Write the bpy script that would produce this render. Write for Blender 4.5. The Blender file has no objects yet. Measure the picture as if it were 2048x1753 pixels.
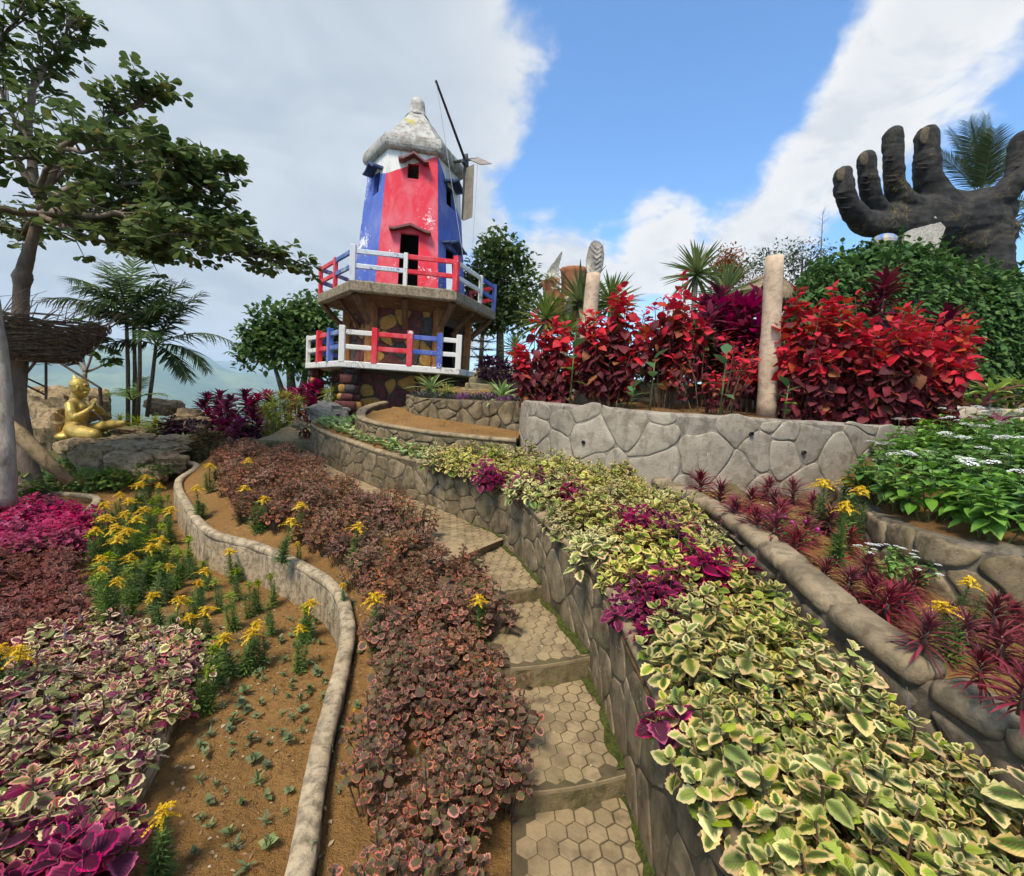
import bpy, math, random
import numpy as np
from mathutils import Vector, Matrix
from mathutils.bvhtree import BVHTree

S = bpy.context.scene
COL = S.collection
rng = random.Random(11)
R_ = math.radians

# ------------------------------------------------------------------ camera
# eye at the origin, x to the right, y forward, z up; wide phone lens, slightly pitched down and rolled
PITCH, ROLL, FPX, CX, CY = R_(4.86), R_(3.5), 900.0, 1024.0, 876.5
FW = Vector((0, math.cos(PITCH), -math.sin(PITCH)))
R0, U0 = Vector((1, 0, 0)), Vector((0, math.sin(PITCH), math.cos(PITCH)))
RT = R0 * math.cos(ROLL) + U0 * math.sin(ROLL)
UP = U0 * math.cos(ROLL) - R0 * math.sin(ROLL)
cam = bpy.data.cameras.new('camera')
camo = bpy.data.objects.new('camera', cam)
COL.objects.link(camo)
camo.matrix_world = Matrix(((RT.x, UP.x, -FW.x, 0), (RT.y, UP.y, -FW.y, 0), (RT.z, UP.z, -FW.z, 0), (0, 0, 0, 1)))
cam.sensor_fit = 'HORIZONTAL'
cam.sensor_width = 36
cam.lens = 36 * FPX / 2048
cam.clip_start, cam.clip_end = 0.05, 40000
S.camera = camo


def ray(x, y):
    return FW + RT * ((x - CX) / FPX) - UP * ((y - CY) / FPX)


def G(x, y, z):          # surveyed point: where the sight line meets height z
    d = ray(x, y)
    return d * (z / d.z)


def P(x, y, Y):          # surveyed point at forward distance Y
    d = ray(x, y)
    return d * (Y / d.y)


# ------------------------------------------------------------------ world: blue sky with cloud
SUN_EL, SUN_AZ = R_(58), R_(208)      # azimuth clockwise from +y
wd = bpy.data.worlds.new('World')
S.world = wd
wd.use_nodes = True
wt = wd.node_tree
wt.nodes.clear()


class NT:
    """small helper to write node graphs"""
    def __init__(s, tree):
        s.t = tree

    def n(s, typ, ins=None, **props):
        nd = s.t.nodes.new(typ)
        for k, v in props.items():
            setattr(nd, k, v)
        for k, v in (ins or {}).items():
            s.put(nd.inputs[k], v)
        return nd

    def put(s, sock, v):
        if isinstance(v, bpy.types.NodeSocket):
            s.t.links.new(v, sock)
        elif isinstance(v, bpy.types.Node):
            s.t.links.new(v.outputs[0], sock)
        else:
            if sock.type == 'RGBA' and len(v) == 3:
                v = (*v, 1)
            sock.default_value = v

    def math(s, op, a, b=0.0, c=None, clamp=False):
        nd = s.n('ShaderNodeMath', operation=op, use_clamp=clamp)
        s.put(nd.inputs[0], a)
        s.put(nd.inputs[1], b)
        if c is not None:
            s.put(nd.inputs[2], c)
        return nd.outputs[0]

    def step(s, v, a, b, lo=0.0, hi=1.0):
        nd = s.n('ShaderNodeMapRange', interpolation_type='SMOOTHSTEP')
        for i, q in enumerate((v, a, b, lo, hi)):
            s.put(nd.inputs[i], q)
        return nd.outputs[0]

    def noise(s, scale, detail=4, rough=0.55, vec=None, dist=0.0, col=False):
        nd = s.n('ShaderNodeTexNoise', {'Scale': scale, 'Detail': detail, 'Roughness': rough, 'Distortion': dist})
        if vec is not None:
            s.put(nd.inputs['Vector'], vec)
        return nd.outputs['Color' if col else 'Fac']

    def mix(s, f, a, b, mode='MIX'):
        nd = s.n('ShaderNodeMix', data_type='RGBA', blend_type=mode)
        s.put(nd.inputs[0], f)
        s.put(nd.inputs[6], a)
        s.put(nd.inputs[7], b)
        return nd.outputs[2]

    def ramp(s, f, stops, interp='LINEAR'):
        nd = s.n('ShaderNodeValToRGB')
        cr = nd.color_ramp
        cr.interpolation = interp
        while len(cr.elements) < len(stops):
            cr.elements.new(0.5)
        for e, (p, c) in zip(cr.elements, stops):
            e.position = p
            e.color = (*c, 1) if len(c) == 3 else c
        s.put(nd.inputs[0], f)
        return nd.outputs[0]

    def vmul(s, v, k):
        nd = s.n('ShaderNodeVectorMath', operation='MULTIPLY')
        s.put(nd.inputs[0], v)
        nd.inputs[1].default_value = k
        return nd.outputs[0]


w = NT(wt)
tc = w.n('ShaderNodeTexCoord').outputs['Generated']
sky = w.n('ShaderNodeTexSky', sky_type='NISHITA', sun_disc=False, sun_elevation=SUN_EL, sun_rotation=SUN_AZ,
          altitude=600, air_density=1.0, dust_density=0.6, ozone_density=2.2)


def blob(px, py, r0, r1):
    d = ray(px, py).normalized()
    nd = w.n('ShaderNodeVectorMath', operation='DOT_PRODUCT')
    w.put(nd.inputs[0], tc)
    nd.inputs[1].default_value = d
    return w.step(nd.outputs['Value'], math.cos(R_(r1)), math.cos(R_(r0)))


sep = w.n('ShaderNodeSeparateXYZ', {0: tc})
zz = w.math('ADD', w.math('MAXIMUM', sep.outputs[2], 0.0), 0.30)
pl = w.n('ShaderNodeCombineXYZ', {0: w.math('DIVIDE', sep.outputs[0], zz), 1: w.math('DIVIDE', sep.outputs[1], zz), 2: 0.37}).outputs[0]
n1 = w.noise(1.7, 6, 0.56, pl, 0.25)
n2 = w.noise(6.5, 6, 0.6, pl, 0.3)
dens = w.math('ADD', w.math('ADD', w.math('MULTIPLY', n1, 0.85), w.math('MULTIPLY', n2, 0.50)), -0.045)
# where the cloud cover is thick (west and low cumulus) and where the sky is open
for (px, py, r0, r1, k) in [(330, 250, 16, 46, 0.30), (560, 60, 4, 26, 0.16), (960, 250, 2, 12, 0.08), (1500, 470, 3, 15, 0.15),
                            (1220, 470, 1, 11, 0.27), (1080, 540, 1, 9, 0.22), (1620, 300, 2, 10, 0.13), (1770, 190, 2, 11, 0.15), (1960, 60, 3, 14, 0.20), (1380, 420, 1, 9, 0.10),
                            (1290, 130, 9, 23, -0.32), (1440, 220, 3, 11, -0.17), (1930, 360, 5, 14, -0.22), (1080, 400, 2, 8, -0.08), (1560, 40, 3, 10, -0.10)]:
    dens = w.math('ADD', dens, w.math('MULTIPLY', blob(px, py, r0, r1), k))
cover = w.step(dens, 0.60, 0.80)
thick = w.step(dens, 0.74, 1.02)
n3 = w.noise(2.6, 3, 0.6, pl, 0.6)
shade = w.math('MULTIPLY', thick, w.step(n3, 0.25, 0.75, 0.35, 1.0))
west = blob(330, 300, 18, 44)
puff = w.math('MAXIMUM', w.math('MULTIPLY', shade, 0.7), w.math('MULTIPLY', w.step(n2, 0.60, 0.36), 0.75))
ccol = w.mix(puff, (0.90, 0.905, 0.91), (0.62, 0.67, 0.735))
ccol = w.mix(west, ccol, w.mix(w.step(n3, 0.3, 0.7), (0.64, 0.71, 0.785), (0.495, 0.575, 0.665)))
low = w.step(sep.outputs[2], 0.0, 0.14)
ccol = w.mix(low, (0.72, 0.82, 0.93), ccol)
bgs = w.n('ShaderNodeBackground', {'Color': w.mix(1.0, sky.outputs[0], (0.76, 1.0, 1.14), 'MULTIPLY'), 'Strength': 0.132})
bgc = w.n('ShaderNodeBackground', {'Color': ccol, 'Strength': 0.535})
mx = w.n('ShaderNodeMixShader', {0: w.math('MAXIMUM', cover, w.step(sep.outputs[2], 0.10, -0.02)), 1: bgs, 2: bgc})
w.n('ShaderNodeOutputWorld', {0: mx})

# ------------------------------------------------------------------ veiled sun
sl = bpy.data.lights.new('sun', 'SUN')
sl.energy, sl.angle, sl.color = 2.7, R_(16), (1.0, 0.90, 0.76)
so = bpy.data.objects.new('sun', sl)
COL.objects.link(so)
sd = Vector((math.sin(SUN_AZ) * math.cos(SUN_EL), math.cos(SUN_AZ) * math.cos(SUN_EL), math.sin(SUN_EL)))
so.rotation_euler = (-sd).to_track_quat('-Z', 'Y').to_euler()
so.location = sd * 30

S.view_settings.view_transform = 'Standard'
S.view_settings.look = 'None'
S.view_settings.exposure = 0.98
S.view_settings.gamma = 1
S.view_settings.use_curve_mapping = False
S.cycles.use_denoising = True
S.cycles.max_bounces = 8
S.cycles.diffuse_bounces = 3
S.cycles.use_adaptive_sampling = True
S.cycles.adaptive_threshold = 0.03
S.cycles.glossy_bounces = 2
S.cycles.transmission_bounces = 4
S.cycles.transparent_max_bounces = 6
S.cycles.volume_bounces = 0

# ------------------------------------------------------------------ mesh helpers


class MB:
    """collects geometry; build() makes ONE mesh"""
    def __init__(s):
        s.v, s.f, s.uv, s.a, s.mi, s.n = [], [], [], [], [], 0

    def add(s, V, F, uv=None, rnd=0.0, age=0.0, mi=0):
        V = np.asarray(V, float)
        k = len(V)
        s.v.append(V)
        for f in (F if isinstance(F, list) and isinstance(F[0], np.ndarray) else [F]):
            f = np.asarray(f, int)
            if f.size:
                s.f.append(f + s.n)
                s.mi.append(np.full(len(f), mi))
        s.uv.append(np.zeros((k, 2)) if uv is None else np.asarray(uv, float))
        a = np.zeros((k, 2))
        a[:, 0] = rnd
        a[:, 1] = age
        s.a.append(a)
        s.n += k
        return s

    def leaves(s, tpl, frames, rnds=None, ages=None, mi=0):
        """many copies of a template; frames (k,3,4)"""
        V, F, UV = tpl
        M = np.asarray(frames, float).reshape(-1, 3, 4)
        k, n = len(M), len(V)
        if not k:
            return s
        W = np.einsum('kij,nj->kni', M[:, :, :3], V) + M[:, None, :, 3]
        FF = (F[None] + (np.arange(k) * n)[:, None, None]).reshape(-1, F.shape[1])
        r = np.repeat(nr.rand(k) if rnds is None else np.asarray(rnds, float), n)
        g = np.repeat(np.zeros(k) if ages is None else np.asarray(ages, float), n)
        return s.add(W.reshape(-1, 3), FF, np.tile(UV, (k, 1)), r, g, mi)

    def box(s, c, size, rot=None, mi=0, rnd=0.0, taper=1.0):
        x, y, z = [q / 2 for q in size]
        V = np.array([(-x, -y, -z), (x, -y, -z), (x, y, -z), (-x, y, -z), (-x * taper, -y * taper, z), (x * taper, -y * taper, z), (x * taper, y * taper, z), (-x * taper, y * taper, z)])
        if rot is not None:
            V = V @ np.array(rot)[:3, :3].T
        return s.add(V + np.array(c), [(0, 3, 2, 1), (4, 5, 6, 7), (0, 1, 5, 4), (1, 2, 6, 5), (2, 3, 7, 6), (3, 0, 4, 7)], rnd=rnd, mi=mi)

    def bbox(s, size, b, c=(0, 0, 0), rot=None, mi=0):
        """box with chamfered edges"""
        hx, hy, hz = [q / 2 for q in size]
        b = min(b, hx * .9, hy * .9, hz * .9)
        V, idx = [], {}
        for sx in (-1, 1):
            for sy in (-1, 1):
                for sz in (-1, 1):
                    idx[(sx, sy, sz)] = len(V)
                    V += [(sx * hx, sy * (hy - b), sz * (hz - b)), (sx * (hx - b), sy * hy, sz * (hz - b)), (sx * (hx - b), sy * (hy - b), sz * hz)]
        q4, q3 = [], []
        for a, (i, j) in enumerate(((1, 2), (0, 2), (0, 1))):
            for sg in (-1, 1):
                cs = []
                for (p, q) in ((-1, -1), (1, -1), (1, 1), (-1, 1)):
                    k = [0, 0, 0]
                    k[a], k[i], k[j] = sg, p, q
                    cs.append(idx[tuple(k)] + a)
                flip = (sg < 0) != (a == 1)
                q4.append(cs[::-1] if flip else cs)
        for a in range(3):
            i, j = [q for q in range(3) if q != a]
            for p in (-1, 1):
                for q in (-1, 1):
                    k0, k1 = [0, 0, 0], [0, 0, 0]
                    k0[a], k1[a] = -1, 1
                    k0[i] = k1[i] = p
                    k0[j] = k1[j] = q
                    A, B = idx[tuple(k0)], idx[tuple(k1)]
                    q4.append((A + i, B + i, B + j, A + j) if (p * q > 0) == (a != 1) else (A + j, B + j, B + i, A + i))
        for k, A in idx.items():
            t = (A, A + 1, A + 2)
            q3.append(t if k[0] * k[1] * k[2] > 0 else t[::-1])
        V = np.array(V)
        out = lambda f: tuple(f) if np.dot(np.cross(V[f[1]] - V[f[0]], V[f[2]] - V[f[0]]), V[list(f)].mean(axis=0)) > 0 else tuple(f)[::-1]
        q4, q3 = [out(f) for f in q4], [out(f) for f in q3]
        if rot is not None:
            V = V @ np.array(rot)[:3, :3].T
        return s.add(V + np.array(c), [np.array(q4), np.array(q3)], mi=mi)

    def tube(s, pts, rad, n=8, caps=True, rnd=0.0, mi=0, wob=0.0, age=0.0, flat=1.0):
        pts = [Vector(p) for p in pts]
        k = len(pts)
        rad = [rad] * k if isinstance(rad, (int, float)) else list(rad)
        V, UV = [], []
        ref = None
        for i, p in enumerate(pts):
            d = (pts[min(i + 1, k - 1)] - pts[max(i - 1, 0)])
            d = d.normalized() if d.length > 1e-9 else Vector((0, 0, 1))
            if ref is None:
                ref = d.orthogonal().normalized()
            ref = (ref - d * ref.dot(d)).normalized()
            b = d.cross(ref)
            for j in range(n):
                a = 2 * math.pi * j / n
                rr = rad[i] * (1 + (wob * (rng.random() - .5) if wob else 0))
                V.append(p + ref * (math.cos(a) * rr) + b * (math.sin(a) * rr * flat))
                UV.append((j / n, i / max(1, k - 1)))
        F = [(i * n + j, i * n + (j + 1) % n, (i + 1) * n + (j + 1) % n, (i + 1) * n + j) for i in range(k - 1) for j in range(n)]
        fl = [np.array(F)]
        if caps:
            fl += [np.array([list(range(n))[::-1]]), np.array([list(range((k - 1) * n, k * n))])]
        return s.add([tuple(v) for v in V], fl, UV, rnd, age, mi)

    def lathe(s, prof, n=16, c=(0, 0, 0), wob=0.0, rnd=0.0, phase=0.0, mi=0):
        V = []
        for r, z in prof:
            for j in range(n):
                a = 2 * math.pi * j / n + phase
                rr = r * (1 + wob * (rng.random() - .5))
                V.append((c[0] + math.cos(a) * rr, c[1] + math.sin(a) * rr, c[2] + z))
        k = len(prof)
        F = [(i * n + j, i * n + (j + 1) % n, (i + 1) * n + (j + 1) % n, (i + 1) * n + j) for i in range(k - 1) for j in range(n)]
        return s.add(V, [np.array(F), np.array([list(range(n))[::-1]]), np.array([list(range((k - 1) * n, k * n))])], rnd=rnd, mi=mi)

    def prism(s, poly, z0, z1, fn=None, mi=0):
        """extrude a 2-D outline; fn maps (u, v, w) to the place"""
        k = len(poly)
        V = [(p[0], p[1], z0) for p in poly] + [(p[0], p[1], z1) for p in poly]
        if fn:
            V = [tuple(fn(*q)) for q in V]
        side = np.array([(i, (i + 1) % k, k + (i + 1) % k, k + i) for i in range(k)])
        return s.add(V, [side, np.array([list(range(k))[::-1]]), np.array([list(range(k, 2 * k))])], mi=mi)

    def mesh(s, name, mats, smooth=False):
        me = bpy.data.meshes.new(name)
        V = np.concatenate(s.v)
        me.vertices.add(len(V))
        me.vertices.foreach_set('co', V.ravel())
        loops = np.concatenate([f.ravel() for f in s.f])
        tot = np.concatenate([np.full(len(f), f.shape[1]) for f in s.f])
        st = np.concatenate([[0], np.cumsum(tot)[:-1]])
        me.loops.add(len(loops))
        me.loops.foreach_set('vertex_index', loops.astype(np.int32))
        me.polygons.add(len(tot))
        me.polygons.foreach_set('loop_start', st.astype(np.int32))
        me.polygons.foreach_set('loop_total', tot.astype(np.int32))
        me.polygons.foreach_set('material_index', np.concatenate(s.mi).astype(np.int32))
        me.polygons.foreach_set('use_smooth', np.full(len(tot), smooth))
        UV = np.concatenate(s.uv)
        ul = me.uv_layers.new(name='UVMap')
        ul.data.foreach_set('uv', UV[loops].ravel())
        A = np.concatenate(s.a)
        for i, nm in enumerate(('rnd', 'age')):
            at = me.attributes.new(nm, 'FLOAT', 'POINT')
            at.data.foreach_set('value', np.ascontiguousarray(A[:, i]))
        me.update(calc_edges=True)
        me.validate()
        for m in (mats if isinstance(mats, (list, tuple)) else [mats]):
            me.materials.append(m)
        return me


nr = np.random.RandomState(5)


def ob(name, data=None, parent=None, loc=None, rot=None, scale=None, mw=None, label=None, cat=None, group=None, kind=None):
    o = bpy.data.objects.new(name, data)
    COL.objects.link(o)
    if parent is not None:
        o.parent = parent
    if mw is not None:
        o.matrix_local = mw
    if loc is not None:
        o.location = loc
    if rot is not None:
        o.rotation_euler = rot
    if scale is not None:
        o.scale = (scale,) * 3 if isinstance(scale, (int, float)) else scale
    for k, v in (('label', label), ('category', cat), ('group', group), ('kind', kind)):
        if v:
            o[k] = v
    return o


def sm(x, a, b):
    t = min(1, max(0, (x - a) / (b - a)))
    return t * t * (3 - 2 * t)


from mathutils import noise as mno


def fbm(x, y, z=0.0, o=4):
    v, a, f = 0, .5, 1.0
    for _ in range(o):
        v += a * mno.noise((x * f, y * f, z * f))
        a *= .5
        f *= 2.03
    return v


def resample(pts, step):
    """points (tuples of any length); even spacing by plan length, smooth (Catmull-Rom)"""
    P_ = [np.array(p, float) for p in pts]
    out = []
    for i in range(len(P_) - 1):
        p0, p1, p2, p3 = P_[max(i - 1, 0)], P_[i], P_[i + 1], P_[min(i + 2, len(P_) - 1)]
        n = max(1, int(round(np.linalg.norm((p2 - p1)[:2]) / step)))
        for k in range(n):
            t = k / n
            out.append(.5 * ((2 * p1) + (p2 - p0) * t + (2 * p0 - 5 * p1 + 4 * p2 - p3) * t * t + (3 * p1 - p0 - 3 * p2 + p3) * t ** 3))
    out.append(P_[-1])
    return np.array(out)


def frames_to(p, d, up, L, wsc=1.0, roll=0.0):
    """3x4 frame: template y along d, z near up"""
    d = np.asarray(d, float)
    d = d / (np.linalg.norm(d) + 1e-9)
    sx = np.cross(d, up)
    nn = np.linalg.norm(sx)
    sx = sx / nn if nn > 1e-6 else np.array([1., 0, 0])
    nz = np.cross(sx, d)
    if roll:
        sx, nz = sx * math.cos(roll) + nz * math.sin(roll), nz * math.cos(roll) - sx * math.sin(roll)
    return np.column_stack([sx * L * wsc, d * L, nz * L, p])


def mat4(fr):
    return Matrix([list(r) for r in fr] + [[0, 0, 0, 1]])


def leaf_tpl(prof, cols=2, fold=.25, droop=.2, curl=0.0, serr=0.0, wave=0.0):
    """leaf blade of unit length along +y; prof = [(t, half width)]; uv.x runs -1..1 to the margin"""
    us = np.linspace(-1, 1, cols + 1)
    V, UV = [], []
    for i, (t, hw) in enumerate(prof):
        for j, u in enumerate(us):
            e = abs(u) ** 3
            x = u * hw * (1 + (serr * (1 if i % 2 else -1) * e))
            z = fold * abs(u) * hw - curl * u * u * hw - droop * t * t + wave * e * (1 if i % 2 else -1) * hw
            V.append((x, t + (serr * .12 * (1 if i % 2 else -1)) * e * .3, z))
            UV.append((u, t))
    c = cols + 1
    F = [(i * c + j, i * c + j + 1, (i + 1) * c + j + 1, (i + 1) * c + j) for i in range(len(prof) - 1) for j in range(cols)]
    return np.array(V), np.array(F), np.array(UV)


# leaf shapes
OVATE = [(0, .03), (.1, .2), (.3, .36), (.5, .37), (.7, .27), (.87, .13), (1, .01)]
T_COLEUS = leaf_tpl([(0, .03), (.07, .2), (.17, .32), (.28, .38), (.39, .41), (.5, .385), (.61, .35), (.72, .28), (.83, .2), (.92, .1), (1, .01)], 4, .22, .28, .10, .10, .05)
T_COLEUS2 = leaf_tpl([(0, .03), (.07, .18), (.17, .29), (.28, .36), (.39, .39), (.5, .37), (.61, .33), (.72, .27), (.83, .19), (.92, .1), (1, .01)], 4, .45, .10, .05, .12, .08)
T_COLEUS3 = leaf_tpl([(0, .03), (.07, .2), (.17, .33), (.28, .40), (.39, .43), (.5, .42), (.61, .38), (.72, .30), (.83, .21), (.92, .11), (1, .01)], 4, .08, .55, .22, .10, .10)
T_COLEUS_F = leaf_tpl([(0, .05), (.18, .3), (.4, .4), (.65, .33), (.86, .16), (1, .01)], 2, .2, .28)
T_FRILL = leaf_tpl([(0, .05), (.08, .26), (.18, .38), (.29, .46), (.41, .47), (.53, .46), (.65, .41), (.77, .33), (.88, .23), (.96, .12), (1, .02)], 4, .10, .22, .05, .14, .22)
T_FRILL2 = leaf_tpl([(0, .05), (.08, .24), (.18, .36), (.29, .42), (.41, .44), (.53, .42), (.65, .38), (.77, .3), (.88, .2), (.96, .1), (1, .02)], 4, .35, .05, .0, .16, .25)
T_FRILL3 = leaf_tpl([(0, .05), (.08, .28), (.18, .40), (.29, .47), (.41, .49), (.53, .48), (.65, .43), (.77, .35), (.88, .25), (.96, .13), (1, .02)], 4, .0, .5, .2, .14, .25)
T_FRILL_F = leaf_tpl([(0, .06), (.2, .38), (.45, .46), (.7, .38), (.9, .2), (1, .02)], 2, .1, .2, 0, .1, .15)
T_OV = leaf_tpl(OVATE, 2, .3, .25)
T_OV4 = leaf_tpl([(0, .02), (.12, .2), (.3, .34), (.5, .36), (.7, .27), (.87, .12), (1, .01)], 4, .22, .35, .1, .05)
T_ACAL = leaf_tpl([(0, .02), (.1, .19), (.22, .32), (.36, .38), (.5, .37), (.64, .31), (.78, .21), (.9, .1), (1, .005)], 4, .12, .55, .22, .06, .10)
T_ACAL2 = leaf_tpl([(0, .02), (.1, .17), (.22, .28), (.36, .34), (.5, .34), (.64, .28), (.78, .19), (.9, .09), (1, .005)], 4, .40, .15, .05, .07, .14)
T_OB = leaf_tpl([(0, .03), (.25, .12), (.5, .24), (.75, .32), (.92, .22), (1, .03)], 2, .18, .2)
T_NAR = leaf_tpl([(0, .04), (.25, .13), (.55, .15), (.8, .09), (1, .01)], 2, .3, .3)
T_TINY = leaf_tpl([(0, .05), (.45, .3), (1, .02)], 2, .3, .2)
T_STRAP = leaf_tpl([(0, .035), (.2, .05), (.45, .055), (.7, .045), (.88, .025), (1, .003)], 2, .5, .45)
T_STRAPU = leaf_tpl([(0, .04), (.25, .055), (.55, .052), (.82, .03), (1, .003)], 2, .5, .06)
T_BROAD = leaf_tpl([(0, .03), (.2, .09), (.45, .13), (.7, .11), (.88, .06), (1, .004)], 2, .45, .35)
T_BLADE = leaf_tpl([(0, .04), (.5, .05), (1, .004)], 2, .3, .25)
# ------------------------------------------------------------------ materials
class MT(NT):
    def __init__(s, name):
        s.m = bpy.data.materials.new(name)
        s.m.use_nodes = True
        super().__init__(s.m.node_tree)
        s.t.nodes.clear()
        s.out = s.n('ShaderNodeOutputMaterial')
        s._pos = None

    @property
    def pos(s):
        if s._pos is None:
            s._pos = s.n('ShaderNodeNewGeometry').outputs['Position']
        return s._pos

    def attr(s, nm):
        return s.n('ShaderNodeAttribute', attribute_name=nm).outputs['Fac']

    def orand(s):
        return s.n('ShaderNodeObjectInfo').outputs['Random']

    def uv(s):
        sp = s.n('ShaderNodeSeparateXYZ', {0: s.n('ShaderNodeUVMap').outputs[0]})
        return sp.outputs[0], sp.outputs[1]

    def bump(s, h, strength=.5, dist=.02):
        return s.n('ShaderNodeBump', {'Height': h, 'Strength': strength, 'Distance': dist}).outputs[0]

    def done(s, col, rough=.7, normal=None, metal=0.0, spec=.5, trans=0.0, tcol=None):
        b = s.n('ShaderNodeBsdfPrincipled', {'Base Color': col, 'Roughness': rough, 'Metallic': metal, 'Specular IOR Level': spec})
        if normal is not None:
            s.put(b.inputs['Normal'], normal)
        sh = b
        if trans:
            t = s.n('ShaderNodeBsdfTranslucent', {'Color': tcol if tcol is not None else col})
            sh = s.n('ShaderNodeMixShader', {0: trans, 1: b, 2: t})
        s.put(s.out.inputs[0], sh)
        return s.m


def concrete(name, light, mid, dark, k=1.0, moss=0.0, amount=.5, white=0.0, flat=False, vary=0.0):
    m = MT(name)
    big = m.noise(1.9 * k, 6, .6, m.pos, .4)
    med = m.noise(9 * k, 7, .62, m.pos, .3)
    fine = m.noise(70 * k, 5, .6, m.pos)
    streak = m.noise(7 * k, 6, .6, m.vmul(m.pos, (1, 1, .28)), .2)
    c = m.mix(m.step(big, .35, .65), light, mid)
    c = m.mix(m.math('MULTIPLY', m.step(med, .44, .66), .75), c, dark)
    c = m.mix(m.math('MULTIPLY', m.step(streak, .62 - .2 * amount, .74), .8), c, tuple(q * .55 for q in dark))
    if white:
        c = m.mix(m.math('MULTIPLY', m.step(m.noise(13 * k, 8, .7, m.pos, .5), .60, .68), white), c, (.50, .49, .47))
    if moss:
        c = m.mix(m.math('MULTIPLY', m.step(m.noise(5 * k, 6, .65, m.pos, .3), .52, .68), moss), c, (.10, .105, .018))
    c = m.mix(m.step(fine, .25, .75, .0, .35), c, m.mix(.5, c, (.05, .045, .04)))
    c = m.mix(1.0, c, (1.04, .955, .83), 'MULTIPLY')
    if vary:
        c = m.n('ShaderNodeHueSaturation', {'Value': m.math('ADD', 1 - vary, m.math('MULTIPLY', m.orand(), 2 * vary)), 'Color': c}).outputs[0]
    h = m.math('ADD', m.math('MULTIPLY', fine, .35), med)
    return m.done(c, .88, m.bump(h, .55 if not flat else .25, .02), spec=.25)


M_W4 = concrete('stone_grey', (.38, .345, .29), (.29, .265, .225), (.19, .165, .13), 1.0, white=.75, vary=.12)
M_W4J = concrete('joint_grey', (.33, .30, .26), (.24, .22, .19), (.12, .105, .085))
M_W1 = concrete('stone_weathered', (.26, .21, .135), (.17, .135, .08), (.075, .06, .035), 1.2, moss=.45, amount=.8, white=.55, vary=.12)
M_W1J = concrete('joint_dark', (.12, .10, .065), (.08, .068, .045), (.04, .035, .025), moss=.4)
M_CAP = concrete('coping_brown', (.33, .265, .165), (.25, .20, .125), (.12, .10, .065), 1.4, moss=.15)
M_KERB = concrete('kerb_pale', (.47, .40, .285), (.36, .30, .20), (.14, .115, .08), 2.2, amount=.7)
M_W2 = concrete('kerb_dark', (.20, .175, .135), (.12, .105, .08), (.05, .045, .035), 1.2, moss=.1, amount=.8)
M_W2C = concrete('kerb_brown', (.31, .255, .175), (.235, .19, .125), (.12, .10, .07), 1.3, moss=.1)
M_PATH = concrete('path_concrete', (.32, .255, .15), (.26, .205, .12), (.17, .135, .08), .8, moss=.12, amount=.15, flat=True)
M_HEX = concrete('hex_concrete', (.31, .25, .15), (.25, .20, .12), (.165, .13, .08), 1.0, moss=.2, amount=.35, flat=True, vary=.12)
M_GROOVE = concrete('groove_dirt', (.11, .088, .05), (.085, .068, .04), (.05, .042, .025), 1.0, moss=.3, flat=True)
M_RISER = concrete('riser_mossy', (.26, .215, .12), (.19, .16, .085), (.09, .08, .04), 1.4, moss=.65, amount=.6)
M_ROCK = concrete('rock_brown', (.37, .285, .17), (.27, .205, .12), (.11, .08, .048), 1.6, moss=.4)
M_ROCKG = concrete('rock_grey', (.30, .285, .255), (.21, .20, .18), (.10, .095, .08), 1.6)
M_ROCKP = concrete('rock_pale', (.55, .50, .40), (.45, .41, .33), (.25, .23, .18), 1.4)
M_POST = concrete('post_plaster', (.60, .49, .38), (.53, .42, .32), (.36, .28, .21), 1.6, amount=.15)
M_STAIR = concrete('stair_concrete', (.30, .26, .17), (.22, .19, .12), (.10, .09, .05), 1.5, moss=.5)


def soil(name, a, b, c):
    m = MT(name)
    n1_ = m.noise(2.2, 6, .6, m.pos, .3)
    n2_ = m.noise(26, 6, .65, m.pos, .2)
    n3_ = m.noise(150, 4, .6, m.pos)
    col = m.mix(m.step(n1_, .32, .68), a, b)
    col = m.mix(m.math('MULTIPLY', m.step(n2_, .5, .7), .7), col, c)
    col = m.mix(m.math('MULTIPLY', m.step(m.noise(60, 3, .5, m.pos), .66, .72), .6), col, (.50, .40, .24))
    h = m.math('ADD', m.math('MULTIPLY', n2_, 1.0), m.math('MULTIPLY', n3_, .45))
    return m.done(col, .95, m.bump(h, 1.0, .05), spec=.1)


M_SOIL = soil('soil_orange', (.375, .205, .068), (.29, .155, .050), (.165, .09, .035))
M_SOIL2 = soil('soil_brown', (.27, .145, .05), (.20, .105, .038), (.11, .06, .025))
M_SOIL3 = soil('soil_ochre', (.36, .215, .065), (.29, .165, .05), (.15, .085, .028))

m = MT('ground_earth')
c = m.mix(m.step(m.noise(.35, 5, .6, m.pos), .4, .62), (.16, .12, .055), (.06, .085, .022))
c = m.mix(m.math('MULTIPLY', m.step(m.noise(7, 6, .65, m.pos), .5, .7), .6), c, (.035, .05, .015))
M_GROUND = m.done(c, .95, m.bump(m.noise(12, 6, .65, m.pos), .8, .1), spec=.1)

m = MT('hill_forest')
c = m.mix(m.step(m.noise(.0016, 6, .62, m.pos), .42, .6), (.06, .12, .03), (.17, .23, .06))
c = m.mix(m.math('MULTIPLY', m.step(m.noise(.012, 8, .7, m.pos), .48, .62), .7), c, (.035, .075, .02))
c = m.mix(m.step(m.noise(.005, 6, .7, m.vmul(m.pos, (1, 1, 0))), .66, .70), c, (.30, .26, .17))
M_HILL = m.done(c, .95, spec=.1)


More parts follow.
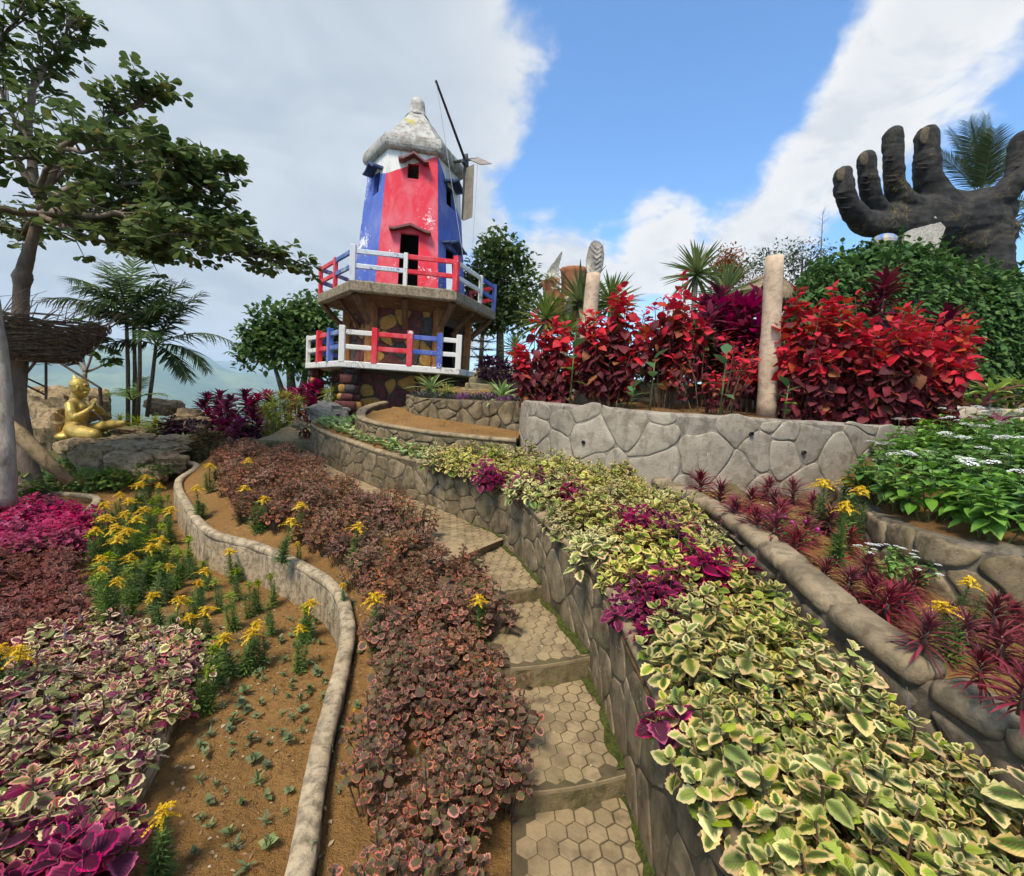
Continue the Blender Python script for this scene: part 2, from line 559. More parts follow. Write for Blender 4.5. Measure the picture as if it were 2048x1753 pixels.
def leafmat(name, fn, rough=.5, trans=.30, spec=.18, vary=True):
    m_ = MT(name)
    u, v = m_.uv()
    r = m_.attr('rnd')
    o = m_.orand()
    rr = m_.math('FRACT', m_.math('ADD', r, m_.math('MULTIPLY', o, 7.31)))
    col = fn(m_, m_.math('ABSOLUTE', u), v, rr, o, m_.attr('age'))
    hs = m_.n('ShaderNodeHueSaturation', {'Hue': m_.math('ADD', .492, m_.math('MULTIPLY', m_.math('FRACT', m_.math('MULTIPLY', o, 17.3)), .016)), 'Saturation': m_.math('ADD', .86, m_.math('MULTIPLY', m_.math('FRACT', m_.math('MULTIPLY', o, 5.9)), .24)), 'Value': m_.math('ADD', .78, m_.math('MULTIPLY', m_.math('FRACT', m_.math('MULTIPLY', o, 11.1)), .48)), 'Color': col})
    col = hs.outputs[0] if vary else col
    ve = m_.math('ABSOLUTE', m_.math('SINE', m_.math('MULTIPLY', m_.math('SUBTRACT', v, m_.math('MULTIPLY', m_.math('ABSOLUTE', u), .35)), 26)))
    return m_.done(col, rough, m_.bump(ve, .25, .01), trans=trans, spec=spec)


def margin(m_, u, v, rr, lo, hi, amp=.35, scale=6.0):
    """distance to the leaf margin with an irregular boundary"""
    vec = m_.n('ShaderNodeCombineXYZ', {0: u, 1: v, 2: m_.math('MULTIPLY', rr, 50)}).outputs[0]
    e = m_.math('MAXIMUM', u, m_.step(v, .55, 1.05))
    return m_.step(m_.math('ADD', e, m_.math('MULTIPLY', m_.math('SUBTRACT', m_.noise(scale, 3, .6, vec), .5), amp)), lo, hi)


def f_cream(m_, u, v, rr, o, age):
    g = m_.mix(m_.step(u, .0, .75), (.06, .085, .018), (.19, .27, .04))
    g = m_.mix(m_.step(rr, .5, 1.0), g, (.31, .39, .05))
    edge = m_.mix(m_.step(m_.math('FRACT', m_.math('MULTIPLY', rr, 9.7)), .2, 1.0), (.70, .58, .22), (.71, .44, .18))
    k = m_.math('MULTIPLY', margin(m_, u, v, rr, .36, .74, .8, 4.0), m_.step(m_.math('FRACT', m_.math('MULTIPLY', rr, 3.3)), .02, .30))
    c_ = m_.mix(k, g, edge)
    return m_.mix(m_.math('MULTIPLY', m_.step(u, .10, .0), .5), c_, (.16, .07, .05))


def f_maroon(m_, u, v, rr, o, age):
    c_ = m_.mix(margin(m_, u, v, rr, .62, .9, .4), m_.mix(rr, (.045, .008, .02), (.16, .012, .05)), m_.mix(rr, (.42, .022, .12), (.52, .06, .14)))
    return c_


def f_brown(m_, u, v, rr, o, age):
    core = m_.mix(rr, (.088, .046, .036), (.16, .095, .058))
    core = m_.mix(m_.math('MULTIPLY', m_.step(o, .25, .9), .5), core, (.14, .125, .05))
    core = m_.mix(m_.math('MULTIPLY', m_.step(v, .42, .08), .8), core, (.12, .15, .04))
    q = m_.math('FRACT', m_.math('MULTIPLY', rr, 5.7))
    lo = m_.math('ADD', 1.04, m_.math('MULTIPLY', m_.math('POWER', q, 1.1), -.58))
    e = m_.math('MAXIMUM', u, m_.step(v, .55, 1.02))
    vec = m_.n('ShaderNodeCombineXYZ', {0: u, 1: v, 2: m_.math('MULTIPLY', rr, 50)}).outputs[0]
    e = m_.math('ADD', e, m_.math('MULTIPLY', m_.math('SUBTRACT', m_.noise(5, 3, .6, vec), .5), .4))
    k = m_.step(m_.math('SUBTRACT', e, lo), -.08, .16)
    return m_.mix(k, core, m_.mix(m_.math('FRACT', m_.math('MULTIPLY', rr, 13.1)), (.56, .13, .10), (.60, .24, .13)))


def f_mixed(m_, u, v, rr, o, age):
    core = m_.mix(m_.step(rr, .35, .6), (.15, .21, .04), (.12, .014, .04))
    core = m_.mix(m_.math('MULTIPLY', m_.step(u, .24, .02), .85), core, (.30, .02, .09))
    q = m_.math('FRACT', m_.math('MULTIPLY', rr, 4.3))
    edge = m_.mix(m_.step(q, .62, .9), (.70, .58, .27), (.62, .14, .15))
    k = m_.math('MULTIPLY', margin(m_, u, v, rr, .45, .66, .6), m_.step(m_.math('FRACT', m_.math('MULTIPLY', rr, 3.3)), .05, .4))
    return m_.mix(k, core, edge)


def f_pink(m_, u, v, rr, o, age):
    return m_.mix(margin(m_, u, v, rr, .3, .9, .5), m_.mix(rr, (.16, .01, .04), (.42, .02, .09)), m_.mix(rr, (.52, .03, .13), (.34, .03, .10)))


def f_rust(m_, u, v, rr, o, age):
    return m_.mix(margin(m_, u, v, rr, .55, .9, .5), m_.mix(rr, (.075, .03, .026), (.15, .055, .04)), m_.mix(rr, (.42, .13, .075), (.24, .07, .05)))


M_CREAM = leafmat('coleus_cream', f_cream)
M_MAROON = leafmat('coleus_maroon', f_maroon)
M_BROWN = leafmat('coleus_brown', f_brown)
M_MIXED = leafmat('coleus_mixed', f_mixed)
M_PINK = leafmat('coleus_pink', f_pink)
M_RUST = leafmat('coleus_rust', f_rust)


def two(name, a, b, c=None, p=.8, rough=.45, trans=.28, margin_col=None):
    def f(m_, u, v, rr, o, age):
        c_ = m_.mix(rr, a, b)
        if c is not None:
            c_ = m_.mix(m_.step(m_.math('FRACT', m_.math('MULTIPLY', rr, 6.7)), p, min(1, p + .12)), c_, c)
        if margin_col is not None:
            c_ = m_.mix(m_.step(u, .45, .8), c_, margin_col)
        return c_
    return leafmat(name, f, rough, trans)


M_TREE = two('leaf_dark_green', (.065, .11, .032), (.13, .185, .045), (.23, .21, .06), .88, .45, .40)
M_TREE2 = two('leaf_glossy_green', (.05, .115, .025), (.115, .195, .036), (.19, .28, .055), .80, .45, .36)
M_TREE3 = two('leaf_mid_green', (.065, .135, .026), (.14, .22, .042), (.22, .31, .07), .80, .45, .36)
M_HEDGE = two('leaf_hedge', (.045, .12, .02), (.095, .195, .032), (.17, .28, .055), .82, .45)
M_PALM = two('leaf_palm', (.03, .06, .015), (.06, .10, .025), (.11, .15, .04), .85, .4, .2)
M_COCO = two('leaf_coconut', (.05, .08, .035), (.09, .125, .05), (.16, .17, .07), .85, .4, .2)
M_PINE = two('leaf_pine', (.012, .03, .014), (.022, .045, .02), None, .8, .5, .1)
M_YUCCA = two('leaf_yucca', (.13, .19, .05), (.22, .28, .075), (.32, .34, .12), .8, .42)
M_AGAVE = two('leaf_agave', (.13, .25, .06), (.20, .33, .08), None, .8, .4, .25, (.42, .46, .22))
M_LIME = two('leaf_lime', (.28, .32, .035), (.20, .28, .03), (.42, .36, .05), .6, .42)
M_DRAC = two('leaf_dracaena_red', (.16, .02, .032), (.30, .035, .055), (.10, .028, .03), .6, .42, .25)
M_CORD = two('leaf_cordyline', (.26, .012, .07), (.42, .025, .11), (.09, .012, .03), .6, .4, .3)
M_DARKP = two('leaf_dark_purple', (.035, .012, .028), (.06, .02, .04), (.12, .02, .06), .85, .45, .15)
M_MARB = two('leaf_maroon_broad', (.10, .014, .028), (.16, .02, .045), (.22, .05, .06), .8, .35, .2)
M_GREYP = two('leaf_grey_green', (.07, .085, .05), (.11, .115, .07), (.22, .07, .16), .8, .5, .15)
M_LILAC = two('leaf_lilac', (.24, .09, .19), (.33, .13, .25), (.10, .10, .06), .75, .5, .2)
M_BROMEL = two('leaf_bromeliad', (.22, .34, .04), (.32, .42, .06), (.42, .12, .14), .75, .35)
M_PENTAS = two('leaf_pentas', (.09, .20, .03), (.16, .30, .05), (.23, .36, .07), .8, .42)
M_GOLDL = two('leaf_goldenrod', (.085, .16, .04), (.15, .235, .05), (.22, .31, .05), .8, .5)
M_LIMEBUD = two('bud_lime', (.30, .40, .03), (.42, .46, .035), None, .8, .5)
M_SEED = two('leaf_seedling', (.28, .38, .12), (.40, .47, .20), (.18, .28, .06), .7, .5)
M_WEED = two('leaf_weed', (.14, .19, .08), (.19, .24, .10), (.24, .25, .10), .8, .5)
M_CANNA = two('leaf_canna', (.06, .14, .05), (.10, .20, .06), (.16, .27, .05), .75, .4)
M_SHRUBG = two('leaf_shrub_olive', (.09, .085, .028), (.14, .115, .035), (.22, .09, .05), .75, .5)
M_ORANGE = two('leaf_orange_tip', (.36, .085, .02), (.44, .14, .03), (.12, .14, .03), .55, .5)
M_WISP = two('leaf_wispy', (.11, .14, .08), (.16, .19, .11), None, .8, .5)
M_DRY = two('leaf_dry', (.36, .24, .11), (.24, .14, .06), (.45, .36, .2), .7, .7, .15)


def f_acal(m_, u, v, rr, o, age):
    young = m_.mix(m_.step(rr, .72, .95), m_.mix(rr, (.60, .02, .032), (.46, .02, .048)), (.46, .07, .02))
    old = m_.mix(m_.math('FRACT', m_.math('MULTIPLY', rr, 5.3)), (.075, .018, .022), (.22, .034, .042))
    old = m_.mix(m_.step(m_.math('FRACT', m_.math('MULTIPLY', rr, 8.3)), .82, .95), old, (.30, .11, .04))
    a = m_.math('ADD', age, m_.math('MULTIPLY', m_.math('SUBTRACT', m_.math('FRACT', m_.math('MULTIPLY', rr, 11.7)), .5), .45))
    return m_.mix(m_.step(a, .30, .60), old, young)


M_ACAL = leafmat('acalypha_leaf', f_acal, .5, .28, vary=False)


def bark(name, a, b, c_, k=1.0):
    m_ = MT(name)
    n_ = m_.noise(9 * k, 7, .65, m_.vmul(m_.pos, (1, 1, .35)), .4)
    n2_ = m_.noise(2.2 * k, 4, .6, m_.pos, .4)
    col = m_.mix(m_.step(n_, .35, .68), a, b)
    col = m_.mix(m_.math('MULTIPLY', m_.step(n2_, .55, .68), .8), col, c_)
    return m_.done(col, .9, m_.bump(n_, .8, .03), spec=.15)


M_BARK = bark('bark_brown', (.20, .15, .105), (.12, .088, .062), (.30, .25, .185))
M_BARKP = bark('bark_pale', (.36, .31, .245), (.24, .195, .145), (.13, .10, .075), 1.5)
M_BARKW = bark('bark_whitish', (.34, .29, .225), (.19, .15, .11), (.11, .082, .058), 1.6)
M_TWIG = bark('twig', (.17, .12, .08), (.095, .066, .045), (.24, .18, .12), 4)
M_STEMG = bark('stem_green', (.16, .19, .06), (.10, .13, .04), (.18, .15, .06), 4)
M_STEMR = bark('stem_reddish', (.16, .10, .06), (.10, .06, .04), (.22, .16, .08), 4)


def plain(name, a, b=None, k=8.0, rough=.6, metal=0.0, bmp=.3):
    m_ = MT(name)
    n_ = m_.noise(k, 6, .6, m_.pos, .2)
    col = m_.mix(m_.step(n_, .35, .68), a, b or tuple(q * .7 for q in a))
    return m_.done(col, rough, m_.bump(n_, bmp, .01), metal=metal)


def paint(name, colr, under=(.72, .71, .68), wear=.5, k=1.0, worn_dark=.35):
    """old paint: flaked to the white coat below, faded and streaked"""
    m_ = MT(name)
    fl = m_.noise(16 * k, 8, .72, m_.pos, .6)
    zone = m_.noise(1.5 * k, 3, .5, m_.pos, .2)
    k1 = m_.step(m_.math('ADD', fl, m_.math('MULTIPLY', m_.math('SUBTRACT', zone, .5), .7)), .70 - .12 * wear, .715 - .12 * wear)
    fade = m_.noise(3.3, 6, .65, m_.vmul(m_.pos, (1, 1, .4)), .2)
    c_ = m_.mix(m_.step(fade, .4, .72), colr, m_.mix(.16, colr, (.75, .72, .72)))
    c_ = m_.mix(m_.math('MULTIPLY', m_.step(m_.noise(8, 6, .6, m_.vmul(m_.pos, (1, 1, .25))), .6, .75), worn_dark), c_, tuple(q * .45 for q in colr))
    c_ = m_.mix(k1, c_, under)
    return m_.done(c_, .55, m_.bump(m_.math('ADD', m_.math('MULTIPLY', k1, -.6), m_.noise(40, 4, .6, m_.pos)), .35, .01), spec=.3)


RED, BLUE = (.62, .022, .035), (.038, .085, .37)
M_RED = paint('paint_red', RED, wear=.1)
M_BLUE = paint('paint_blue', BLUE, wear=.2)
M_BLUEF = paint('paint_blue_faded', (.06, .12, .33), (.45, .46, .46), wear=.9, k=2)
M_WHITE = paint('paint_white', (.66, .64, .58), (.30, .27, .21), wear=.6, k=2)
M_WHITEB = paint('paint_white_bluish', (.56, .58, .60), (.13, .17, .30), wear=.7, k=2.5)


def wallpaint(name, colr, wear):
    """painted wall with a white lime-washed top above the attribute line"""
    m_ = MT(name)
    fl = m_.noise(15, 8, .72, m_.pos, .8)
    zone = m_.noise(1.3, 3, .5, m_.pos, .2)
    k1 = m_.step(m_.math('ADD', fl, m_.math('MULTIPLY', m_.math('SUBTRACT', zone, .5), 1.0)), .72 - .12 * wear, .735 - .12 * wear)
    fade = m_.noise(2.6, 7, .65, m_.vmul(m_.pos, (1, 1, .5)), .3)
    c_ = m_.mix(m_.step(fade, .38, .72), colr, m_.mix(.2, colr, (.7, .66, .68)))
    c_ = m_.mix(m_.math('MULTIPLY', m_.step(m_.noise(.9, 5, .6, m_.vmul(m_.pos, (1, 1, 5))), .55, .7), .25), c_, tuple(q * .6 for q in colr))
    c_ = m_.mix(k1, c_, (.74, .72, .70))
    w1 = m_.mix(m_.step(m_.noise(7, 7, .65, m_.vmul(m_.pos, (1, 1, .22)), .3), .42, .70), (.72, .70, .63), (.40, .34, .24))
    w1 = m_.mix(m_.step(m_.noise(24, 6, .7, m_.pos), .60, .70, 0, .7), w1, (.16, .15, .13))
    ln = m_.math('ADD', m_.attr('age'), m_.math('MULTIPLY', m_.math('SUBTRACT', m_.noise(9, 3, .5, m_.pos), .5), .03))
    c_ = m_.mix(m_.step(ln, -.004, .004), c_, w1)
    return m_.done(c_, .6, m_.bump(m_.noise(30, 5, .6, m_.pos), .3, .01), spec=.3)


M_TRED = wallpaint('tower_red', (.68, .022, .045), .02)
M_TBLUE = wallpaint('tower_blue', (.06, .115, .42), .6)
M_TBLUE2 = wallpaint('tower_blue_plain', (.045, .09, .37), .1)
m = MT('roof_limewash')
c = m.mix(m.step(m.noise(5, 8, .7, m.pos, .5), .38, .62), (.50, .48, .42), (.28, .25, .20))
c = m.mix(m.step(m.noise(16, 8, .72, m.pos, .5), .52, .66, 0, .85), c, (.10, .095, .085))
c = m.mix(m.step(m.noise(1.1, 3, .5, m.pos), .66, .72, 0, .8), c, (.50, .40, .05))
M_ROOF = m.done(c, .85, m.bump(m.noise(18, 7, .65, m.pos), .7, .03), spec=.2)
M_HOODR = plain('hood_red', (.17, .045, .04), (.10, .03, .028), 14)
M_HOODB = plain('hood_blue', (.05, .075, .17), (.03, .045, .1), 14)
M_SAIL = plain('sail_plywood', (.30, .25, .18), (.20, .165, .115), 9)
M_STEEL = plain('steel_dark', (.06, .05, .045), (.035, .03, .028), 20, .5, .3)
M_WIRE = plain('wire_grey', (.5, .5, .5), (.4, .4, .4), 10)
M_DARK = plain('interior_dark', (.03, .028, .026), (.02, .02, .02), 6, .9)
M_LOG = bark('faux_log', (.33, .155, .055), (.20, .085, .032), (.09, .045, .025), 1.6)
M_LOGD = bark('faux_log_dark', (.15, .075, .035), (.08, .045, .025), (.20, .12, .06), 1.6)
M_DECK = concrete('deck_edge', (.36, .31, .23), (.26, .22, .16), (.12, .105, .08), 2.5, moss=.2, amount=.7)
M_SY = concrete('stone_yellow', (.46, .28, .075), (.38, .22, .06), (.22, .13, .045), 2.5)
M_SM = concrete('stone_maroon', (.15, .048, .048), (.11, .036, .038), (.06, .025, .025), 2.5)
M_SK = concrete('stone_slate', (.075, .08, .085), (.05, .053, .057), (.03, .03, .032), 2.5)
M_MORT = plain('mortar_dark', (.09, .07, .05), (.06, .045, .035), 8, .9)
M_THATCH = bark('thatch', (.30, .225, .14), (.20, .145, .09), (.12, .085, .05), 3)
M_TERRA = concrete('terracotta', (.36, .15, .075), (.28, .115, .058), (.16, .07, .04), 1.5)
M_LEAFST = concrete('leaf_sculpture', (.58, .57, .53), (.44, .43, .40), (.20, .20, .19), 2.5)
M_FLW = plain('petal_white', (.86, .85, .80), (.74, .73, .66), 40, .6)
M_FLY = plain('petal_yellow', (.82, .56, .025), (.74, .44, .015), 30, .6)
M_FLV = plain('petal_violet', (.21, .15, .26), (.15, .10, .18), 60, .6)
M_FLS = plain('spike_pale', (.34, .30, .27), (.22, .20, .15), 60, .6)
M_RUSTP = plain('rail_rust', (.055, .028, .02), (.03, .018, .014), 18, .7, .3)
m = MT('gold_paint')
g1 = m.noise(5, 6, .6, m.pos, .4)
c = m.mix(m.step(g1, .40, .66), (.55, .38, .085), (.30, .205, .05))
c = m.mix(m.step(m.noise(14, 7, .7, m.pos, .3), .58, .70, 0, .6), c, (.15, .105, .04))
M_GOLD = m.done(c, .5, m.bump(m.noise(30, 5, .6, m.pos), .3, .01), metal=.4)
m = MT('hand_weathered')
h1 = m.noise(3.2, 8, .68, m.pos, .5)
h2 = m.noise(16, 7, .7, m.pos, .3)
c = m.mix(m.step(h1, .38, .68), (.021, .019, .017), (.058, .052, .043))
c = m.mix(m.math('MULTIPLY', m.step(m.noise(1.1, 5, .6, m.pos, .4), .52, .68), m.step(h2, .48, .62)), c, (.20, .145, .045))
M_HAND = m.done(c, .8, m.bump(m.math('ADD', h2, m.noise(60, 4, .6, m.pos)), .8, .03), spec=.25)
M_NAIL = concrete('nail_tan', (.13, .11, .075), (.095, .08, .055), (.05, .042, .03), 2)
# ------------------------------------------------------------------ planting beds (soil sheets between their walls)
BEDS = {}


def loft(name, rows, mat, amp=.02, nv=14, step=.12, freq=6, label=None, mound=0.0):
    rr = resample([a + b for a, b in rows], step)
    V = []
    for r in rr:
        for j in range(nv + 1):
            t = j / nv
            p = r[:3] * (1 - t) + r[3:] * t
            e = 1 if 0 < j < nv else 0
            p[2] += e * amp * (1.4 * fbm(p[0] * freq, p[1] * freq, 3, 3) + .7 * fbm(p[0] * freq * 4, p[1] * freq * 4, 7, 2)) + mound * 4 * t * (1 - t)
            V.append(p)
    c = nv + 1
    F = [(i * c + j, i * c + j + 1, (i + 1) * c + j + 1, (i + 1) * c + j) for i in range(len(rr) - 1) for j in range(nv)]
    b = MB().add(V, np.array(F))
    me = b.mesh(name, mat, True)
    o = ob(name, me, kind='structure')
    BEDS[label or name] = BVHTree.FromPolygons([tuple(v) for v in V], F)
    return o


def zat(bed, x, y, default=None):
    h = BEDS[bed].ray_cast(Vector((x, y, 5)), Vector((0, 0, -1)))
    return h[0].z if h[0] is not None else default


R_B1 = [((.66, .2, -1.22), (1.95, .2, -1.40)), ((.64, 1.0, -1.18), (1.78, 1.0, -1.30)), ((.60, 1.95, -1.14), (1.55, 2.0, -1.14)),
        ((.55, 2.55, -1.05), (1.54, 2.5, -1.08)), ((.36, 3.2, -.98), (1.60, 3.2, -1.03)), ((.02, 4.15, -.90), (1.55, 4.0, -.98)),
        ((-.38, 4.65, -.87), (1.40, 4.6, -.93)), ((-.88, 5.15, -.86), (.75, 5.1, -.88)), ((-1.28, 5.42, -.80), (.2, 5.55, -.82)),
        ((-1.58, 5.65, -.755), (-.75, 5.62, -.72)), ((-2.28, 6.3, -.705), (-1.3, 5.92, -.68)), ((-2.78, 6.85, -.675), (-1.95, 6.42, -.63)),
        ((-3.08, 7.2, -.655), (-2.38, 7.0, -.59)), ((-3.53, 7.9, -.60), (-2.53, 7.6, -.58)), ((-3.5, 8.6, -.60), (-2.6, 8.4, -.52))]
R_T2 = [((-2.55, 8.2, -.36), (-2.3, 8.9, -.28)), ((-2.53, 7.6, -.38), (-1.95, 7.95, -.27)), ((-2.38, 7.0, -.47), (-1.7, 7.42, -.27)), ((-1.93, 6.42, -.5), (-1.43, 7.0, -.33)),
        ((-1.28, 5.92, -.52), (-.9, 6.8, -.37)), ((-.74, 5.62, -.53), (-.4, 6.7, -.41)), ((.02, 5.52, -.54), (.12, 6.3, -.44))]
R_T3 = [((-1.78, 7.75, -.05), (-1.9, 9.4, .12)), ((-1.73, 7.4, -.06), (-1.4, 9.2, .15)), ((-1.43, 7.02, -.08), (-1.0, 9.1, .2)), ((-.88, 6.82, -.08), (-.5, 9.0, .25)),
        ((-.38, 6.72, -.07), (0, 9, .3)), ((.12, 6.62, -.06), (.5, 9, .3))]
R_W4 = [((.17, 6.3, -.09), (.3, 7.8, .08)), ((.32, 5.75, -.09), (1.0, 7.7, .1)), ((.82, 5.12, -.09), (1.7, 7.6, .1)), ((1.52, 4.68, -.1), (2.5, 7.5, .1)), ((2.3, 4.58, -.1), (3.4, 7.5, .1)),
        ((3.2, 4.68, -.1), (4.6, 7.5, .1)), ((4.06, 4.93, -.1), (5.8, 7.4, .1)), ((4.85, 5.35, -.1), (7.2, 7.2, .1))]
R_B2 = [((1.9, .4, -1.14), (4.0, .5, -1.05)), ((1.76, 1.34, -1.05), (2.9, 1.75, -.98)), ((1.70, 1.55, -1.02), (2.62, 2.1, -.95)), ((1.63, 1.8, -.98), (2.44, 2.25, -.93)),
        ((1.60, 2.1, -.93), (2.35, 2.45, -.91)), ((1.63, 2.5, -.89), (2.47, 2.95, -.88)), ((1.68, 3.05, -.86), (2.77, 3.6, -.85)), ((1.67, 3.7, -.83), (3.12, 4.3, -.83)), ((1.57, 4.55, -.8), (3.4, 4.75, -.82))]
R_B6 = [((3.7, .9, -.60), (7.5, 2.0, -.15)), ((2.97, 1.78, -.60), (6.8, 3.2, -.12)), ((2.66, 2.16, -.60), (6.2, 4.2, -.12)), ((2.48, 2.32, -.62), (5.8, 4.8, -.12)), ((2.40, 2.48, -.63), (5.4, 5.1, -.12)),
        ((2.52, 2.93, -.65), (4.9, 5.2, -.12)), ((2.84, 3.56, -.65), (4.5, 5.05, -.2)), ((3.18, 4.26, -.64), (4.1, 4.82, -.3)), ((3.38, 4.6, -.66), (3.7, 4.7, -.4))]
W6 = [(-.55, .5, -1.70), (-.62, 1.0, -1.68), (-.68, 1.396, -1.66), (-.826, 1.904, -1.63), (-.955, 2.497, -1.60), (-1.106, 2.993, -1.57), (-1.449, 3.495, -1.53), (-2.266, 4.051, -1.50),
      (-3.007, 4.389, -1.48), (-3.887, 5.278, -1.46), (-4.767, 6.327, -1.43), (-5.30, 7.45, -1.40), (-6.2, 7.95, -1.40)]
W7 = [(-1.25, .4, -1.87), (-1.513, 1.512, -1.85), (-1.561, 1.733, -1.85), (-1.66, 2.105, -1.85), (-1.95, 2.55, -1.84), (-2.65, 3.02, -1.82), (-3.258, 3.426, -1.80), (-3.7, 3.757, -1.78),
      (-4.348, 4.361, -1.76), (-5.065, 5.251, -1.74), (-5.834, 6.3, -1.72), (-6.9, 6.45, -1.75)]


def z3(y):
    return -1.985 + .03 * y


PL = [(.10, .3, -1.80), (.10, 1.0, -1.77), (.09, 1.75, -1.72), (.06, 2.45, -1.64), (-.12, 3.15, -1.50), (-.52, 3.85, -1.39), (-1.1, 4.25, -1.33), (-1.75, 4.75, -1.31), (-2.55, 5.4, -1.25),
      (-3.35, 6.3, -1.19), (-4.1, 7.3, -1.14), (-4.6, 8.5, -1.08)]
R_B4 = [((a[0] + .10, a[1] - .02, a[2] - .09), b) for a, b in zip(W6, PL)]
R_B4[9] = ((-3.80, 5.20, -1.54), (-3.35, 6.3, -1.19))
R_B4[10] = ((-4.68, 6.27, -1.50), (-4.1, 7.3, -1.14))
R_B4[11] = ((-5.2, 7.4, -1.42), (-4.6, 8.5, -1.06))
R_B4.append(((-5.6, 8.6, -1.3), (-5.0, 9.6, -1.0)))
R_B3 = [((W7[0][0], .4, z3(.4)), (-0.530, .4, z3(.4))), ((-1.50, 1.4, z3(1.4)), (-0.640, 1.4, z3(1.4))), ((-1.62, 2.0, z3(2)), (-0.820, 2.0, z3(2))), ((-1.95, 2.5, z3(2.5)), (-0.930, 2.5, z3(2.5))),
        ((-2.65, 3.0, z3(3)), (-1.100, 3.0, z3(3))), ((-3.25, 3.4, z3(3.4)), (-1.500, 3.55, z3(3.6))), ((-3.7, 3.75, z3(3.8)), (-2.230, 4.1, z3(4.1))), ((-4.34, 4.36, z3(4.4)), (-2.970, 4.46, z3(4.4))),
        ((-5.06, 5.25, z3(5.2)), (-3.860, 5.32, z3(5.3))), ((-5.83, 6.25, z3(6.2)), (-4.740, 6.36, z3(6.3))), ((-6.9, 6.8, -1.75), (-5.260, 7.45, -1.66)), ((-7.4, 7.6, -1.65), (-6.200, 8.0, -1.55))]
R_B5 = [((-4.5, .3, -1.95), (-1.28, .4, -1.91)), ((-5.0, 1.5, -1.93), (-1.55, 1.5, -1.89)), ((-5.5, 2.1, -1.92), (-1.70, 2.1, -1.89)), ((-6.0, 2.6, -1.9), (-2.0, 2.58, -1.88)),
        ((-6.5, 3.2, -1.9), (-2.7, 3.05, -1.86)), ((-7, 3.8, -1.88), (-3.74, 3.79, -1.83)), ((-7.5, 4.6, -1.86), (-4.4, 4.4, -1.80)), ((-8, 5.5, -1.84), (-5.1, 5.28, -1.78)), ((-8.6, 6.6, -1.82), (-5.87, 6.3, -1.77))]
loft('soil', R_B1, M_SOIL2, .02, 16, .12, label='B1')
loft('soil', R_T2, M_SOIL, .03, 10, .1, label='T2')
loft('soil', R_T3, M_SOIL3, .03, 10, .15, label='T3')
loft('soil', R_W4, M_SOIL2, .02, 12, .2, label='W4')
loft('soil', R_B2, M_SOIL3, .02, 16, .1, label='B2')
loft('soil', R_B6, M_SOIL2, .03, 12, .15, label='B6')
loft('soil', R_B4, M_SOIL, .022, 30, .06, label='B4')
loft('soil', R_B3, M_SOIL, .032, 40, .05, freq=5, label='B3')
loft('soil', R_B5, M_SOIL2, .02, 16, .15, label='B5')

# ------------------------------------------------------------------ ground sheet and the hills across the valley
ctrl = []
for rows in (R_B1, R_T2, R_T3, R_W4, R_B2, R_B6, R_B4, R_B3, R_B5):
    for a, b in rows:
        for t in (0, .5, 1):
            drop = .95 if rows is R_B1 else .3
            ctrl.append(tuple(a[i] * (1 - t) + b[i] * t - (drop if i == 2 else 0) for i in range(3)))
for a in PL:
    ctrl.append((a[0] + .45, a[1] + .3, a[2] - .4))
ctrl += [(-8, 8, -1.35), (-7.6, 8.6, -1.3), (-7, 7.9, -1.5), (-6.3, 9, -1.15), (-5.6, 9.6, -.95), (-6.2, 10.2, -1.0), (-5.4, 10.6, -.85), (-7, 9.6, -1.2), (-10, 7, -1.8), (-12, 5, -2.3), (-8, 10.5, -1.9), (-5.1, 9.7, -1.0), (-4.3, 9.2, -1.3), (-4.4, 11.5, -.8), (-3.7, 13, -.6), (-2.6, 9.4, -.32), (-3.6, 10, -.5),
         (-2.5, 10, -.32), (-2.5, 12.5, -.4), (-1, 11, -.2), (0, 9, .1), (0, 12, .3), (2, 8.6, .32), (4, 9, .45), (6, 9, .6), (9, 9, .9), (12, 12, 1.2), (4, 14, .8), (0, 16, -.5), (8, 6.5, .1), (8, 4, -.3),
         (-6, 13, -2.2), (-9, 13, -4), (-6, 16, -4.5), (-3, 18, -4), (-14, 10, -6), (-20, 10, -12), (-12, 25, -18), (0, 30, -8), (-20, 40, -38), (0, 60, -30), (20, 20, 1), (40, 40, -5), (0, 120, -75),
         (-80, 80, -85), (80, 80, -40), (-60, 20, -50), (0, -5, -2.3), (5, -3, -1.7), (-5, -3, -2.5), (-30, 0, -14), (30, 0, -2), (0, -40, -12), (-100, 0, -85), (100, 0, -40), (0, -100, -50)]
ctrl = np.array(ctrl)


def ground_z(x, y):
    d2 = (ctrl[:, 0] - x) ** 2 + (ctrl[:, 1] - y) ** 2 + .02
    wt_ = d2 ** -1.6
    return float((wt_ * ctrl[:, 2]).sum() / wt_.sum())


V = [(0, 0, ground_z(0, 0))]
NA = 120
rad = [.6 * 1.062 ** i for i in range(92)]
for r in rad:
    for j in range(NA):
        a = 2 * math.pi * j / NA
        x, y = r * math.sin(a), r * math.cos(a)
        V.append((x, y, ground_z(x, y) + (.04 + .01 * min(r, 60)) * fbm(x * .9, y * .9, 1, 3)))
F4 = [(1 + i * NA + j, 1 + i * NA + (j + 1) % NA, 1 + (i + 1) * NA + (j + 1) % NA, 1 + (i + 1) * NA + j) for i in range(len(rad) - 1) for j in range(NA)]
F4 = [f[::-1] for f in F4]
F3 = [(0, 1 + (j + 1) % NA, 1 + j) for j in range(NA)]
ob('ground', MB().add(V, [np.array(F4), np.array(F3)]).mesh('ground', M_GROUND, True), kind='structure')
BEDS['ground'] = BVHTree.FromPolygons(V, F4 + F3)

V = []
az = np.linspace(-82, 82, 240)
rr_ = [120 * (9500 / 120) ** (i / 120) for i in range(121)]


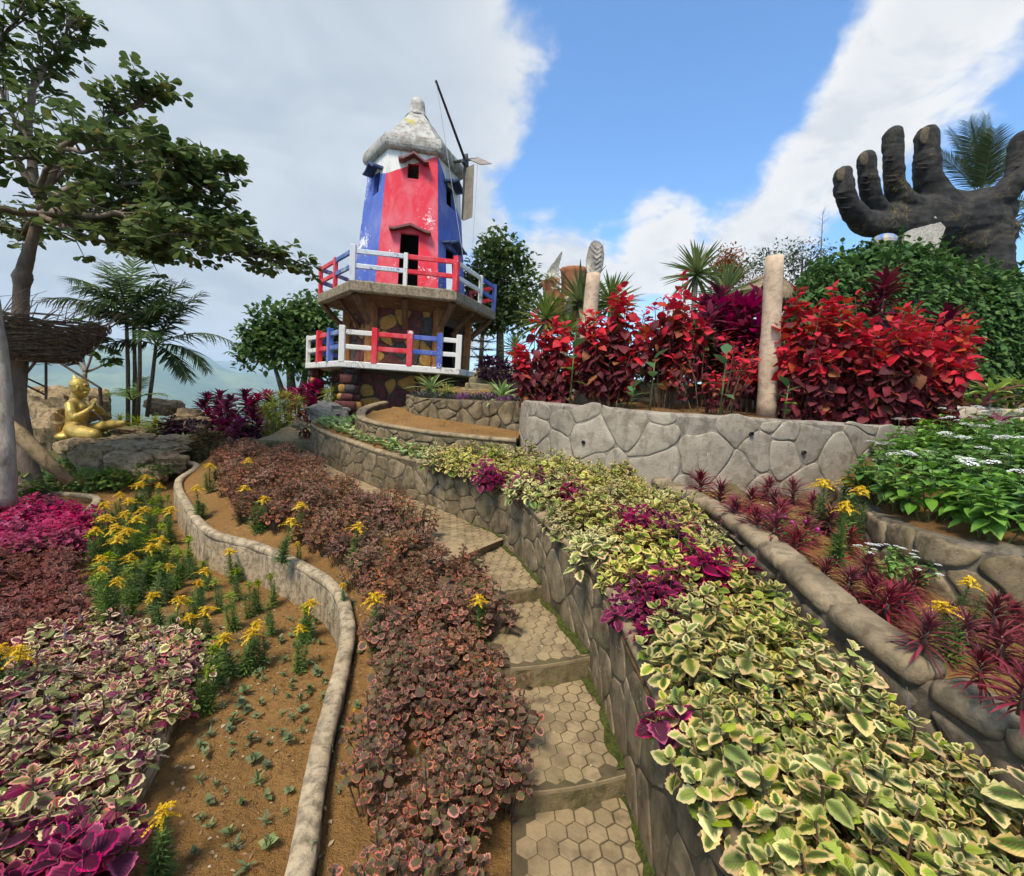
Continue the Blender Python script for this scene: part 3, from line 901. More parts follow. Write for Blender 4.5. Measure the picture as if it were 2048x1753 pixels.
def hill_z(r, a):
    x, y = r * math.sin(R_(a)), r * math.cos(R_(a))
    z = -75 - 190 * sm(r, 120, 1100)
    z += 26 * sm(r, 300, 1500) * fbm(x / 500, y / 500, 2, 5) * 2
    z += 60 * sm(r, 1500, 4000) * fbm(x / 1300, y / 1300, 5, 5) * 2
    rid = 250 * math.exp(-((a + 37.5) / 5.5) ** 2) + 170 * math.exp(-((a + 46) / 7) ** 2) + 200 * math.exp(-((a + 62) / 9) ** 2) + 110 * math.exp(-((a + 29) / 4) ** 2) + 180 * math.exp(-((a - 20) / 30) ** 2)
    z += (rid + 150 + 190 * fbm(x / 900, y / 900, 9, 6)) * math.exp(-((r - 5600) / 1500) ** 2) * 1.25
    r2 = 240 * math.exp(-((a + 31) / 12) ** 2) + 160 + 70 * math.sin(a * .35)
    z += (r2 + 160) * math.exp(-((r - 9000) / 1000) ** 2)
    return z


for r in rr_:
    for a in az:
        V.append((r * math.sin(R_(a)), r * math.cos(R_(a)), hill_z(r, a)))
k = len(az)
F = [(i * k + j, (i + 1) * k + j, (i + 1) * k + j + 1, i * k + j + 1) for i in range(len(rr_) - 1) for j in range(k - 1)]
F = [f[::-1] for f in F]
ob('hills', MB().add(V, np.array(F)).mesh('hills', M_HILL, True), kind='structure')

# ------------------------------------------------------------------ the air over the valley
hz = MB().box((0, 4300, -210), (24000, 11600, 1000)).mesh('haze', [])
hm = bpy.data.materials.new('haze_air')
hm.use_nodes = True
hm.node_tree.nodes.clear()
ht = NT(hm.node_tree)
pv = ht.n('ShaderNodeVolumePrincipled', {'Color': (.66, .84, 1.0), 'Density': 0.00018, 'Anisotropy': 0.0})
ho = ht.n('ShaderNodeOutputMaterial')
ht.put(ho.inputs['Volume'], pv)
hz.materials.append(hm)
hzo = ob('haze', hz, kind='stuff')

# ------------------------------------------------------------------ stones


def voronoi(W, H, cw, ch, gap, seed, jit=1.0):
    rg = random.Random(seed)
    nx, ny = max(1, round(W / cw)), max(1, round(H / ch))
    pts = []
    for j in range(-1, ny + 1):
        for i in range(-1, nx + 1):
            pts.append(((i + .5 + (.5 if j % 2 else 0) * .8 + jit * (rg.random() - .5)) * W / nx, (j + .5 + jit * (rg.random() - .5)) * H / ny))
    out = []
    for a, (x, y) in enumerate(pts):
        if not (-.2 * cw < x < W + .2 * cw and -.3 * ch < y < H + .3 * ch):
            continue
        g2 = gap / 2
        poly = [(g2, g2), (W - g2, g2), (W - g2, H - g2), (g2, H - g2)]
        for b, (u, v) in enumerate(pts):
            if a == b or abs(u - x) > 3 * cw or abs(v - y) > 3 * ch:
                continue
            dx, dy = u - x, v - y
            dl = math.hypot(dx, dy) + 1e-9
            dx, dy = dx / dl, dy / dl
            lim = dl / 2 - g2
            new = []
            for i in range(len(poly)):
                p, q = poly[i], poly[(i + 1) % len(poly)]
                dp = (p[0] - x) * dx + (p[1] - y) * dy - lim
                dq = (q[0] - x) * dx + (q[1] - y) * dy - lim
                if dp <= 0:
                    new.append(p)
                if dp * dq < 0:
                    t = dp / (dp - dq)
                    new.append((p[0] + (q[0] - p[0]) * t, p[1] + (q[1] - p[1]) * t))
            poly = new
            if len(poly) < 3:
                break
        if len(poly) >= 3:
            A = sum(poly[i][0] * poly[(i + 1) % len(poly)][1] - poly[(i + 1) % len(poly)][0] * poly[i][1] for i in range(len(poly))) / 2
            if A > .04 * cw * ch:
                out.append(poly)
    return out


def chaikin(poly, k=1, q=.22):
    for _ in range(k):
        new = []
        for i in range(len(poly)):
            p, r = poly[i], poly[(i + 1) % len(poly)]
            new += [(p[0] * (1 - q) + r[0] * q, p[1] * (1 - q) + r[1] * q), (p[0] * q + r[0] * (1 - q), p[1] * q + r[1] * (1 - q))]
        poly = new
    return poly


def stone_obj(poly, fn, proud, mat, parent, name='stone', rgh=.3, rg=rng, rounds=1, warp=0.0):
    """one face stone: poly in wall coordinates, fn(s, h, d) gives the place"""
    if warp:
        q3_ = []
        for i in range(len(poly)):
            p, r = poly[i], poly[(i + 1) % len(poly)]
            k_ = max(1, int(math.hypot(r[0] - p[0], r[1] - p[1]) / .09))
            q3_ += [(p[0] + (r[0] - p[0]) * t / k_, p[1] + (r[1] - p[1]) * t / k_) for t in range(k_)]
        poly = [(x + warp * fbm(x * 3.1, y * 3.1, 2, 3), y + warp * fbm(x * 3.1, y * 3.1, 8, 3)) for x, y in q3_]
    ring = chaikin(poly, 1 if warp else rounds)
    n = len(ring)
    cx, cy = sum(p[0] for p in ring) / n, sum(p[1] for p in ring) / n
    c0 = Vector(fn(cx, cy, 0))
    pr = proud * (.7 + .6 * rg.random())
    tx, ty = rgh * pr * (rg.random() - .5), rgh * pr * (rg.random() - .5)
    size = max(max(abs(p[0] - cx) for p in ring), 1e-3)
    V = []
    for (k_, d) in ((1.0, -.012), (1.0, pr * .45), (.93, pr * .85), (.72, pr)):
        for p in ring:
            u, v = cx + (p[0] - cx) * k_, cy + (p[1] - cy) * k_
            dd = d + (0 if d < 0 else (tx * (u - cx) + ty * (v - cy)) / size + (pr * .3 * fbm(u * 9, v * 9, cx, 2) if k_ < .9 else 0))
            V.append(Vector(fn(u, v, dd)) - c0)
    V.append(Vector(fn(cx, cy, pr * (1.05 + .2 * (rg.random() - .5)))) - c0)
    F = [(r * n + i, r * n + (i + 1) % n, (r + 1) * n + (i + 1) % n, (r + 1) * n + i) for r in range(3) for i in range(n)]
    T = [(3 * n + i, 3 * n + (i + 1) % n, 4 * n) for i in range(n)]
    me = MB().add([tuple(v) for v in V], [np.array(F), np.array(T)]).mesh(name, mat, True)
    return ob(name, me, parent, loc=c0 - (parent.location if parent is not None else Vector()))


class Run:
    """a wall course in plan: points (x, y, base z, top z); fn(s, h, d) = place on its face"""
    def __init__(s, pts, side, step=.08):
        s.p = resample(pts, step)
        d = np.linalg.norm(np.diff(s.p[:, :2], axis=0), axis=1)
        s.s = np.concatenate([[0], np.cumsum(d)])
        s.L = s.s[-1]
        t = np.gradient(s.p[:, :2], axis=0)
        t /= np.linalg.norm(t, axis=1)[:, None] + 1e-9
        s.n = np.column_stack([t[:, 1], -t[:, 0]]) * side
        s.H = float(np.mean(s.p[:, 3] - s.p[:, 2]))

    def at(s, q):
        i = [np.interp(q, s.s, s.p[:, k]) for k in range(4)]
        n = [np.interp(q, s.s, s.n[:, k]) for k in range(2)]
        return i, n

    def fn(s, q, h, d):
        (x, y, zb, zt), (nx, ny) = s.at(q)
        return (x + nx * d, y + ny * d, zb + h / s.H * (zt - zb))


def wall(name, label, pts, side, thick, mbody, mstone=None, cw=.3, ch=.2, gap=.016, proud=.014, top=None, cap=None, seed=1, capw=None, caph=.07, blocks=False, s0=0.0, s1=None, wob=.012, rounds=1, pick=None, mcap=None, warp=0.0):
    run = Run(pts, side)
    k = len(run.p)
    sec = [(0, 0, -.2), (0, 1, -.03), (-.02, 1, 0), (-thick + .02, 1, 0), (-thick, 1, -.03), (-thick, 0, -.35)]
    V = []
    for i in range(k):
        x, y, zb, zt = run.p[i]
        nx, ny = run.n[i]
        for (d, f, dz) in sec:
            w_ = wob * fbm(x * 5, y * 5, d * 9 + f, 3) * 1.5
            V.append((x + nx * (d + w_), y + ny * (d + w_), zb + (zt - zb) * f + dz + (w_ if f else 0)))
    m_ = len(sec)
    F = [(i * m_ + j, i * m_ + j + 1, (i + 1) * m_ + j + 1, (i + 1) * m_ + j) for i in range(k - 1) for j in range(m_ - 1)]
    if side > 0:
        F = [f[::-1] for f in F]
    e = [list(range(m_)), list(range((k - 1) * m_, k * m_))[::-1]]
    root = ob(name, MB().add(V, [np.array(F), np.array(e)]).mesh(name, mbody, False), label=label, cat='wall', kind='thing')
    if mstone is not None:
        a0, a1 = s0, s1 or run.L
        hh = run.H - (caph * .6 if cap else 0)
        for poly in voronoi(a1 - a0, hh, cw, ch, gap, seed):
            poly = [(p[0] + a0, p[1]) for p in poly]
            if side < 0:
                poly = poly[::-1]
            mt = mstone if pick is None else pick()
            stone_obj(poly, run.fn, proud, mt, root, rounds=rounds, warp=warp)
    if cap == 'round':
        cw_ = capw or thick + .03
        V, n = [], 10
        for i in range(k):
            x, y, zb, zt = run.p[i]
            nx, ny = run.n[i]
            for j in range(n):
                a = 2 * math.pi * j / n
                r1 = 1 + 1.1 * wob * 8 * fbm(x * 6 + math.cos(a), y * 6 + math.sin(a), a, 3)
                u, v = math.cos(a), math.sin(a)
                u, v = math.copysign(abs(u) ** .7, u), math.copysign(abs(v) ** .7, v)
                d = -thick / 2 + u * cw_ / 2 * r1
                V.append((x + nx * d, y + ny * d, zt + v * caph / 2 * r1 + .008 * fbm(x * 2, y * 2, 4, 2)))
        F = [(i * n + j, i * n + (j + 1) % n, (i + 1) * n + (j + 1) % n, (i + 1) * n + j) for i in range(k - 1) for j in range(n)]
        if side < 0:
            F = [f[::-1] for f in F]
        ob('coping', MB().add(V, [np.array(F), np.array([list(range(n)), list(range((k - 1) * n, k * n))[::-1]])]).mesh('coping', mcap or mbody, True), root)
    elif cap == 'blocks':
        q = 0
        rg = random.Random(seed)
        while q < run.L - .1:
            L = .22 + .22 * rg.random()
            (x0, y0, _, z0), _n = run.at(q + .012)
            (x1, y1, _, z1), _n = run.at(min(run.L, q + L - .012))
            (x, y, _, zt), (nx, ny) = run.at(q + L / 2)
            t = Vector((x1 - x0, y1 - y0, z1 - z0))
            ll = t.length
            t.normalize()
            nn = Vector((nx, ny, 0))
            nn = (nn - t * nn.dot(t)).normalized()
            uu = t.cross(nn) * (1 if t.cross(nn).z > 0 else -1)
            b = MB().bbox((ll, thick + .05, caph), .028)
            vs = b.v[0]
            for r in range(len(vs)):
                vs[r] *= 1 + .24 * fbm(vs[r][0] * 6 + q, vs[r][1] * 9, vs[r][2] * 9 + q * 3, 2)
            mw = Matrix(((t.x, nn.x, uu.x, x - nx * thick / 2), (t.y, nn.y, uu.y, y - ny * thick / 2), (t.z, nn.z, uu.z, zt + .012 * (rg.random() - .5)), (0, 0, 0, 1)))
            ob('coping_stone', b.mesh('coping_stone', mcap or mbody, True), root, mw=mw)
            q += L
    return root


W1 = [(.68, .35, -1.85, -1.18), (.66, 1.0, -1.80, -1.15), (.63, 1.55, -1.76, -1.13), (.61, 1.95, -1.75, -1.10), (.555, 2.55, -1.65, -1.01), (.35, 3.2, -1.52, -.94), (.01, 4.15, -1.41, -.86), (-.4, 4.65, -1.34, -.83),
      (-.9, 5.15, -1.31, -.81), (-1.6, 5.65, -1.26, -.78), (-2.3, 6.3, -1.22, -.73), (-3.1, 7.2, -1.17, -.68), (-3.57, 7.95, -1.12, -.62), (-3.62, 8.45, -1.08, -.58), (-3.4, 8.9, -1.0, -.55)]
wall('retaining_wall', 'mossy brown stone-faced wall along the right side of the steps', W1, -1, .14, M_W1J, M_W1, .28, .2, .010, .007, cap='round', caph=.07, capw=.16, seed=4, mcap=M_CAP)
T2W = [(-2.5, 8.5, -.6, -.2), (-2.57, 7.6, -.70, -.30), (-2.42, 7.0, -.72, -.42), (-1.95, 6.4, -.76, -.46), (-1.3, 5.9, -.8, -.48), (-.75, 5.6, -.83, -.49), (.05, 5.48, -.86, -.50)]
wall('retaining_wall', 'low curved terrace wall above the bed of pale seedlings', T2W, 1, .12, M_W1J, M_W1, .22, .15, .016, .014, cap='round', caph=.06, capw=.15, seed=9, mcap=M_CAP)
T3W = [(-1.70, 8.2, -.2, .0), (-1.77, 7.7, -.28, -.01), (-1.75, 7.4, -.31, -.02), (-1.45, 7.0, -.37, -.05), (-.9, 6.8, -.42, -.045), (-.4, 6.7, -.46, -.03), (.12, 6.6, -.5, -.01)]
wall('retaining_wall', 'short stone terrace wall under the grey rosettes and agaves', T3W, 1, .12, M_W1J, M_W1, .24, .17, .016, .016, cap=None, seed=14)
W4 = [(.45, 7.2, -.6, .0), (.2, 6.75, -.6, .0), (.10, 6.3, -.62, 0.0), (.24, 5.7, -.85, 0.0), (.75, 5.05, -.98, -.015), (1.49, 4.6, -1.02, -.03), (2.3, 4.5, -.95, -.03), (3.2, 4.6, -.9, -.03), (4.1, 4.87, -.6, -.03), (4.95, 5.35, -.5, -.03)]
wall('retaining_wall', 'big grey stone-faced wall below the red-leaved shrubs', W4, 1, .16, M_W4J, M_W4, .46, .28, .012, .009, seed=21, rounds=2, wob=.016, warp=.16)
W2 = [(2.0, .3, -1.45, -1.07), (1.80, 1.0, -1.42, -1.02), (1.68, 1.34, -1.35, -1.0), (1.62, 1.53, -1.30, -.97), (1.55, 1.76, -1.24, -.92), (1.52, 2.08, -1.18, -.87), (1.55, 2.46, -1.14, -.83), (1.61, 3.03, -1.10, -.80), (1.60, 3.67, -1.06, -.77), (1.50, 4.55, -1.0, -.75)]
wall('retaining_wall', 'dark kerb wall of rounded stones between coleus and red dracaenas', W2, -1, .13, M_W2, M_W2, .27, .16, .02, .022, cap='blocks', caph=.10, seed=5, mcap=M_W2C)
W5 = [(4.1, .5, -1.15, -.6), (2.93, 1.76, -1.05, -.58), (2.63, 2.12, -1.02, -.58), (2.45, 2.28, -1.0, -.60), (2.36, 2.47, -.98, -.61), (2.48, 2.95, -.95, -.63), (2.79, 3.59, -.92, -.63), (3.14, 4.29, -.9, -.62), (3.33, 4.62, -.9, -.62)]
wall('retaining_wall', 'brown stone wall holding up the white-flowered bushes', W5, -1, .16, M_W2, M_W1, .36, .24, .02, .022, seed=33, rounds=2, warp=.1)
W6p = [(a[0], a[1], z3(a[1]) - .05, a[2] - .03) for a in W6]
wall('garden_kerb', 'long winding pale concrete kerb wall left of the brown coleus', W6p, -1, .085, M_KERB, None, cap='round', caph=.075, capw=.098, mcap=M_KERB, wob=.02)
W7p = [(a[0], a[1], a[2] - .22, a[2] - .03) for a in W7]
wall('garden_kerb', 'low curved kerb between the goldenrod bed and the coleus at far left', W7p, 1, .085, M_KERB, None, cap='round', caph=.07, capw=.10, mcap=M_KERB, wob=.02)
W8 = [(.55, 7.9, -.05, .40), (1.4, 7.75, 0, .44), (2.4, 7.6, 0, .45), (3.4, 7.55, 0, .45), (4.6, 7.5, 0, .45)]
wall('retaining_wall', 'grey stone wall half hidden behind the red-leaved shrubs', W8, 1, .2, M_W4J, M_W4, .42, .26, .02, .02, seed=41, rounds=2)
W9 = [(5.6, 6.6, .05, .30), (6.4, 6.45, .05, .30), (7.4, 6.2, .05, .30)]
wall('retaining_wall', 'pale stone wall under the lime bromeliads at right edge', W9, 1, .25, M_W4J, M_ROCKP, .34, .17, .02, .03, seed=44, rounds=2)
# weep holes of the big grey wall
r4 = Run(W4, 1)
W4O = [o for o in COL.objects if o.get('label', '').startswith('big grey')][0]
hb = MB().lathe([(.022, -.02), (.022, .012), (.016, .012), (.016, -.01)], 10).mesh('weep_hole', M_DARK, True)
for px, py in ((1167, 885), (1600, 905), (1500, 868)):
    tgt = P(px, py, 4.7)
    best = min(range(len(r4.p)), key=lambda i: abs(r4.p[i][0] / r4.p[i][1] - tgt.x / tgt.y))
    x, y, zb, zt = r4.p[best]
    nx, ny = r4.n[best]
    z = tgt.z * y / tgt.y
    q = Vector((nx, ny, 0)).to_track_quat('Z', 'Y').to_matrix().to_4x4()
    ob('weep_hole', hb, W4O, mw=Matrix.Translation((x + nx * .02, y + ny * .02, z)) @ q)

# ------------------------------------------------------------------ stepped path with hexagon paving
TZ = [-1.75, -1.646, -1.507, -1.402, -1.327]
NOSE = [((.76, .55), (-.25, .50))]
for (A, B), z in zip([((1254, 1543), (1085, 1573)), ((1171, 1313), (1074, 1326)), ((1084, 1171), (1005, 1186)), ((1005, 1078), (964, 1095))], TZ[1:]):
    a, b = G(*A, z), G(*B, z)
    d = (b - a).to_2d().normalized()
    a2 = a.to_2d() - d * .13
    NOSE.append((tuple(a2), tuple(a2 + d * 1.02)))
pr_ = Run([(a[0], a[1], a[2], a[2] + 1) for a in W1[6:]], -1)
pl_ = Run([(a[0], a[1], a[2], a[2] + 1) for a in PL[5:]], -1)
# sloping upper stretch
rows = [((NOSE[4][0][0] + .02, NOSE[4][0][1] + .0, -1.327), (NOSE[4][1][0], NOSE[4][1][1], -1.327))]
for t in np.linspace(.06, 1, 24):
    (x0, y0, z0, _), _n = pr_.at(pr_.L * t)
    (x1, y1, z1, _), _n = pl_.at(pl_.L * min(1, t * 1.02))
    if t < .99:
        rows.append(((x0 + .07, y0 + .05, z0 + .025), (x1 - .1, y1, z1 - .015)))
rows = [((a[0], a[1], max(a[2], -1.327)), (b[0], b[1], max(b[2], -1.327))) for a, b in rows]
rows = rows[:20]
e0, e1 = Vector(rows[-1][0]), Vector(rows[-1][1])
path = loft('path', rows, M_PATH, .004, 8, .15, 5, label='path')
up = [((-3.75, 8.35, -1.02), (-4.75, 8.3, -1.03)), ((-3.85, 9.2, -.98), (-4.85, 9.1, -.98)), ((-4.05, 10.2, -.80), (-4.9, 10.0, -.80)), ((-4.2, 11.3, -.62), (-4.8, 11.2, -.62)), ((-4.0, 12.6, -.5), (-4.7, 12.6, -.5))]
loft('upper_path', up, M_PATH, .006, 8, .2, 5, label='up')
b = MB().box((-4.25, 8.36, -1.10), (1.1, .08, .15), Matrix.Rotation(.03, 3, 'Z'))
ob('step_riser', b.mesh('step_riser', M_RISER), path)


def step_mesh(front, back, zt):
    (ax, ay), (lx, ly) = front
    (bx, by), (kx, ky) = back
    nf = 9
    ring = []
    for i in range(nf):
        t = i / (nf - 1)
        bul = .035 * math.sin(math.pi * min(1, t * 1.4)) if t < .72 else 0
        dx, dy = lx - ax, ly - ay
        dl = math.hypot(dx, dy)
        ring.append((ax + dx * t + dy / dl * bul * 1 + .006 * fbm(t * 7, zt, 1, 2), ay + dy * t - abs(dx) / dl * bul))
    ring += [(kx, ky + .05), (bx, by + .05)]
    n = len(ring)
    V = []
    cx, cy = sum(p[0] for p in ring) / n, sum(p[1] for p in ring) / n
    for (k_, dz) in ((1.0, -.4), (1.0, -.018), (.992, -.004), (.975, 0)):
        for p in ring:
            V.append((cx + (p[0] - cx) * k_, cy + (p[1] - cy) * k_, zt + dz))
    F = [(r * n + i, r * n + (i + 1) % n, (r + 1) * n + (i + 1) % n, (r + 1) * n + i) for r in range(3) for i in range(n)]
    F = [f[::-1] for f in F]
    b_ = MB().add(V, np.array(F[:n]), mi=1)
    b_.add(V, np.array(F[n:]), mi=2)
    b_.add(V, np.array([list(range(3 * n, 4 * n))[::-1]]), mi=0)
    return b_.mesh('step', [M_GROOVE, M_RISER, M_HEX]), ring


HEXM = []
for gsz in (.0437, .0453, .0471):
    pb = [(gsz * math.cos(R_(60 * i + 30)), gsz * math.sin(R_(60 * i + 30))) for i in range(6)]
    b = MB()
    V = [(x, y, -.004) for x, y in pb] + [(x, y, .0025) for x, y in pb] + [(x * .93, y * .93, .005) for x, y in pb]
    F = [(r * 6 + i, r * 6 + (i + 1) % 6, (r + 1) * 6 + (i + 1) % 6, (r + 1) * 6 + i) for r in range(2) for i in range(6)]
    b.add(V, [np.array(F), np.array([list(range(12, 18))])])
    HEXM.append(b.mesh('hex_tile', M_HEX))


def inside(p, poly):
    c_ = False
    j = len(poly) - 1
    for i in range(len(poly)):
        if (poly[i][1] > p[1]) != (poly[j][1] > p[1]) and p[0] < (poly[j][0] - poly[i][0]) * (p[1] - poly[i][1]) / (poly[j][1] - poly[i][1]) + poly[i][0]:
            c_ = not c_
        j = i
    return c_


def shrink(poly, k):
    """inset by k (rough)"""
    cx, cy = sum(p[0] for p in poly) / len(poly), sum(p[1] for p in poly) / len(poly)
    out = []
    for x, y in poly:
        d = math.hypot(x - cx, y - cy)
        out.append((cx + (x - cx) * (1 - k / d), cy + (y - cy) * (1 - k / d)))
    return out


def hexes(parent, poly, zf, ang, right, maxd=.62):
    ca, sa = math.cos(ang), math.sin(ang)
    xs, ys = [p[0] for p in poly], [p[1] for p in poly]
    cx, cy = sum(xs) / len(xs), sum(ys) / len(ys)
    rr2 = max(max(xs) - min(xs), max(ys) - min(ys))
    R = .0485
    ps = shrink(poly, .075)
    n = int(rr2 / R) + 2
    for i in range(-n, n):
        for j in range(-n, n):
            u, v = (i + .5 * (j % 2)) * R * math.sqrt(3), j * R * 1.5
            x, y = cx + u * ca - v * sa, cy + u * sa + v * ca
            if not inside((x, y), ps):
                continue
            d = right(x, y)
            if d > maxd:
                continue
            k_ = 0 if d < .28 else (1 if d < .42 else 2)
            if rng.random() < .2:
                k_ = min(2, k_ + 1)
            z, sl_ = zf(x, y)
            o = ob('hex_tile', HEXM[k_], parent, loc=(x, y, z + .0015 * (rng.random() - .5)), rot=(sl_, .01 * (rng.random() - .5), ang))


for i in range(4):
    me, ring = step_mesh(NOSE[i], NOSE[i + 1], TZ[i])
    st = ob('step', me, path)
    (ax, ay), (bx, by) = NOSE[i][0], NOSE[i + 1][0]
    ang = math.atan2(by - ay, bx - ax) - math.pi / 2
    tl = math.hypot(bx - ax, by - ay)

    def right(x, y, ax=ax, ay=ay, bx=bx, by=by, tl=tl):
        return abs((x - ax) * (by - ay) - (y - ay) * (bx - ax)) / tl
    hexes(st, [tuple(p) for p in ring], lambda x, y, z=TZ[i]: (z, 0), ang, right)
me, ring = step_mesh(NOSE[4], ((rows[3][0][0], rows[3][0][1]), (rows[3][1][0], rows[3][1][1])), TZ[4] - .006)
ob('step', me, path)
# upper flat stretch: tiles as far as they can be told apart
polyU = [(rows[i][0][0], rows[i][0][1]) for i in range(0, 7)] + [(rows[i][1][0], rows[i][1][1]) for i in range(6, -1, -1)]
bed = ob('paving', None, path)
rl = [(r[0][0], r[0][1]) for r in rows[:9]]


def rightU(x, y):
    return min(math.hypot(x - p[0], y - p[1]) for p in [((a[0] * (1 - t) + b[0] * t), (a[1] * (1 - t) + b[1] * t)) for a, b in zip(rl[:-1], rl[1:]) for t in (0, .25, .5, .75)])


hexes(bed, polyU, lambda x, y: (zat('path', x, y, -1.32) + .002, 0), R_(38), rightU, .55)

# moss and dirt gathered along the foot of the step wall
mm = MT('moss_green')
M_MOSS = mm.done(mm.mix(mm.step(mm.noise(40, 5, .6, mm.pos), .35, .65), (.085, .10, .018), (.045, .05, .014)), .95, mm.bump(mm.noise(90, 4, .6, mm.pos), 1.0, .02), spec=.1)
runm = Run(W1, -1, .03)
V, F = [], []
for i in range(len(runm.p)):
    x, y, zb, zt = runm.p[i]
    if not .9 < y < 5.0:
        continue
    lev = max([TZ[0]] + [TZ[k] for k in range(1, 5) if (lambda A, B: (B[0] - A[0]) * (y - A[1]) - (B[1] - A[1]) * (x - A[0]))(NOSE[k][0], NOSE[k][1]) < 0])
    wd_ = max(.004, .035 + .10 * fbm(y * 3.1, x * 3, 2, 3) + .04 * fbm(y * 17, x * 9, 5, 2))
    nx, ny = runm.n[i]
    V += [(x - nx * .02, y - ny * .02, lev + .05), (x + nx * .012, y + ny * .012, lev + .014), (x + nx * wd_, y + ny * wd_, lev + .0065)]
k = len(V) // 3
F = [(3 * i + j, 3 * i + j + 1, 3 * i + j + 4, 3 * i + j + 3) for i in range(k - 1) for j in (0, 1) if abs(V[3 * i][2] - V[3 * i + 3][2]) < .02]
ob('moss', MB().add(V, np.array(F)).mesh('moss', M_MOSS, True), kind='stuff')
# ------------------------------------------------------------------ the little windmill tower
c0 = P(812, 787, 11.2)
WM = ob('windmill', None, loc=(c0.x, c0.y, 0), rot=(0, 0, R_(10)), label='small red and blue windmill tower with white domed cap and two railed decks', cat='windmill')
HA = [-120, -60, 0, 60, 120, 180, 240]


def hv(R, i, z=0.0):
    a = R_(HA[i % 6])
    return Vector((R * math.cos(a), R * math.sin(a), z))


def fnorm(i):
    a = R_(HA[i % 6] + 30)
    return Vector((math.cos(a), math.sin(a), 0))


def fdir(i):
    return (hv(1, i + 1) - hv(1, i)).normalized()


def facefn(i, Rz):
    """Rz(z) = hexagon radius; point from (metres along the face, z, outward)"""
    n, t = fnorm(i), fdir(i)
    return lambda u, z, d: n * (Rz(z) * math.cos(R_(30)) + d) + t * u + Vector((0, 0, z))


def panel(i, Rz, z0, z1, opens, mat, line, name='wall_panel', thick=.1):
    fn = facefn(i, Rz)
    us = sorted({-1., 1.} | {q for o_ in opens for q in o_[:2]})
    vs = sorted({z0, z1} | {q for o_ in opens for q in o_[2:]})
    hole = lambda u, v: any(o_[0] <= u <= o_[1] and o_[2] <= v <= o_[3] for o_ in opens)
    b_ = MB()

    def quad(ps, ages, mi=0):
        b_.add([tuple(p) for p in ps], np.array([(0, 1, 2, 3)]), age=ages, mi=mi)

    def pt(u, z, d):
        q = fn(u * Rz(z) / 2 * (1 - d * 0), z, d)
        return q
    ln = lambda u, z: z - (line[0] + (line[1] - line[0]) * (u + 1) / 2)
    for a in range(len(us) - 1):
        for c_ in range(len(vs) - 1):
            u0, u1, v0, v1 = us[a], us[a + 1], vs[c_], vs[c_ + 1]
            mu, mv = (u0 + u1) / 2, (v0 + v1) / 2
            cs = [(u0, v0), (u1, v0), (u1, v1), (u0, v1)]
            if hole(mu, mv):
                for (p, q, nu, nv) in ((0, 1, mu, v0 - 1e-3), (1, 2, u1 + 1e-3, mv), (2, 3, mu, v1 + 1e-3), (3, 0, u0 - 1e-3, mv)):
                    if not (z0 < nv < z1) or hole(nu, nv):
                        continue
                    A, B = cs[p], cs[q]
                    quad([pt(*A, 0), pt(*B, 0), pt(*B, -thick), pt(*A, -thick)], [-1] * 4)
            else:
                quad([pt(*q, 0) for q in cs], [ln(*q) for q in cs])
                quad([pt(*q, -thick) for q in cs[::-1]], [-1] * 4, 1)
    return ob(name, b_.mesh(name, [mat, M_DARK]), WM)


RT_ = lambda z: 1.35 + (1.05 - 1.35) * (z - 2.2) / 3.1
door = lambda a, b_, h: (a, b_, 2.2, h)
panel(0, RT_, 2.2, 5.3, [(-.30, .33, 2.21, 3.47), (-.18, .25, 4.67, 4.98)], M_TRED, (4.70, 5.24))
panel(1, RT_, 2.2, 5.3, [(-.42, .42, 2.21, 3.40), (-.30, .42, 4.36, 4.80)], M_TBLUE2, (5.24, 4.25))
panel(2, RT_, 2.2, 5.3, [(-.42, .42, 2.21, 3.40)], M_TRED, (4.25, 4.7))
panel(3, RT_, 2.2, 5.3, [], M_TBLUE2, (4.7, 5.0))
panel(4, RT_, 2.2, 5.3, [], M_TRED, (5.0, 5.2))
panel(5, RT_, 2.2, 5.3, [(-.15, .42, 4.40, 4.86)], M_TBLUE, (5.05, 4.70))


def hood(i, Rz, uc, hw, zt, mat, out=.2, rise=.15):
    fn = facefn(i, Rz)
    b_ = MB()
    for sg in (-1, 1):
        pl = [(uc, zt + rise), (uc + sg * hw, zt), (uc + sg * (hw + .1), zt), (uc + sg * (hw + .1), zt + .045), (uc + sg * hw, zt + .045), (uc, zt + rise + .05)]
        if sg > 0:
            pl = pl[::-1]
        b_.prism(pl, -.03, out, fn)
    return ob('window_hood', b_.mesh('window_hood', mat), WM)


hood(0, RT_, .03, .22, 4.97, M_HOODR)
hood(0, RT_, .02, .34, 3.48, M_HOODR, .16, .12)
hood(5, RT_, .06, .22, 4.86, M_HOODB, .22)
hood(1, RT_, .04, .24, 4.80, M_HOODB, .22)
hood(1, RT_, .0, .34, 3.41, M_HOODB, .2)


def hexlathe(prof, n=48, rnd=.5):
    V = []
    for (r, z, k_) in prof:
        for j in range(n):
            a = 2 * math.pi * j / n
            aa = (a + R_(120)) % R_(60) - R_(30)
            hexr = math.cos(R_(30)) / math.cos(aa)
            rr3 = r * (hexr * (1 - k_) + .95 * k_) * (1 + .008 * fbm(math.cos(a) * 3, math.sin(a) * 3, z * 3, 3))
            V.append((rr3 * math.cos(a), rr3 * math.sin(a), z + .006 * fbm(math.cos(a) * 2, math.sin(a) * 2, 4, 2)))
    k = len(prof)
    F = [(i * n + j, i * n + (j + 1) % n, (i + 1) * n + (j + 1) % n, (i + 1) * n + j) for i in range(k - 1) for j in range(n)]
    return MB().add(V, [np.array(F), np.array([list(range(n))[::-1]]), np.array([list(range((k - 1) * n, k * n))])])


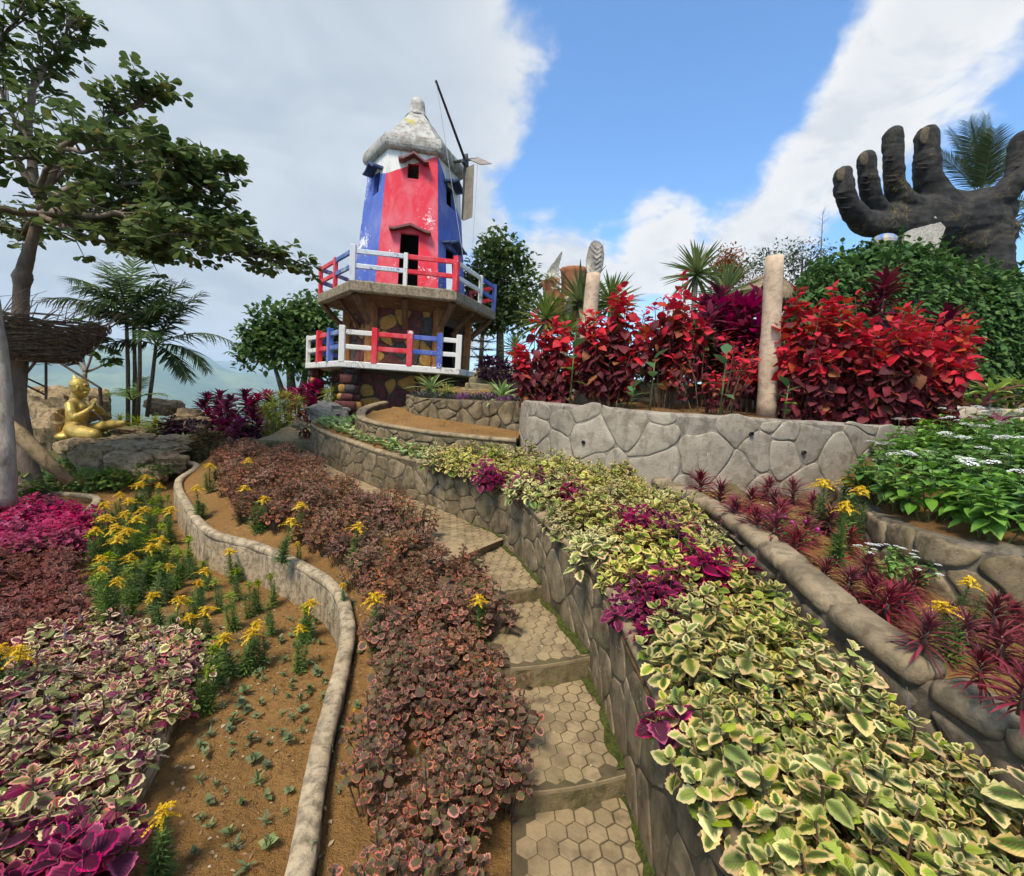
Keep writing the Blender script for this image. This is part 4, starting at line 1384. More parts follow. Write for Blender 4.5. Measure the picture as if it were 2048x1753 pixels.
def hexring(prof):
    """six-sided turned shape with crisp corners"""
    V = []
    for r, z in prof:
        for k_ in range(6):
            for t in (0, .25, .5, .75):
                q = hv(r, k_).lerp(hv(r, k_ + 1), t)
                q *= 1 + .008 * fbm(q.x * 2.5, q.y * 2.5, z * 4, 3)
                V.append((q.x, q.y, z + .012 * fbm(q.x * 2, q.y * 2, 3, 2)))
    n, k = 24, len(prof)
    F = [(i * n + j, i * n + (j + 1) % n, (i + 1) * n + (j + 1) % n, (i + 1) * n + j) for i in range(k - 1) for j in range(n)]
    return MB().add(V, [np.array(F), np.array([list(range(n))[::-1]]), np.array([list(range((k - 1) * n, k * n))])])


cap = ob('roof', hexring([(1.02, 5.53), (.90, 5.70), (.74, 5.90), (.58, 6.10), (.44, 6.26), (.33, 6.38), (.26, 6.47)]).mesh('roof', M_ROOF, False), WM)
ob('finial', hexlathe([(.30, 6.42, 1), (.24, 6.50, 1), (.20, 6.58, 1), (.185, 6.70, 1), (.17, 6.80, 1), (.12, 6.87, 1), (.02, 6.90, 1)], 24).mesh('finial', M_ROOF, True), cap)
ob('cornice', hexring([(.98, 5.24), (1.08, 5.23), (1.14, 5.245), (1.18, 5.28), (1.20, 5.33), (1.205, 5.39), (1.195, 5.46), (1.17, 5.52), (1.12, 5.56), (.98, 5.58)]).mesh('cornice', M_ROOF, False), WM)

# decks
def slab(name, R, z0, z1, mat, b=.03):
    pr = [(R - .25, z0 + .01), (R - b, z0), (R, z0 + b), (R, z1 - b), (R - b, z1), (.2, z1)]
    V = []
    for r, z in pr:
        for i in range(6):
            V.append(tuple(hv(r, i, z)))
    F = [(i * 6 + j, i * 6 + (j + 1) % 6, (i + 1) * 6 + (j + 1) % 6, (i + 1) * 6 + j) for i in range(len(pr) - 1) for j in range(6)]
    return ob(name, MB().add(V, [np.array(F), np.array([list(range(6))[::-1]]), np.array([list(range(6 * len(pr) - 6, 6 * len(pr)))])]).mesh(name, mat), WM)


DU = slab('deck', 2.12, 1.97, 2.2, M_DECK)
DL = slab('deck', 2.36, .44, .57, M_WHITE, .015)
# flared soffit below the upper deck
V = []
pr = [(1.36, 1.78), (1.42, 1.82), (1.56, 1.88), (1.74, 1.93), (1.95, 1.965)]
for r, z in pr:
    for i in range(6):
        V.append(tuple(hv(r, i, z)))
F = [(i * 6 + j, i * 6 + (j + 1) % 6, (i + 1) * 6 + (j + 1) % 6, (i + 1) * 6 + j) for i in range(len(pr) - 1) for j in range(6)]
ob('soffit', MB().add(V, np.array(F)).mesh('soffit', M_LOGD), WM)
# stone storey
RL = lambda z: 1.36
SW = panel(0, RL, .57, 1.95, [], M_MORT, (9, 9), 'stone_wall')
for i, op in ((1, [(-.62, .45, .58, 1.62)]), (2, []), (3, []), (4, []), (5, [])):
    panel(i, RL, .57, 1.95, op, M_MORT, (9, 9), 'stone_wall')
STM = [M_SY, M_SM, M_SK, M_SM, M_SY, M_SK, M_SM]
rs = random.Random(3)
for i in (0, 5):
    fn = facefn(i, RL)
    par = SW if i == 0 else [o for o in WM.children if o.name.startswith('stone_wall')][-1]
    for poly in voronoi(1.20, 1.34, .34, .27, .014, 60 + i):
        stone_obj([(p[0], p[1]) for p in poly], lambda s, h, d, fn=fn: fn(s - .6, .58 + h, d), .03, rs.choice(STM), par, rounds=2)
fn1 = facefn(1, RL)
P1 = [o for o in WM.children if o.name.startswith('stone_wall')][1]
for poly in voronoi(.24, 1.34, .2, .2, .02, 77):
    stone_obj(poly, lambda s, h, d: fn1(s + .36, .58 + h, d), .03, rs.choice(STM), P1, rounds=2)
# foundation below the lower deck
RF = lambda z: 1.75
for i in (5, 0, 1):
    b_ = MB()
    fn = facefn(i, RF)
    b_.prism([(-.875, -.75), (.875, -.75), (.875, .44), (-.875, .44)], -.2, 0, fn)
    fo = ob('foundation', b_.mesh('foundation', M_MORT), WM)
    for poly in voronoi(1.72, 1.1, .32, .26, .03, 90 + i):
        stone_obj(poly, lambda s, h, d, fn=fn: fn(s - .86, -.70 + h, d), .04, rs.choice([M_SY, M_SM, M_SK, M_SM]), fo, rounds=2)
# log columns and brackets
for i in range(6):
    p = hv(1.43, i)
    rot = Matrix.Rotation(R_(HA[i]), 3, 'Z')
    b_ = MB().bbox((.2, .2, 1.36), .03, (0, 0, 0), rot)
    for r in range(len(b_.v[0])):
        b_.v[0][r] *= 1 + .05 * fbm(r * 1.3, i, 0, 1)
    ob('log_column', b_.mesh('log_column', M_LOG), WM, loc=(p.x, p.y, 1.25))
    b_ = MB()
    q0, q1 = hv(1.48, i, 1.45), hv(1.98, i, 1.95)
    b_.tube([q0, (q0 + q1) / 2 + Vector((0, 0, -.03)), q1], [.075, .07, .08], 6)
    ob('bracket', b_.mesh('bracket', M_LOGD), WM)
    m0, m1 = fnorm(i) * 1.2 + Vector((0, 0, 1.42)), fnorm(i) * 1.70 + Vector((0, 0, 1.95))
    ob('bracket', MB().tube([m0, (m0 + m1) / 2, m1], [.065, .06, .07], 6).mesh('bracket', M_LOGD), WM)


def rails(deck, R, z, edges, h=.64, ps=.085):
    posts = {}
    for (i, post, segs) in edges:
        A, B = hv(R - .06, i, z), hv(R - .06, i + 1, z)
        t = (B - A).normalized()
        rot = Matrix(((t.x, -t.y, 0), (t.y, t.x, 0), (0, 0, 1)))
        for (f, mt, big) in post:
            p = A.lerp(B, f)
            hh = h + (.05 if big else 0) + .03
            s_ = ps * (1.35 if big else 1)
            b_ = MB().bbox((s_, s_, hh), .01, (0, 0, 0), rot)
            ob('rail_post', b_.mesh('rail_post', mt), deck, loc=(p.x, p.y, z + hh / 2 - .03))
        for (f0, f1, mt) in segs:
            p, q = A.lerp(B, f0), A.lerp(B, f1)
            L = (q - p).length - ps * .98
            c_ = (p + q) / 2
            for zh in (h - .07, h * .5 - .04):
                b_ = MB().bbox((L, .05, .095), .01, (0, 0, 0), rot)
                for r in range(len(b_.v[0])):
                    b_.v[0][r][2] += .012 * fbm(r, zh * 9 + i, f0 * 7, 1)
                ob('rail', b_.mesh('rail', mt), deck, loc=(c_.x, c_.y, z + zh))


rails(DU, 2.12, 2.2, [
    (5, [(0, M_RED, 0), (.5, M_RED, 0)], [(0, .5, M_RED), (.5, 1, M_BLUEF)]),
    (0, [(0, M_WHITEB, 1), (.5, M_WHITE, 0)], [(0, .5, M_WHITEB), (.5, 1, M_RED)]),
    (1, [(0, M_RED, 1), (.6, M_WHITE, 0)], [(0, .6, M_WHITE), (.6, 1, M_BLUE)]),
    (2, [(0, M_BLUE, 0), (.5, M_RED, 0)], [(0, .5, M_RED), (.5, 1, M_BLUE)]),
    (3, [(0, M_BLUE, 0), (.5, M_RED, 0)], [(0, .5, M_WHITE), (.5, 1, M_RED)]),
    (4, [(0, M_WHITE, 0), (.5, M_BLUE, 0)], [(0, .5, M_BLUE), (.5, 1, M_BLUEF)])])
rails(DL, 2.36, .57, [
    (5, [(0, M_WHITE, 0), (.36, M_RED, 1), (.68, M_BLUE, 1)], [(0, .36, M_WHITE), (.36, .68, M_RED), (.68, 1, M_BLUEF)]),
    (0, [(0, M_WHITE, 1), (.27, M_RED, 1), (.57, M_RED, 1), (.83, M_BLUE, 1), (1, M_WHITE, 1)], [(0, .27, M_WHITE), (.27, .57, M_RED), (.57, .83, M_BLUE), (.83, 1, M_WHITE)]),
    (4, [(0, M_RED, 0), (.5, M_BLUE, 0)], [(0, .5, M_RED), (.5, 1, M_BLUE)]),
    (3, [(0, M_BLUE, 0), (.5, M_WHITE, 0)], [(0, .5, M_WHITE), (.5, 1, M_RED)])])

# stone-clad stilts under the lower deck
for (v, base, big) in ((hv(2.12, 5), -.75, 0), (hv(2.08, 0), -.45, 1), (hv(2.08, 4), -1.2, 0)):
    z = base
    st = ob('stilt', MB().tube([(v.x, v.y, base - .3), (v.x, v.y, .45)], .11, 8).mesh('stilt', M_MORT), WM)
    while z < .40:
        hh = .14 + .13 * rs.random()
        if z + hh > .34:
            hh = .44 - z
        r = (.15 if not big else .15 + .16 * max(0, (.05 - z)))
        for k_ in range(4):
            a = k_ * math.pi / 2 + rs.random() * .5
            b_ = MB().bbox((r * 1.25, r * .95, hh - .018), .03)
            for q in range(len(b_.v[0])):
                b_.v[0][q] *= 1 + .2 * fbm(q * .7, k_, z * 5, 2)
            ob('stone', b_.mesh('stone', rs.choice([M_SY, M_SM, M_SK, M_SM]), True), st, loc=(v.x + math.cos(a) * r * .62, v.y + math.sin(a) * r * .62, z + hh / 2), rot=(0, 0, a + math.pi / 2))
        z += hh

# sails: three arms at 120 degrees on the right-hand face
hubp = fnorm(1) * 1.26 + Vector((0, 0, 5.36))
ax, tt = fnorm(1), fdir(1)
arm = lambda ang: (tt * math.cos(R_(ang)) + Vector((0, 0, 1)) * math.sin(R_(ang)))
b_ = MB().tube([hubp - ax * .45, hubp + ax * .12], .035, 8)
b_.prism([(-.13, -.1), (.13, -.12), (.04, .17)], .02, .10, lambda u, v, w_: hubp + tt * u + Vector((0, 0, v)) + ax * w_)
ob('sail_hub', b_.mesh('sail_hub', M_STEEL), WM)
for ang, full in ((150, 0), (29, .62), (270, 1.15)):
    d = arm(ang)
    sd_ = d.cross(ax).normalized()
    L = 1.62 if not full else full + .15
    so_ = ob('sail', MB().tube([hubp + ax * .06, hubp + ax * .06 + d * L], [.032, .024], 8).mesh('sail', M_STEEL), WM)
    if full:
        tw = (ax * .9 + sd_ * .44)
        b_ = MB()
        o_ = hubp + ax * .09 + d * .18
        nn = d.cross(tw).normalized()
        for k_ in range(2):
            w0, w1 = (-.02, .13) if k_ else (.135, .29)
            b_.prism([(w0, 0), (w1, 0), (w1 + .03, full), (w0, full)], -.008, .008, lambda u, v, w_: o_ + tw * u + d * v + nn * w_)
        ob('sail_board', b_.mesh('sail_board', M_SAIL), so_)
tip = hubp + ax * .06 + arm(150) * 1.6
ob('stay_wire', MB().tube([tip, facefn(1, RT_)(-.45, 2.9, .55)], .007, 4).mesh('stay_wire', M_WIRE), WM)
tip2 = hubp + ax * .06 + arm(29) * .75
ob('stay_wire', MB().tube([tip2, facefn(2, RT_)(.1, 3.0, .7)], .004, 4).mesh('stay_wire', M_WIRE), WM)

# stair up to the lower deck
SR = ob('garden_stair', None, loc=(-.45, 8.2, 0), label='mossy concrete stair climbing to the lower windmill deck', cat='stairs', kind='thing')
for k_ in range(5):
    b_ = MB().bbox((1.05 - .04 * k_, .36, .26), .02)
    ob('step', b_.mesh('step', M_STAIR), SR, loc=(.02 * k_, .15 + .27 * k_, .02 + .115 * k_))
# ------------------------------------------------------------------ sculpted bodies: unions of tapered limbs, remeshed into one skin
def capsule(b_, pts, rad, n=14, flat=1.0):
    """chain of points with round ends"""
    pts = [Vector(p) for p in pts]
    d0 = (pts[1] - pts[0]).normalized()
    d1 = (pts[-1] - pts[-2]).normalized()
    P_, R2 = [], []
    for a in (80, 50, 22):
        P_.append(pts[0] - d0 * rad[0] * math.sin(R_(a)))
        R2.append(rad[0] * math.cos(R_(a)))
    P_ += pts
    R2 += list(rad)
    for a in (22, 50, 80):
        P_.append(pts[-1] + d1 * rad[-1] * math.sin(R_(a)))
        R2.append(rad[-1] * math.cos(R_(a)))
    b_.tube(P_, R2, n, flat=flat)


def ellipsoid(b_, c, r, rot=None, n=16):
    V, F = [], []
    for i in range(1, 9):
        a = math.pi * i / 9
        for j in range(n):
            t = 2 * math.pi * j / n
            V.append((r[0] * math.sin(a) * math.cos(t), r[1] * math.sin(a) * math.sin(t), r[2] * math.cos(a)))
    F = [(i * n + j, (i + 1) * n + j, (i + 1) * n + (j + 1) % n, i * n + (j + 1) % n) for i in range(7) for j in range(n)]
    V = np.array(V)
    if rot is not None:
        V = V @ np.array(rot)[:3, :3].T
    b_.add(V + np.array(c), [np.array(F), np.array([list(range(n))]), np.array([list(range(7 * n, 8 * n))[::-1]])])


def skin(b_, name, mat, voxel, smooth=6, rough=0.0):
    me = b_.mesh('tmp', mat, True)
    o = bpy.data.objects.new('tmp', me)
    COL.objects.link(o)
    md = o.modifiers.new('r', 'REMESH')
    md.mode, md.voxel_size, md.use_smooth_shade = 'VOXEL', voxel, True
    ms = o.modifiers.new('s', 'SMOOTH')
    ms.factor, ms.iterations = .5, smooth
    dg = bpy.context.evaluated_depsgraph_get()
    dg.update()
    out = bpy.data.meshes.new_from_object(o.evaluated_get(dg))
    bpy.data.objects.remove(o)
    out.name = name
    if rough:
        nv_ = len(out.vertices)
        co, no = np.zeros(nv_ * 3), np.zeros(nv_ * 3)
        out.vertices.foreach_get('co', co)
        out.vertices.foreach_get('normal', no)
        co, no = co.reshape(-1, 3), no.reshape(-1, 3)
        dsp = np.array([fbm(q[0] * 1.3, q[1] * 1.3, q[2] * 2.2, 4) + .45 * fbm(q[0] * 2.5, q[1] * 2.5, q[2] * 9, 2) for q in co])
        co += no * (dsp * rough)[:, None]
        out.vertices.foreach_set('co', co.ravel())
        out.update()
    if not out.materials:
        out.materials.append(mat)
    return out


def chain(b_, spec, n=14, flat=1.0, f=900.0):
    """spec: (px, py, depth, radius in px)"""
    capsule(b_, [P(x, y, Y) for x, y, Y, r in spec], [r * Y / f for x, y, Y, r in spec], n, flat)


# ---- giant hand
b_ = MB()
fing = [[(1686, 352, 11.2, 18), (1688, 385, 11.2, 19), (1698, 415, 11.3, 19.5), (1724, 446, 11.5, 23), (1790, 452, 11.9, 30)],
        [(1733, 320, 11.4, 17.5), (1736, 355, 11.4, 18.5), (1742, 395, 11.5, 19), (1763, 438, 11.8, 25), (1830, 445, 12, 34)],
        [(1786, 272, 11.6, 18.5), (1786, 320, 11.6, 19.5), (1788, 368, 11.7, 20), (1803, 414, 11.9, 29), (1860, 440, 12.2, 40)],
        [(1854, 274, 11.9, 22), (1853, 320, 11.9, 23.5), (1855, 362, 12, 25), (1872, 405, 12.1, 34), (1905, 440, 12.3, 46)],
        [(2046, 285, 11.8, 24), (2045, 322, 11.8, 25), (2036, 355, 11.8, 25), (2012, 386, 11.9, 24), (1970, 410, 12.0, 28), (1925, 428, 12.1, 36)]]
for f_ in fing:
    chain(b_, [(x, y, Y, r * (.88 if i < 3 else .95)) for i, (x, y, Y, r) in enumerate(f_)])
chain(b_, [(1760, 440, 11.9, 28), (1840, 436, 12.1, 40), (1920, 440, 12.3, 44), (1985, 425, 12.2, 36)], 18)
chain(b_, [(1800, 432, 12.5, 28), (1880, 432, 12.7, 40), (1960, 430, 12.6, 36)], 18)
chain(b_, [(1905, 440, 12.3, 46), (1945, 475, 12.4, 55), (1948, 540, 12.4, 56), (1952, 640, 12.4, 62)], 18)
chain(b_, [(1732, 448, 11.6, 22), (1800, 455, 11.9, 27), (1880, 450, 12.2, 42), (1960, 448, 12.2, 44)], 16)
chain(b_, [(1878, 400, 12.1, 22), (1935, 408, 12.1, 24), (1995, 398, 12.0, 24)], 14)
chain(b_, [(1870, 470, 12.3, 30), (1930, 490, 12.3, 48), (1990, 470, 12.2, 34)], 16)
HAND = ob('hand_sculpture', skin(b_, 'hand_sculpture', M_HAND, .03, 5, .07), label='giant dark cupped hand sculpture rising behind the green hedge', cat='sculpture')
# joint creases and nails
for fi, ys in ((0, (.9, 1.25, 1.9)), (1, (.85, 1.2, 1.55)), (2, (.75, .95, 1.6, 1.8)), (3, (1.1, 1.3)), (4, (1.2,))):
    f_ = fing[fi]
    for q in ys:
        i, t = int(q), q - int(q)
        a, c_ = f_[i], f_[i + 1]
        x, y, Y, r = [a[k_] * (1 - t) + c_[k_] * t for k_ in range(4)]
        r *= .9
        pts = []
        for k_ in range(9):
            th = R_(-75 + 150 * k_ / 8)
            p = P(x + math.sin(th) * r * .99, y + 3 * math.cos(th) + rng.random() * 1.5 - (4 * (k_ - 4) / 8), Y)
            p -= p.normalized() * (math.cos(th) * r * Y / 900 * .97)
            pts.append(p)
        ob('crease', MB().tube(pts, [.006, .014, .02, .022, .02, .022, .02, .014, .006], 6).mesh('crease', M_HAND, True), HAND)
for fi, dx in ((0, -3), (1, -4), (3, -2)):
    x, y, Y, r = fing[fi][0]
    r *= .88
    nb = MB()
    c_ = P(x + dx, y - 2, Y)
    c_ -= c_.normalized() * (r * Y / 900 * .93)
    ellipsoid(nb, c_, (r * Y / 900 * .62, .04, r * Y / 900 * .85))
    ob('nail', nb.mesh('nail', M_NAIL, True), HAND)
# white block carrying the palm
pb = MB().prism([(-.48, -.6), (.36, -.6), (.50, .06), (.16, .36), (-.30, .30), (-.5, .16)], -.4, .4, lambda u, v, w_: P(1822, 470, 12.0) + Vector((u, w_, v)))
ob('support_block', pb.mesh('support_block', M_LEAFST), label='pale stone block propping the palm of the giant hand', cat='block')

# ---- golden praying figure
b_ = MB()
YS = 8.3
chain(b_, [(158, 771, YS, 15.5), (160, 777, YS, 14.5)], 18)                       # skull
chain(b_, [(163, 781, YS, 11), (166, 787, YS, 8)], 14)                            # jaw
chain(b_, [(152, 763, YS, 9), (150, 756, YS, 4.5), (147, 751, YS, 2)], 10)        # top knot
chain(b_, [(173, 775, YS, 2.2), (178, 780, YS, 2.8)], 8)                          # nose
chain(b_, [(170, 771, YS - .08, 2.4), (173, 770, YS, 2.6)], 8)                    # brow
chain(b_, [(170, 786, YS - .04, 1.9), (175, 785.5, YS, 2.3)], 8)                  # lips
chain(b_, [(167, 792, YS, 4), (172, 791, YS, 3)], 8)                              # chin
chain(b_, [(155, 774, YS - .135, 2.4), (155, 780, YS - .135, 2.2)], 8)            # ear
chain(b_, [(155, 788, YS, 9.5), (152, 804, YS, 10.5)], 14)                        # neck
chain(b_, [(143, 812, YS - .20, 10), (152, 808, YS, 13), (160, 812, YS + .22, 10)], 14)   # shoulders
chain(b_, [(153, 812, YS, 16), (154, 828, YS, 17.5), (153, 845, YS, 16), (152, 860, YS, 21)], 18)   # trunk
chain(b_, [(163, 816, YS - .07, 9), (164, 820, YS + .08, 9)], 12)                 # chest
chain(b_, [(140, 811, YS - .24, 9), (142, 825, YS - .30, 8), (150, 836, YS - .30, 7)], 12)          # near upper arm
chain(b_, [(150, 836, YS - .30, 7), (170, 826, YS - .26, 6), (184, 815, YS - .14, 4.3)], 12)        # near forearm
chain(b_, [(165, 812, YS + .26, 8.5), (188, 828, YS + .32, 7.5)], 12)
chain(b_, [(202, 824, YS + .30, 7), (196, 818, YS + .12, 5.5), (189, 813, YS - .02, 4.2)], 12)
chain(b_, [(188, 828, YS + .32, 7.5), (202, 824, YS + .30, 7)], 12)
for sgn, yy in ((-1, YS - .10), (1, YS - .045)):                                   # palms and fingers pressed together
    chain(b_, [(186, 815, yy, 4.2), (188, 808, yy, 4.0)], 10)
    for k_, (fx, fy) in enumerate(((183, 800), (186, 797.5), (189, 797), (192, 799))):
        chain(b_, [(185 + k_ * 1.8, 807, yy, 1.35), (fx + .5, (807 + fy) / 2, yy + sgn * .006, 1.3), (fx + 1, fy, yy, 1.0)], 8)
    chain(b_, [(184, 811, yy, 1.6), (180.5, 806, yy + sgn * .01, 1.35), (181, 802, yy, 1.1)], 8)
chain(b_, [(150, 862, YS - .14, 17), (168, 868, YS - .32, 15), (188, 870, YS - .36, 12)], 14)       # near thigh
chain(b_, [(188, 870, YS - .36, 12), (176, 876, YS - .2, 9), (160, 876, YS - .02, 7)], 12)          # near shin folded under
chain(b_, [(156, 862, YS + .1, 16), (185, 860, YS + .14, 13), (212, 852, YS + .16, 10)], 14)        # far thigh
chain(b_, [(212, 852, YS + .16, 10), (228, 849, YS - .02, 8.5), (240, 848, YS - .12, 7)], 12)       # far shin
chain(b_, [(240, 848, YS - .12, 6.5), (248, 846, YS - .14, 4.5)], 10)                                # foot
ellipsoid(b_, P(150, 872, YS), (.22, .34, .12))
STAT = ob('praying_statue', skin(b_, 'praying_statue', M_GOLD, .0105, 2, .010), label='golden statue of a seated person with palms pressed together on the rock ledge', cat='statue')
eb = MB()
for (x, y, Y) in ((170.5, 775, YS - .075),):
    ellipsoid(eb, P(x, y, Y), (.018, .01, .011), n=10)
ob('eye', eb.mesh('eye', M_GOLD, True), STAT)
ob('draped_cloth', MB().tube([P(178, 818, 8.0), P(190, 826, 8.0), P(202, 836, 8.0), P(207, 842, 7.98)], [.01, .012, .012, .008], 6).mesh('draped_cloth', M_RUSTP), STAT)


# ------------------------------------------------------------------ rocks
def rock(name, c, size, mat, seed, rotz=0.0, rough=.25, **kw):
    V, F = [], []
    n, m_ = 22, 14
    for i in range(m_ + 1):
        a = math.pi * i / m_
        for j in range(n):
            t = 2 * math.pi * j / n
            p = np.array((math.sin(a) * math.cos(t), math.sin(a) * math.sin(t), math.cos(a)))
            q = np.sign(p) * np.abs(p) ** .75
            q *= 1 + rough * 2.6 * fbm(p[0] * 1.3 + seed, p[1] * 1.3, p[2] * 1.3 + seed, 5)
            cl = mno.cell_vector((p[0] * 1.6 + seed, p[1] * 1.6, p[2] * 1.6))
            q *= 1 + rough * .35 * (cl[0] - .5)
            V.append(q * np.array(size) / 2)
    F = [(i * n + j, (i + 1) * n + j, (i + 1) * n + (j + 1) % n, i * n + (j + 1) % n) for i in range(m_) for j in range(n)]
    return ob(name, MB().add(V, np.array(F)).mesh(name, mat, False), loc=c, rot=(0, 0, rotz), **kw)


ROCKS = [(195, 925, 7.2, .55, .5, .5, M_ROCK, 'square mossy brown boulder below the golden statue'),
         (262, 930, 7.1, .75, .5, .42, M_ROCK, 'dark pitted boulder right of the mossy boulder below the statue'),
         (330, 925, 7.3, .6, .5, .35, M_ROCK, 'brown boulder beside the start of the winding kerb'),
         (150, 897, 7.7, .5, .5, .35, M_ROCK, 'brown rock directly under the seated golden statue'),
         (250, 895, 7.6, .8, .6, .20, M_ROCK, 'flat slab of the rock ledge in front of the statue knee'),
         (325, 897, 7.8, .7, .6, .18, M_ROCK, 'flat brown slab at the right end of the rock ledge'),
         (205, 884, 7.9, .34, .3, .14, M_ROCK, 'small brown stone beside the foot of the golden statue'),
         (232, 880, 8.1, .4, .3, .10, M_ROCK, 'thin flat stone on the rock ledge by the statue foot'),
         (285, 876, 8.2, .45, .4, .14, M_ROCK, 'brown stone on the ledge below the lime strap leaves'),
         (262, 864, 8.7, .6, .4, .14, M_ROCK, 'low brown stone behind the rock ledge'),
         (330, 815, 10.8, .75, .6, .4, M_ROCK, 'rounded brown rock behind the palm clump'),
         (375, 838, 9.4, .55, .5, .4, M_ROCK, 'brown rock left of the dark purple groundcover'),
         (400, 850, 9.2, .45, .4, .3, M_ROCK, 'brown rock above the olive bushes'),
         (120, 815, 9.4, 1.0, .8, .85, M_ROCK, 'large dark boulder behind the golden statue'),
         (185, 812, 9.3, .6, .5, .6, M_ROCK, 'dark pointed boulder right behind the golden statue'),
         (75, 800, 9.2, .25, .25, .5, M_ROCK, 'stack of brown stones left of the statue'),
         (100, 870, 8.2, .55, .6, .8, M_ROCK, 'dark boulder left of the golden statue'),
         (300, 950, 6.9, .4, .35, .25, M_ROCK, 'small brown stone among the goldenrods below the ledge'),
         (350, 880, 8.2, .5, .4, .16, M_ROCK, 'low flat stone beside the olive bushes'),
         (657, 826, 8.75, .82, .55, .42, M_ROCKG, 'grey boulder at the end of the lower terrace wall'),
         (600, 850, 8.6, .3, .25, .16, M_ROCK, 'small brown stone at the edge of the upper path')]
for i, (x, y, Y, sx, sy, sz, mt, lb) in enumerate(ROCKS):
    rock('boulder', P(x, y, Y), (sx, sy, sz), mt, i * 3.7, rng.random() * .6 - .3, .30, label=lb, cat='rock')

# ------------------------------------------------------------------ left edge: twig nest, rail
NC = P(28, 672, 6.3)
nb = MB()
for k_ in range(900):
    a = rng.random() * 2 * math.pi
    lev = rng.random()
    R = (.62 + .38 * lev) + .06 * (rng.random() - .5)
    z = -.30 + .52 * lev + .05 * (rng.random() - .5)
    ln_ = .35 + .7 * rng.random()
    da = ln_ / R / 2
    til = .18 * (rng.random() - .5)
    pts = [NC + Vector((R * math.cos(a + s_ * da), R * math.sin(a + s_ * da) , z + til * s_ + .03 * (rng.random() - .5))) * 1.0 for s_ in (-1, -.3, .3, 1)]
    nb.tube(pts, [.006, .010, .010, .004], 4, caps=False, rnd=rng.random())
for k_ in range(130):
    a = rng.random() * 2 * math.pi
    r0 = .25 * rng.random()
    p0 = NC + Vector((r0 * math.cos(a), r0 * math.sin(a), -.34 + .05 * rng.random()))
    p1 = NC + Vector((.7 * math.cos(a), .7 * math.sin(a), -.28))
    nb.tube([p0, p1], .012, 4, caps=False)
for k_ in range(34):
    a = -1.2 + 2.0 * rng.random()
    p0 = NC + Vector((.95 * math.cos(a), .95 * math.sin(a), .2))
    q = Vector((.5 * rng.random() + .1, .2 * (rng.random() - .5), .35 * rng.random()))
    nb.tube([p0, p0 + q * .5 + Vector((0, 0, .08)), p0 + q], [.006, .004, .002], 4, caps=False)
NEST = ob('twig_nest', None, loc=(0, 0, 0), label='big woven twig nest platform around the tree trunk at far left', cat='nest')
NW = ob('twigs', nb.mesh('twigs', M_TWIG, False), NEST, kind='stuff')
lb_ = MB()
V = []
for r, z in ((.1, -.31), (.5, -.29), (.64, -.20), (.76, -.05), (.84, .08)):
    for j in range(20):
        a = 2 * math.pi * j / 20
        V.append((NC.x + r * math.cos(a), NC.y + r * math.sin(a), NC.z + z))
F = [(i * 20 + j, i * 20 + (j + 1) % 20, (i + 1) * 20 + (j + 1) % 20, (i + 1) * 20 + j) for i in range(4) for j in range(20)]
ob('nest_floor', lb_.add(V, np.array(F)).mesh('nest_floor', M_TWIG), NEST)

RL_ = ob('metal_railing', None, label='rusty metal handrail sloping down behind the golden statue', cat='railing', kind='thing')
for pts, r in (([(90, 708, 8.9), (150, 745, 8.9), (200, 776, 8.9)], .022), ([(92, 712, 8.9), (92, 800, 8.9)], .022), ([(200, 776, 8.9), (202, 812, 8.9)], .03), ([(50, 770, 8.7), (90, 790, 8.9)], .02), ([(52, 756, 8.7), (95, 776, 8.9)], .02), ([(52, 748, 8.7), (80, 712, 8.8), (95, 706, 8.9)], .025)):
    ob('rail', MB().tube([P(*q) for q in pts], r, 6).mesh('rail', M_RUSTP), RL_)

rs2 = random.Random(21)
for i in range(18):
    px, py, Y = rs2.uniform(190, 350), rs2.uniform(872, 905), 0
    Y = 8.6 - (py - 872) / 33 * 1.1
    rock('ledge_stone', P(px, py, Y), (rs2.uniform(.22, .5), rs2.uniform(.2, .4), rs2.uniform(.08, .16)), rs2.choice((M_ROCK, M_ROCK, M_ROCKP)), 90 + i * 2.3, rs2.random() * 3, .3, label='loose flat stone lying on the rock ledge beside the golden statue', cat='rock', group='loose flat stones on the rock ledge')
# ------------------------------------------------------------------ planting helpers
UPV = np.array([0., 0, 1])


def poisson(poly, sp, rg, tries=9000, taken=None):
    xs, ys = [p[0] for p in poly], [p[1] for p in poly]
    cell = {}
    out = []
    for _ in range(tries):
        x, y = rg.uniform(min(xs), max(xs)), rg.uniform(min(ys), max(ys))
        if not inside((x, y), poly):
            continue
        k = (int(x // sp), int(y // sp))
        if any((x - q[0]) ** 2 + (y - q[1]) ** 2 < sp * sp for a in (-1, 0, 1) for b in (-1, 0, 1) for q in cell.get((k[0] + a, k[1] + b), [])):
            continue
        cell.setdefault(k, []).append((x, y))
        out.append((x, y))
    return out


